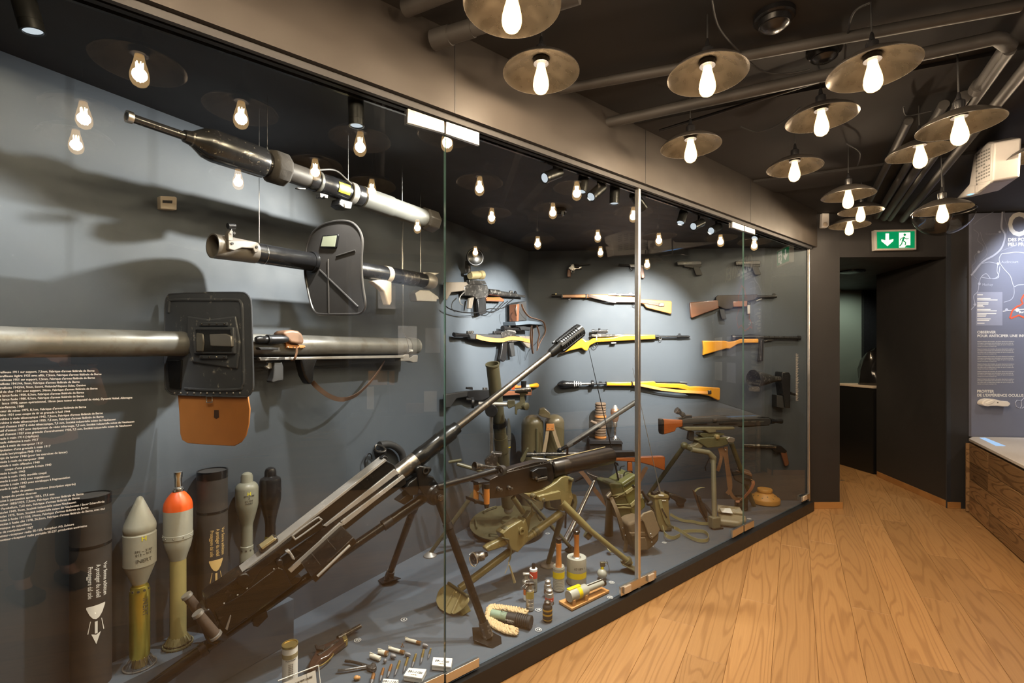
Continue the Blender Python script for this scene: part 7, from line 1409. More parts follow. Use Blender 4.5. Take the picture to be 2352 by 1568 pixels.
# numbered stickers
def sticker(par, p, u, v, num, r=.016, n=None):
    u = V(u).normalized(); v = V(v).normalized(); nn_ = u.cross(v); mb = M().lathe(V(p), nn_, [(.0, r*.86), (.0, r), (.0006, r), (.0006, r*.86)], 24, False)
    o = link(bpy.data.objects.new('number_mark', mb.mesh('number_mark'))); o.data.materials.append(m_print); o.parent = par; o['kind'] = 'structure'
    x = text(par, 'number_mark', num, r*1.15, V(p)-v*r*.4+nn_*.0006, u, v, m_print, bold=True); x['kind'] = 'structure'
we = bpy.data.objects['wall_end']; wb = bpy.data.objects['wall_back']; cf = bpy.data.objects['trim_1']
for q, s_ in ((IQ((348, 270))[0], '35'), (IQ((770, 262))[0], '36'), (IQ((1250, 261))[0], '37'), (IQ((1712, 257))[0], '38'), (IQ((724, 525))[0], '13'), (IQ((1670, 544))[0], '4'), (IQ((786, 843))[0], '14'), (IQ((1752, 892))[0], '5'), (IQ((785, 1281))[0], '12'), (JQ((1500, 495))[0], '39')): sticker(we, EN.hit(*q, .001), EN.u, UP, s_)
sticker(wb, BK.hit(*KQ((93, 1200))[0], .001), BU, UP, '7', .015); sticker(wb, BK.hit(*MQ((998, 693))[0], .001), BU, UP, '8', .015); sticker(wb, BK.hit(1163, 914, .001), BU, UP, '17', .015)
for q, s_ in ((CQ((1285, 479))[0], '6'), (CQ((868, 665))[0], '34'), (GQ((818, 1150))[0], '19'), (GQ((820, 1388))[0], '18'), (GQ((1680, 1000))[0], '20'), (GQ((1697, 820))[0], '22'), (GQ((930, 233))[0], '11'), (NQ((915, 1290))[0], '42'), (JQ((1180, 1268))[0], '44')): p = fl(q, .0005); sticker(cf, p, (1, 0, 0), (0, 1, 0), s_, .0165)
# ------------------------------------------------------------------ LETTERING ON THE GLASS
LINES = """mitrailleuse 1911 sur support, 7,5mm, Fabrique d'armes fédérale de Berne
mitrailleuse légère 1925 avec affût, 7,5mm, Fabrique d'armes fédérale de Berne
mitrailleuse 1951 sur support, 7,5mm, Fabrique d'armes fédérale de Berne
mitraillette 1941/44, 9mm, Fabrique d'armes fédérale de Berne
mitraillette 1943/44, 9mm, Suomi, Finlande/Hispano Suiza, Genève
fusil de char 1941 avec support, 24mm, Fabrique d'armes fédérale de Berne
tube lance fusée 1950, 8,3cm, Fabrique d'armes fédérale de Berne
tube lance fusée 1980, 8,3cm, Fabrique d'armes fédérale de Berne
lance 1990, canon opérationnel, 18mm (sans tuteur et dispositif de visée), Dynamit Nobel, Allemagne
lance-flamme, 1980
lanceur de mines 1972, 8,1cm, Fabrique d'armes fédérale de Berne
carabine 1931 avec coupe de tir et grenade à fusil 1944
carabine à visée télescopique 1942, 7,5mm, Fabrique d'armes fédérale de Berne
carabine à visée télescopique 1955, 7,5 mm, Fabrique d'armes fédérale de Berne
fusil d'assaut 1957 à visée télescopique, 7,5 mm, Société industrielle suisse de Neuhausen
fusil d'assaut 1957 avec équipement de visée infrarouge, 7,5 mm, Société industrielle suisse de Neuhausen
fusil d'assaut 1957 avec grenade d'entraînement 1958, 7,5 mm, Société industrielle suisse de Neuhausen
grenade à main 1914 (réplique)
grenade défensive à main 1917
grenade à main de marqueur 1917
manipulation d'une grenade à main 1917
grenade lacrymogène FMB 1924
corps de lancer 1940 (pour les exercices de lancer)
grenade à main de marqueur 1940
grenade à main offensive 1940
coupe d'une grenade à main 1940
grenade à main 1943
grenade à main 1943, modèle coupé
grenade à main 1943 avec supplément
grenade à main 1943 avec enveloppe à fragmentation
grenade à main 1985
boîte de petites munitions (inscription séparée)
lampe de poche diverses
pistolet à percussion après 1853, 17,5 mm
revolver 1882/1929, 7,5mm, Fabrique d'armes fédérale de Berne
pistolet 1900/29 Parabellum, 7,65 mm, Fabrique d'armes fédérale de Berne
pistolet 1949, 9mm, Société industrielle suisse Neuhausen
pistolet 1975, 9mm, Société industrielle suisse de Neuhausen / Sauer Eckernförde
pistolet à fusée 1917/38, 34mm, Fabrique d'armes fédérale de Berne
pistolet à fusée dès 1978, 26,5mm, Fabrique d'armes fédérale de Berne, avec étui
masque de mitrailleurs
masque de manipulation 1967
émetteur-récepteur radio SE-125, Autophon AG, Soleure
émetteur-récepteur radio portable SE-227, production américaine""".split('\n')
m_vinyl = mat('white vinyl letters', (.86, .92, 1.0), .6, var=.01)
wp = win[1]; z0 = GL.hit(217, 851, .0075); z1 = GL.hit(200, 1205, .0075)
RA = [217, 233, 218, 183, 197, 224, 193, 193, 304, 55, 198, 161, 236, 238, 266, 309, 303, 89, 88, 98, 116, 95, 155, 101, 91, 118, 58, 107, 114, 161, 59, 174, 84, 125, 192, 183, 175, 240, 203, 241, 73, 76, 170, 200]
n_ = len(LINES)
for k, s_ in enumerate(LINES):
    yk = 857+(1243-857)*k/(n_-1)           # baseline of the row at the picture edge
    p0 = GL.hit(0, yk, .0058); pr_ = None
    z = p0.z; x = RA[k]; sx_ = (x-CX)/FPX
    q = GL.p+GL.n*.0058; u = GL.u; kk = (sx_*q.y-q.x)/(u.x-sx_*u.y); r = q+u*kk
    o = text(wp, 'lettering', s_, .0076, V((r.x, r.y, z)), GU, UP, m_vinyl, 'RIGHT', bold=True, ext=.0002, sx=.83)
m_prt2 = mat('warm faint print', (.62, .55, .45), .6, var=.05)
ZA = GL.hit(1829, 813, .0058).z; ZB = GL.hit(1829, 920, .0058).z; aL = (GL.hit(1828, 860, .0058)-GP).dot(GU)
for k in range(46):
    s_ = LINES[(k*5+3) % 31][:14+(k*7) % 11]; text(win[4], 'lettering', s_, .0062, GP+GU*aL+GN*.0058+V((0, 0, ZA+(ZB-ZA)*k/45)), GU, UP, m_prt2, 'LEFT', ext=.0002)

# ------------------------------------------------------------------ CEILING SERVICES
m_piped = mat('dark painted pipe', (.028, .026, .024), .55, var=.15, scale=8)
def pz(px, py, z): d = ray(px, py); return CAM+d*((z-HC)/d.z)
def pipe(pts, r, lab, name='pipe', m=None, rr=None, cat='pipe'):
    o = solo(name, m or m_pipe, M().path(pts, r, 14), lab, cat, 'pipes under the ceiling' if cat == 'pipe' else 'cables under the ceiling'); return o
BVd = V((.5062, .8624, 0))
a = pz(1390, 283, 2.765); b_ = pz(2285, 88, 2.765); e = b_+V((.09, .02, 0)); 
arc = [b_.lerp(e, .3), e+V((.02, .03, -.0)), e+V((.035, .07, 0))]
pipe([a, b_]+arc+[arc[-1]+BVd*.3], .027, 'long grey pipe crossing the ceiling from the fascia to an elbow'); 
t = solo('pipe_clip', m_gun, M().box(pz(1392, 303, 2.725), .012, .012, .03), 'small steel clip under the end of the long grey pipe', 'clip')
pipe([arc[-1]+BVd*.28, arc[-1]+BVd*.33], .036, 'thicker sleeve on the pipe after the elbow', 'pipe_sleeve')
a = pz(1010, 88, 2.745); b_ = pz(1330, -12, 2.745); pipe([a, b_], .030, 'grey pipe near the picture top coming out of the fascia'); pipe([a-(b_-a).normalized()*.03, a+(b_-a).normalized()*.05, a+(b_-a).normalized()*.051, a+(b_-a).normalized()*.15], [.038, .038, .034, .034], 'pale sleeve round the pipe near the picture top', 'pipe_sleeve', m_white if 0 else m_pipe)
a = pz(1284, 206, 2.785); b_ = pz(1800, 112, 2.785); pipe([a, b_, b_+(b_-a)*.8], .022, 'thin grey pipe close under the ceiling behind the lamps')
a = pz(1515, 300, 2.79); b_ = pz(1850, 196, 2.79); pipe([a, b_, b_+(b_-a)*.35], .008, 'black conduit with clips below the long grey pipe', 'conduit', m_gun)
a = pz(930, 20, 2.78); pipe([a, a+V((1.4, -.7, 0))], .03, 'grey pipe cut by the picture top beside the fascia')
for k, (x, y, z, r, L0, L1) in enumerate(((2215, 222, 2.76, .030, .0, 4), (2181, 310, 2.75, .022, -.9, 4), (2231, 310, 2.74, .026, -.9, 4), (2126, 310, 2.77, .024, -.4, 4), (2071, 310, 2.78, .022, -.2, 4))):
    q = pz(x, y, z); pipe([q+BVd*L0, q+BVd*min(L1, (4.5-q.y)/BVd.y)], r, ('slanting grey pipe running on from the elbow of the long pipe', 'slanting pipe next beyond the elbow pipe, towards the projector', 'slanting pipe of the bundle closest to the white projector', 'slanting pipe of the bundle ending above the exit sign', 'slanting pipe of the bundle beside the clustered lamps')[k], m=m_piped)
for k, pts in enumerate((((1635, 0), (1650, 60), (1690, 110), (1745, 160), (1800, 170), (1860, 160)), ((1998, 6), (1960, 30), (1945, 90), (1940, 140)), ((1700, 290), (1740, 303), (1790, 285), (1840, 245)), ((2150, 460), (2165, 440), (2140, 445), (2080, 510), (2100, 520)), ((2075, 245), (2085, 265), (2140, 255)), ((1945, 330), (1975, 350), (1970, 380)))):
    zz = [2.83, 2.80, 2.77, 2.75, 2.77, 2.80]
    mp_ = [pz(p[0], p[1], 2.79-.02*abs(i-2) if False else 2.79) for i, p in enumerate(pts)]
    pipe(catmull(mp_, 6), .004, 'loose black cable hanging under the ceiling, ' + ('beside the round smoke detector', 'hooked above the largest lamp', 'behind the lamp row in a shallow loop', 'curled by the clear dome', 'between the large lamps', 'above the clustered lamps')[k], 'cable', m_blackmt, cat='cable')
def detector(px, py, r, lab):
    c = pz(px, py, CEIL-.05); c.z = CEIL; t = thing('smoke_detector', lab, 'smoke detector', c, 'smoke detectors on the ceiling')
    part(t, 'base_ring', m_black, M().lathe(c, (0, 0, -1), [(.001, r), (.02, r), (.026, r*.93)], 32)); part(t, 'head', m_black, M().lathe(c, (0, 0, -1), [(.02, r*.82), (.045, r*.72), (.060, r*.45), (.064, r*.1)], 32)); part(t, 'slot_ring', m_gun, M().lathe(c, (0, 0, -1), [(.044, r*.74), (.047, r*.74)], 28))
detector(1778, 62, .075, 'round black smoke detector near the picture top'); detector(1893, 135, .07, 'smaller black smoke detector half hidden behind the largest lamp')
c = EN.hit(1288, 490, .9); c = V((.30, 3.35, CTOP)); t = thing('case_detector', 'small black detector on the case ceiling among the mirrored bulbs', 'smoke detector', pz(1285, 488, CTOP-.03)); c = V((*pz(1285, 490, CTOP-.03).xy, CTOP-.001)); t.location = c; t['_b'] = list(c)
part(t, 'base_ring', m_black, M().lathe(c, (0, 0, -1), [(.0, .05), (.02, .05), (.022, .04), (.045, .036), (.05, .02)], 24)); part(t, 'head', m_gun, M().lathe(c, (0, 0, -1), [(.045, .03), (.052, .02)], 20))
# motion sensor, exit sign, thermostat
PW_ = Pl((3.05, 4.65, 0), (1, .01, 0)); pw = mk(PW_); cq = lambda *p: cr(1640, 480, 7.128, p)
t = thing('motion_sensor', 'small white motion sensor on the dark wall above the end of the glass', 'sensor', PW_.hit(1895, 506, .02)); pw(t, 'body', cq((1775, 68), (1888, 70), (1886, 270), (1855, 302), (1762, 302)), .035, .0, m_white, None, .003); part(t, 'sensor_lens', m_alu if 0 else m_cream, M().ball(PW_.hit(*cq((1822, 250))[0], .034), .022, 10, (1, .4, 1)))
XS = Pl((3.6, 4.66, 0), (1, -.02, 0)); xs = mk(XS); xq = lambda *p: cr(1850, 450, 1.936, p)
m_exg = mat('exit green', (.0, .22, .085), .4, emis=(0, .25, .10), estr=.55); m_exw = mat('exit white', (.85, .85, .82), .4, emis=(1, 1, .95), estr=.75); m_exf = mat('exit frame grey', (.42, .40, .37), .4)
t = thing('exit_sign', 'green emergency exit sign with arrow and running figure over the doorway', 'sign', XS.hit(2058, 551, .02)); ox = lambda pts, o1=.048, o0=.044: [XS.hit(2010+x, 527+y, o1) for x, y in pts]
xs(t, 'housing', ((2009, 528), (2105, 526), (2105, 573), (2010, 575)), .045, .0, m_exf, None, .003); xs(t, 'sign_face', ((2014, 532.5), (2101, 530.5), (2101, 569), (2015, 571)), .0465, .04, m_exg, 'green lit face', .0)
def ex(nm, pts, m=m_exw, o1=.0475): part(t, nm, m, M().prism([XS.hit(x, y, o1) for x, y in pts], XS.n, .001))
ex('arrow', ((2034, 536), (2042, 536), (2042, 551), (2052, 549), (2052, 553), (2038.5, 565), (2024.5, 553.5), (2024.5, 549.5), (2034, 551.5)))
ex('door_field', ((2065, 534), (2091, 533.5), (2091, 568), (2065, 568.5)))
gm = M()
hd_ = XS.hit(2078, 539, .0482); gm.lathe(hd_, XS.n, [(0, .012), (.0008, .012)], 16)
for pts, w_ in ((((2077, 544), (2073, 553)), .016), (((2077, 545), (2070, 547), (2067, 552)), .008), (((2077, 545.5), (2083, 549), (2087, 547)), .008), (((2073, 552), (2080, 556), (2079, 563)), .010), (((2073, 552), (2071, 560), (2066, 565)), .010)):
    gm.ribbon([XS.hit(x, y, .0484) for x, y in pts], XS.n.cross(XS.hit(*pts[-1], .0484)-XS.hit(*pts[0], .0484)), w_, .0008)
part(t, 'running_figure', m_exg, gm); ex('stair_mark', ((2082, 563), (2091, 563), (2091, 568), (2078, 568)), m_exg, .0483)
t = thing('thermostat', 'small cream wall thermostat in the corridor behind the dark pillar', 'thermostat', V((3.19, 4.9, 1.9))); 
TS = Pl((3.55, 5.3, 0), (1, 0, 0)); ts = mk(TS); FW = Pl((4.2, 7.22, 0), (1, 0, 0)); fw = mk(FW); t.location = FW.hit(1927, 665, 0); t['_b'] = list(FW.hit(1927, 665, 0))
fw(t, 'body', ((1920, 659), (1931, 659), (1931, 670), (1920, 670)), .03, -.1, m_cream, None, .004); fw(t, 'display', ((1922, 661.5), (1929, 661.5), (1929, 664), (1922, 664)), .033, .02, m_dark, None)
# counter and covered thing in the room beyond
CN = [V((4.46, 5.95, 0)), V((4.40, 6.62, 0))]
t = thing('counter', 'glossy black counter with a pale top edge in the room beyond the doorway', 'counter', (4.6, 6.3, 0)); 
m_lacq = mat('counter lacquer', (.012, .012, .012), .3, var=.02, scale=3)
part(t, 'counter_front', m_lacq, M().prism([CN[0]+V((0, 0, .002)), CN[1]+V((0, 0, .002)), CN[1]+V((0, 0, 1.06)), CN[0]+V((0, 0, 1.06))], (-1, -.09, 0), .5)); part(t, 'counter_top', m_cream, M().prism([p+V((0, 0, 1.085)) for p in (CN[0]+V((-.01, 0, 0)), CN[1]+V((-.01, 0, 0)), CN[1]+V((.52, 0, 0)), CN[0]+V((.52, 0, 0)))], (0, 0, 1), .025), bev=.003)
c = V((4.72, 6.25, 1.085)); m_film = mat('black plastic film', (.012, .012, .013), .18, var=.4, scale=9, bump=1.0, coat=.6); mb = M(); ring_ = 18
prof = [(0, .19), (.08, .20), (.2, .18), (.32, .15), (.42, .10), (.47, .04), (.48, .002)]
mb.lathe(c, (0, 0, 1), prof, ring_)
for i, p in enumerate(mb.v): p += V((rnd.uniform(-.02, .02), rnd.uniform(-.02, .02), 0))
solo('covered_object', m_film, mb, 'thing wrapped in crumpled glossy black film on the far counter', 'cover')
t = solo('ceiling_vent', m_black, M().lathe((3.95, 5.6, HZ+.019), (0, 0, -1), [(0, .13), (.012, .13), (.02, .10)], 24), 'round black vent on the corridor ceiling', 'vent')
# projector
t = thing('projector', 'white projector with slotted side hanging under the pipes', 'projector', pz(2252, 390, 2.45)); d1 = V((.52, .85, 0)); d2 = V((.85, -.52, 0)); c = at(2252, 396, 3.15)
PJ = Pl(at(2250, 400, 3.2), (-.60, -.80, 0)); pj = mk(PJ); q6 = lambda *p: cr(1700, 0, 2.8, p)
m_proj = mat('projector plastic', (.34, .33, .32), .45, var=.03)
pj(t, 'housing', q6((1505, 985), (1590, 912), (1632, 918), (1622, 1165), (1522, 1245), (1385, 1280), (1475, 1180)), .02, -.09, m_proj, None, .010, 3); pj(t, 'side_panel', q6((1505, 990), (1588, 920), (1618, 925), (1610, 1160), (1510, 1185)), .023, .01, m_proj, None, .004)
for r_ in range(9):
    y0 = 985+r_*21; x0 = 1515; 
    for k in range(6):
        xx = x0+k*16; yy = y0-(xx-1515)*.78*.6+8
        if yy < 1165 and yy > 925 and not (abs((xx-1515)-(1110-yy)*1.1) < 10): pj(t, 'vent_slot', q6((xx, yy), (xx+11, yy-5), (xx+11, yy+5), (xx, yy+10)), .0235, .015, m_inkd, None, 0)
pj(t, 'underside', q6((1395, 1275), (1475, 1195), (1605, 1178), (1525, 1238)), .022, -.08, m_proj, None, .004); 
m_led = glow('blue status led', (.2, .5, 1), 2.5); pj(t, 'status_light', q6((1450, 1255), (1480, 1245), (1500, 1246), (1470, 1257)), .024, .015, m_led); part(t, 'ceiling_mount', m_gun, M().rod(V((c.x, c.y, 2.6)), V((c.x, c.y, CEIL)), .02))
# clear dome
DM = pz(2165, 520, 2.30); c = at(2166, 500, 3.35); m_dome = clearmat('smoky acrylic dome', (.80, .78, .74), .06, onlyfront=False)
t = thing('acoustic_dome', 'clear smoky dome hanging behind the lamp beside the exit sign', 'dome', c); R_ = 60*3.35/FPX*.95
part(t, 'dome_shell', m_dome, M().lathe(c, (0, 0, -1), [(R_*.95*math.sin(a)-R_*.25, R_*math.cos(a)) for a in [i*PI/2/10 for i in range(11)]], 40, False)); part(t, 'dome_rim', m_gun, M().lathe(c, (0, 0, -1), [(-R_*.27, R_*.99), (-R_*.27, R_*1.02), (-R_*.23, R_*1.02), (-R_*.23, R_*.99)], 40, False)); part(t, 'dome_speaker', m_black, M().lathe(c, (0, 0, -1), [(-R_*.3, .03), (0, .05), (.02, .04)], 20)); part(t, 'dome_rod', m_gun, M().rod(c+V((0, 0, R_*.3)), V((c.x, c.y, CEIL)), .008))

# ------------------------------------------------------------------ MAP POSTER, TABLE
PO = Pl((4.385, 4.61, 0), (.997, -.075, 0)); po = mk(PO)
def P_(px, py, o=.012): return PO.hit(px, py, o)
m_post = mat('slate blue poster', (.165, .18, .245), .5, var=.05, scale=2); m_road = mat('pale road print', (.42, .45, .56), .5, var=.03); m_road2 = mat('faint road print', (.27, .29, .38), .5, var=.03); m_redp = mat('red border print', (.85, .10, .04), .5, var=.03); m_shp = mat('dark region print', (.10, .105, .15), .5, var=.03)
t = thing('map_poster', 'large slate blue map poster with white text behind the table', 'poster', PO.loc(1.2, 1.7, 0)); W_ = 2.6
part(t, 'panel', m_post, M().prism([PO.loc(x, z, .01) for x, z in ((0, .70), (W_, .70), (W_, CEIL-.01), (0, CEIL-.01))], PO.n, .03))
wallbox('wall_poster', m_dark, PO.loc(-.01, 0, -.02), PO.loc(W_+.1, 0, -.02), 0, CEIL, .1, CAM)
ptq = lambda *p: cr(2200, 460, 5.224, p)
def txt(s_, px, py, capx, m=m_print, align='LEFT', bold=True, sx=1.0): # cap height in photo px at left edge
    q = P_(px, py, .0112); return text(t, 'lettering', s_, capx*q.y/FPX/.70, q, PO.u, UP, m, align, bold, ext=.0002, sx=sx)
tq = txt('OBSERVER', 2314, 541, 53, sx=.80); txt('DES POSTES FRONTIÈRES', 2315, 554, 7.6); txt('PEU PROTÉGÉS', 2315, 565, 7.6)
txt('OBSERVER', 2244.5, 765.5, 6); txt('POUR ANTICIPER UNE INVASION', 2244.5, 774, 6); txt('PROFITER', 2244, 901, 5.8); txt('DE L’EXPÉRIENCE OCULUS', 2244, 910, 5.8)
txt('Audincourt', 2300, 604, 5.5, m_road, bold=False); txt('Mathay', 2256, 656, 5.5, m_road, bold=False); txt('Colombier', 2264, 539, 4.5, m_road2, bold=False); txt('Bure', 2340, 719, 5.5)
lor = ['Depuis les hauteurs de la frontière, des postes observent le moindre mouvement', 'de troupes et transmettent leurs informations vers les forts de la région avec', 'des moyens radio et téléphoniques protégés, afin que les troupes puissent', 'anticiper une invasion et préparer les ouvrages minés de ces vallées.']
for k in range(24):
    y = 785+k*3.75+(2.2*(k//4)); txt(lor[k % 4][:70 if k % 4 != 3 else 38], 2245, y, 1.9, bold=False)
def road(pts, w_, m=m_road, o=.0114):
    c = catmull([P_(*q, o) for q in pts], 5); part(t, 'road', m, M().ribbon(c, [PO.n.cross((c[min(i+1, len(c)-1)]-c[max(i-1, 0)]).normalized()) for i in range(len(c))], w_, .0004))
road(ptq((540, 90), (530, 220), (525, 330), (565, 410), (550, 510), (510, 590), (430, 660), (330, 715), (270, 765), (210, 840), (160, 900)), .016); road(ptq((525, 640), (620, 630), (700, 620), (794, 630)), .007); road(ptq((525, 640), (495, 700), (510, 760), (560, 830), (630, 910), (670, 1030), (720, 1015), (794, 1010)), .007)
road(ptq((480, 760), (470, 850), (490, 920), (400, 940), (340, 880), (280, 920), (255, 1000), (240, 1090), (190, 1150), (205, 1250), (160, 1310)), .006); road(ptq((505, 790), (480, 910), (400, 940), (280, 920)), .006); road(ptq((270, 765), (370, 740), (480, 760)), .005)
road(ptq((190, 350), (250, 400), (240, 480), (300, 540), (300, 600), (250, 620), (200, 670), (210, 740), (170, 790), (190, 900), (235, 950), (255, 1000)), .004, m_road2); road(ptq((520, 610), (600, 575), (700, 540), (794, 480)), .004, m_road2); road(ptq((500, 95), (370, 170), (260, 230), (190, 290)), .004, m_road2); road(ptq((270, 380), (300, 480), (340, 560), (345, 650), (260, 740)), .004, m_road2); road(ptq((670, 1030), (675, 1120), (640, 1190), (550, 1222)), .005); road(ptq((540, 1330), (640, 1318), (794, 1305)), .006, m_print); road(ptq((560, 130), (570, 230), (600, 330), (580, 450), (600, 540)), .004, m_road2)
for q, r_ in (((482, 760), .014), ((257, 1000), .013), ((503, 378), .011), ((250, 618), .012), ((585, 1312), .014), ((714, 1315), .017), ((204, 1250), .012)): part(t, 'town_dot', m_print if q[0] == 714 else m_road, M().lathe(P_(*ptq(q)[0], .0116), PO.n, [(0, r_), (.0004, r_)], 16))
rb = [P_(*q, .0118) for q in ptq((794, 1130), (760, 1195), (780, 1235), (740, 1265), (715, 1270), (655, 1320), (625, 1410), (640, 1415), (730, 1378), (794, 1405))]
e_ = rb[-1]; rb2 = rb+[e_+PO.u*dx+UP*dz for dx, dz in ((.15, -.03), (.30, .06), (.42, .02), (.50, .18), (.38, .30), (.42, .48), (.28, .62), (.16, .55), (.10, .42))]
part(t, 'region_border', m_redp, M().ribbon(rb2, [PO.n.cross((rb2[min(i+1, len(rb2)-1)]-rb2[max(i-1, 0)]).normalized()) for i in range(len(rb2))], .014, .0004), 'red region outline')
part(t, 'legend_box', m_road2, M().prism([P_(*q, .0108) for q in ptq((228, 1100), (535, 1100), (535, 1500), (220, 1500))], PO.n, .0006))
for k, (y, x1) in enumerate(((1132, 302), (1177, 395), (1194, 478), (1228, 370), (1244, 368), (1261, 304), (1277, 320), (1308, 395), (1325, 470), (1357, 463), (1374, 345), (1391, 338), (1422, 395), (1440, 380), (1473, 322))): 
    part(t, 'legend_line', m_print, M().prism([P_(*q, .0122) for q in ptq((233, y-5), (x1, y-5), (x1-4, y+5), (233, y+5))], PO.n, .0004), kind='stuff')
# printed blocks further along the poster (seen mirrored in the glass)
for x in (1.0, 1.65): 
    for z in (1.05, 1.45): part(t, 'picture_block', m_print if x > 1.2 else m_road, M().prism([PO.loc(x+dx, z+dz, .011) for dx, dz in ((0, 0), (.42, 0), (.42, .3), (0, .3))], PO.n, .0006))
# white shoe-shaped holder
hc = P_(2289, 926, .06); t2 = thing('headset_holder', 'white moulded holder on the poster under the printed heading', 'holder', hc); zq = lambda *p: cr(2200, 740, 4.125, p)
oz = zq((232, 775), (240, 750), (265, 732), (300, 724), (340, 726), (400, 740), (440, 748), (475, 748), (498, 765), (500, 780), (480, 798), (430, 798), (380, 792), (320, 792), (290, 796), (250, 790)); m_hold = mat('white moulded plastic', (.82, .78, .72), .35, var=.02)
part(t2, 'shell', m_hold, plate(PO, oz, .075, .012), None, .018, 4); part(t2, 'edge_lip', m_hold, plate(PO, zq((262, 760), (330, 735), (362, 742), (330, 770), (280, 788)), .08, .06), None, .006); part(t2, 'screw', m_inkd, M().lathe(PO.hit(*zq((378, 760))[0], .076), PO.n, [(0, .006), (.001, .006)], 10))
hl = zq((545, 760), (560, 738), (600, 745), (605, 790), (590, 815), (555, 800), (545, 760)); part(t, 'headset_drawing', m_road, M().path([P_(*q, .0116) for q in hl], .003, 4).path([P_(*q, .0116) for q in zq((600, 745), (627, 715), (660, 720), (680, 770), (605, 815))], .003, 4), 'thin line drawing of a headset')
# table: oak board front and white top
T0 = V((4.262, 4.49, 0)); td = -BU; tn = V((.8624, -.5062, 0)); 
t = thing('display_table', 'low table with staggered oak board front and white relief top', 'table', T0)
LT = 2.6; ZT = .70
part(t, 'carcass', m_dark, M().prism([p+V((0, 0, ZT-.03)) for p in (T0+tn*.02, T0+td*LT+tn*.02, T0+td*LT+tn*1.1, V((6.3, 4.42, 0)), V((4.42, 4.57, 0)))], (0, 0, 1), ZT-.045))
part(t, 'table_top', m_white, M().prism([p+V((0, 0, ZT)) for p in (T0-tn*.0+BU*.02, T0+td*LT, T0+td*LT+tn*1.1, V((6.3, 4.42, 0)), V((4.39, 4.595, 0)))], (0, 0, 1), .024), 'white table top', .003)
rows = [(.012, .165), (.168, .325), (.328, .485), (.488, .655)]; offs = [(.50, 1.15, 1.9), (.95, 1.75), (.48, 1.2, 2.1), (.42, 1.0, 1.8)]
bm_ = {}
for (za, zb), of in zip(rows, ((.505, 1.5, 2.2), (1.25, 2.0), (.50, 1.45, 2.2), (.50, 1.3))):
    xs_ = [0]+list(of)+[LT]
    for a, b_ in zip(xs_, xs_[1:]):
        ox_ = rnd.uniform(0, .003); c = T0+td*((a+b_)/2)+tn*(.010-ox_)+V((0, 0, (za+zb)/2)); mb = M().box((0, 0, 0), b_-a-.003, .018, zb-za-.003)
        o = link(bpy.data.objects.new('board', mb.mesh('board'))); o.data.materials.append(m_board); o.parent = t; o.matrix_parent_inverse = Matrix.Identity(4)
        o.location = c-V(t['_b']); o.rotation_euler = (0, 0, math.atan2(td.y, td.x)); bevel(o, .001, 1)
part(t, 'end_board', m_board, M().box(T0+tn*.0+V((.06, .03, .33)), .10, .02, .64, tn, BU))
ct = PO.loc(.52, ZT, .30); 
for k in range(5):
    r_ = .20-k*.036; part(t, 'relief_layer', m_white, M().lathe(ct+V((.0+.02*k, -.0, .0002+k*.007)), UP, [(0, r_), (.005, r_), (.007, r_-.003)], 36, True))
m_lcd = glow('blue lit label', (.45, .68, 1), .9); part(t, 'lit_label', m_lcd, M().prism([RF.hit(0, 900) if 0 else Pl((0, 4, ZT+.002), (1, 0, 0), (0, 1, 0)).hit(*q) for q in zq((205, 1092), (260, 1092), (455, 1170), (360, 1168))], (0, 0, 1), .001), 'blue lit label strip')

# ------------------------------------------------------------------ LIT SHOWCASE ON THE VISITOR SIDE (mirrored in the glass)
sc = V((3.15, .22, 0)); sd_ = V((-.905, .4247, 0)); sw = V((.4247, .905, 0))
SHW = Pl(sc, sw); 
if SHW.n.dot(sd_) < 0: SHW.n = -SHW.n
def sbox(a0, a1, z0, z1, o0, o1): return M().prism([sc+sw*a+SHW.n*o1+V((0, 0, z)) for a, z in ((a0, z0), (a1, z0), (a1, z1), (a0, z1))], SHW.n, o1-o0)
t = thing('lit_showcase', 'tall lit showcase seen only mirrored in the glass beside the launchers', 'showcase', sc)
part(t, 'back_panel', m_case, sbox(-.52, .52, .80, 2.75, -.02, 0)); part(t, 'base_box', m_dark, sbox(-.54, .54, .004, .80, -.02, .42)); part(t, 'top_box', m_dark, sbox(-.54, .54, 2.60, 2.76, -.02, .42))
for a in (-.53, .53): part(t, 'side_panel', m_case, sbox(a-.01, a+.01, .80, 2.60, .0, .40))
part(t, 'shelf', m_acr, sbox(-.51, .51, 1.43, 1.44, .01, .36))
m_photo = mat('grey photograph', (.42, .42, .42), .35, var=.75, scale=9)
def card(name, lab, a, z, w_, h_, m, off=.03, cat='card'):
    o = solo(name, m, sbox(a-w_/2, a+w_/2, z, z+h_, off, off+.004), lab, cat); return o
card('photograph', 'grey photograph on the showcase back, mirrored near the shield with the window', -.12, 2.02, .20, .28, m_photo); card('photograph', 'grey portrait photograph mirrored above the tube end ring', .42, 1.50, .18, .30, m_photo); card('text_panel', 'pale text panel in the mirrored showcase beside the portrait', .12, 1.46, .22, .36, m_print); card('paper_card', 'white printed card mirrored below the tube end fittings', .38, .81, .15, .24, m_print, .2); card('paper_card', 'orange paper notice mirrored above the sling end', -.18, 1.12, .30, .17, m_slv); card('paper_card', 'narrow white label mirrored at the sling end', -.30, .85, .08, .26, m_print, .15)
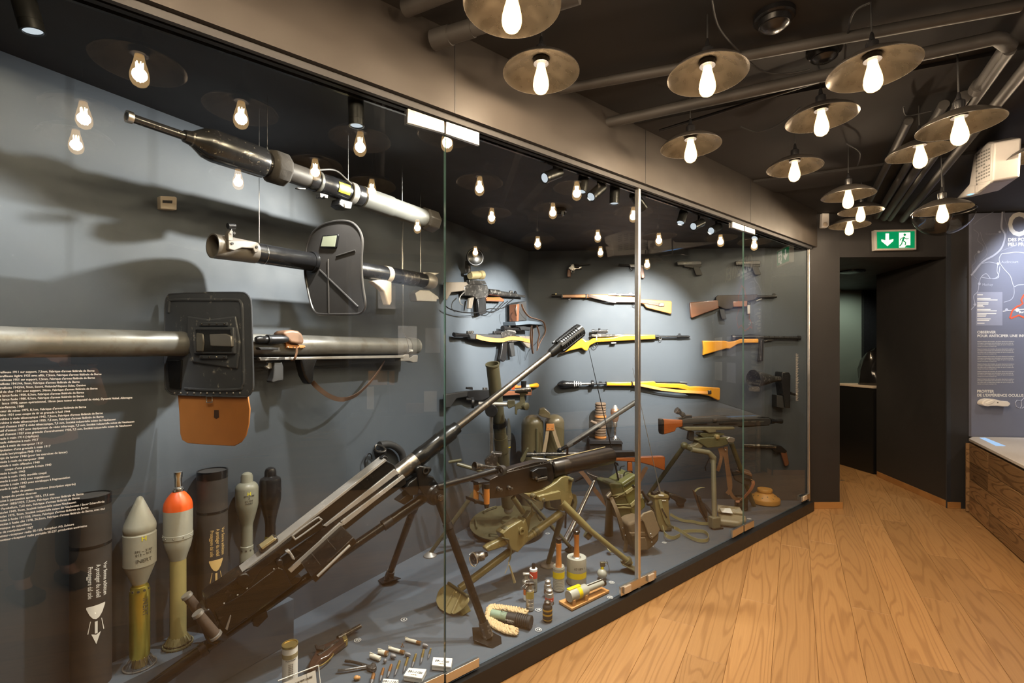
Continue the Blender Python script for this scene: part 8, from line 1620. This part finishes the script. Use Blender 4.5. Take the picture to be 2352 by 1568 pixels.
q = sc+SHW.n*.2-sw*.10+V((0, 0, 1.30)); solo('peaked_cap', m_blackmt, M().lathe(q, UP, [(0, .12), (.03, .125), (.06, .15), (.085, .14), (.095, .05), (.096, .002)], 28).prism([q+V((0, 0, .012))+SHW.n*.10+sw*.10, q+V((0, 0, .0))+SHW.n*.17+sw*.05, q+V((0, 0, .0))+SHW.n*.17-sw*.05, q+V((0, 0, .012))+SHW.n*.10-sw*.10], UP, .006), 'dark peaked cap mirrored under the thick tube', 'cap')
bpy.data.objects['peaked_cap'].location.z -= .0
c = sc+SHW.n*.25+sw*.2+V((0, 0, .80)); solo('film_camera', m_dleath, M().box(c+V((0, 0, .06)), .20, .09, .11, sw, SHW.n).rod(c+V((0, 0, .06))+SHW.n*.045, c+V((0, 0, .06))+SHW.n*.09, .035), 'old brown leather covered camera mirrored below the thick tube', 'camera', bev=.006)
st_ = part(t, 'cap_stand', m_gun, M().rod(sc+SHW.n*.2-sw*.10+V((0, 0, .80)), q-V((0, 0, .003)), .012))
area('showcase_light', sc+SHW.n*.33+V((0, 0, 2.58)), sc+SHW.n*.02+V((0, 0, 1.6)), 130, (.95, .97, 1), 2.2)

# ------------------------------------------------------------------ THE PHOTOGRAPHER, mirrored in the glass
m_skin = mat('skin', (.56, .33, .24), .5, var=.08, scale=12); m_tee = mat('grey t-shirt', (.035, .037, .042), .85, var=.1, scale=30); m_jean = mat('dark jeans', (.03, .035, .055), .85, var=.15, scale=30); m_eye = mat('eye', (.7, .68, .65), .2)
PB = V((.17, -.78, 0)); pf = V((-.24, .97, 0)).normalized(); ps = V((pf.y, -pf.x, 0))
def W(f, s_, z): return PB+pf*f+ps*s_+V((0, 0, z))
def skin(par, name, m, verts, edges, rad, sub_=2, root=0):
    b = base(par); me = bpy.data.meshes.new(name); me.from_pydata([tuple(W(*v)-b) for v in verts], edges, [])
    o = link(bpy.data.objects.new(name, me)); o.parent = par; me.materials.append(m)
    md = o.modifiers.new('skin', 'SKIN'); 
    for i, r in enumerate(rad):
        sv = me.skin_vertices[0].data[i]; sv.radius = (r, r) if not isinstance(r, tuple) else r; sv.use_root = (i == root)
    md.use_smooth_shade = True; ss = o.modifiers.new('sub', 'SUBSURF'); ss.levels = ss.render_levels = sub_; return o
t = thing('person', 'bald man in a dark t-shirt holding a camera, seen only mirrored over the thick tube', 'person', PB)
V_ = [(0, 0, .93), (.01, 0, 1.08), (.0, 0, 1.28), (-.01, 0, 1.42), (.0, 0, 1.50), (.02, 0, 1.58), (.03, 0, 1.66)]; E_ = [(0, 1), (1, 2), (2, 3), (3, 4), (4, 5), (5, 6)]; R_ = [(.15, .11), (.14, .10), (.155, .11), (.13, .095), .055, .078, .075]
for s_ in (-1, 1):
    k = len(V_); V_ += [(0, s_*.19, 1.41), (.10, s_*.25, 1.16), (.30, s_*.13, 1.34), (.36, s_*.09, 1.40)]; E_ += [(3, k), (k, k+1), (k+1, k+2), (k+2, k+3)]; R_ += [.060, .045, .030, .026]
    k = len(V_); V_ += [(0, s_*.10, .86), (.02, s_*.11, .48), (-.01, s_*.11, .09), (.10, s_*.12, .05)]; E_ += [(0, k), (k, k+1), (k+1, k+2), (k+2, k+3)]; R_ += [.085, .058, .040, .036]
body = skin(t, 'body', m_skin, V_, E_, R_)
for s_ in (-1, 1):
    bx = (.385, s_*.075, 1.425)
    skin(body, 'palm', m_skin, [bx, (.42, s_*.065, 1.445), (.445, s_*.058, 1.455)], [(0, 1), (1, 2)], [.024, (.036, .016), (.036, .014)])
    for q_, (dz, L_) in enumerate(((.03, .075), (.010, .085), (-.010, .08), (-.028, .062))): skin(body, 'finger', m_skin, [(.44, s_*.06, 1.455+dz), (.44+L_*.45, s_*.056, 1.458+dz), (.44+L_*.7, s_*.040, 1.46+dz)], [(0, 1), (1, 2)], [.010, .009, .007], 1)
    skin(body, 'thumb', m_skin, [(.41, s_*.055, 1.47), (.425, s_*.035, 1.485), (.43, s_*.018, 1.482)], [(0, 1), (1, 2)], [.011, .010, .008], 1)
    part(body, 'ear', m_skin, M().ball(W(.02, s_*.083, 1.625), .024, 10, (.7, .7, 1.3))); part(body, 'eye', m_eye, M().ball(W(.098, s_*.032, 1.635), .012, 8))
part(body, 'nose', m_skin, M().ball(W(.113, 0, 1.605), .015, 8, (.8, .8, 1.7))); part(body, 'mouth', m_dleath, M().ball(W(.098, 0, 1.562), .018, 8, (1.2, .5, .3)))
tv = [(0, 0, .92), (.01, 0, 1.08), (.0, 0, 1.28), (-.01, 0, 1.42), (-.005, 0, 1.465)]; te = [(0, 1), (1, 2), (2, 3), (3, 4)]; tr_ = [(.165, .125), (.155, .115), (.17, .125), (.145, .11), .07]
for s_ in (-1, 1): k = len(tv); tv += [(0, s_*.195, 1.41), (.07, s_*.235, 1.24)]; te += [(3, k), (k, k+1)]; tr_ += [.074, .064]
skin(body, 't_shirt', m_tee, tv, te, tr_)
jv = [(0, 0, .94)]; je = []; jr = [(.16, .12)]
for s_ in (-1, 1): k = len(jv); jv += [(0, s_*.10, .86), (.02, s_*.11, .48), (-.01, s_*.11, .10)]; je += [(0, k), (k, k+1), (k+1, k+2)]; jr += [.098, .074, .060]
skin(body, 'jeans', m_jean, jv, je, jr)
for s_ in (-1, 1): part(body, 'shoe', m_blackmt, M().box(W(.06, s_*.115, .04), .29, .10, .075, pf, ps), bev=.025, seg=3)
cm = thing('photo_camera', 'black photo camera held by the mirrored man', 'camera', V((.06, -.31, 1.5))); part(cm, 'camera_body', m_blackmt, M().box((.06, -.31, 1.48), .135, .055, .095), bev=.008, seg=3); part(cm, 'lens_barrel', m_black, M().rod((.055, -.285, 1.48), (.045, -.20, 1.48), .036, .038, n=24, cap=True))
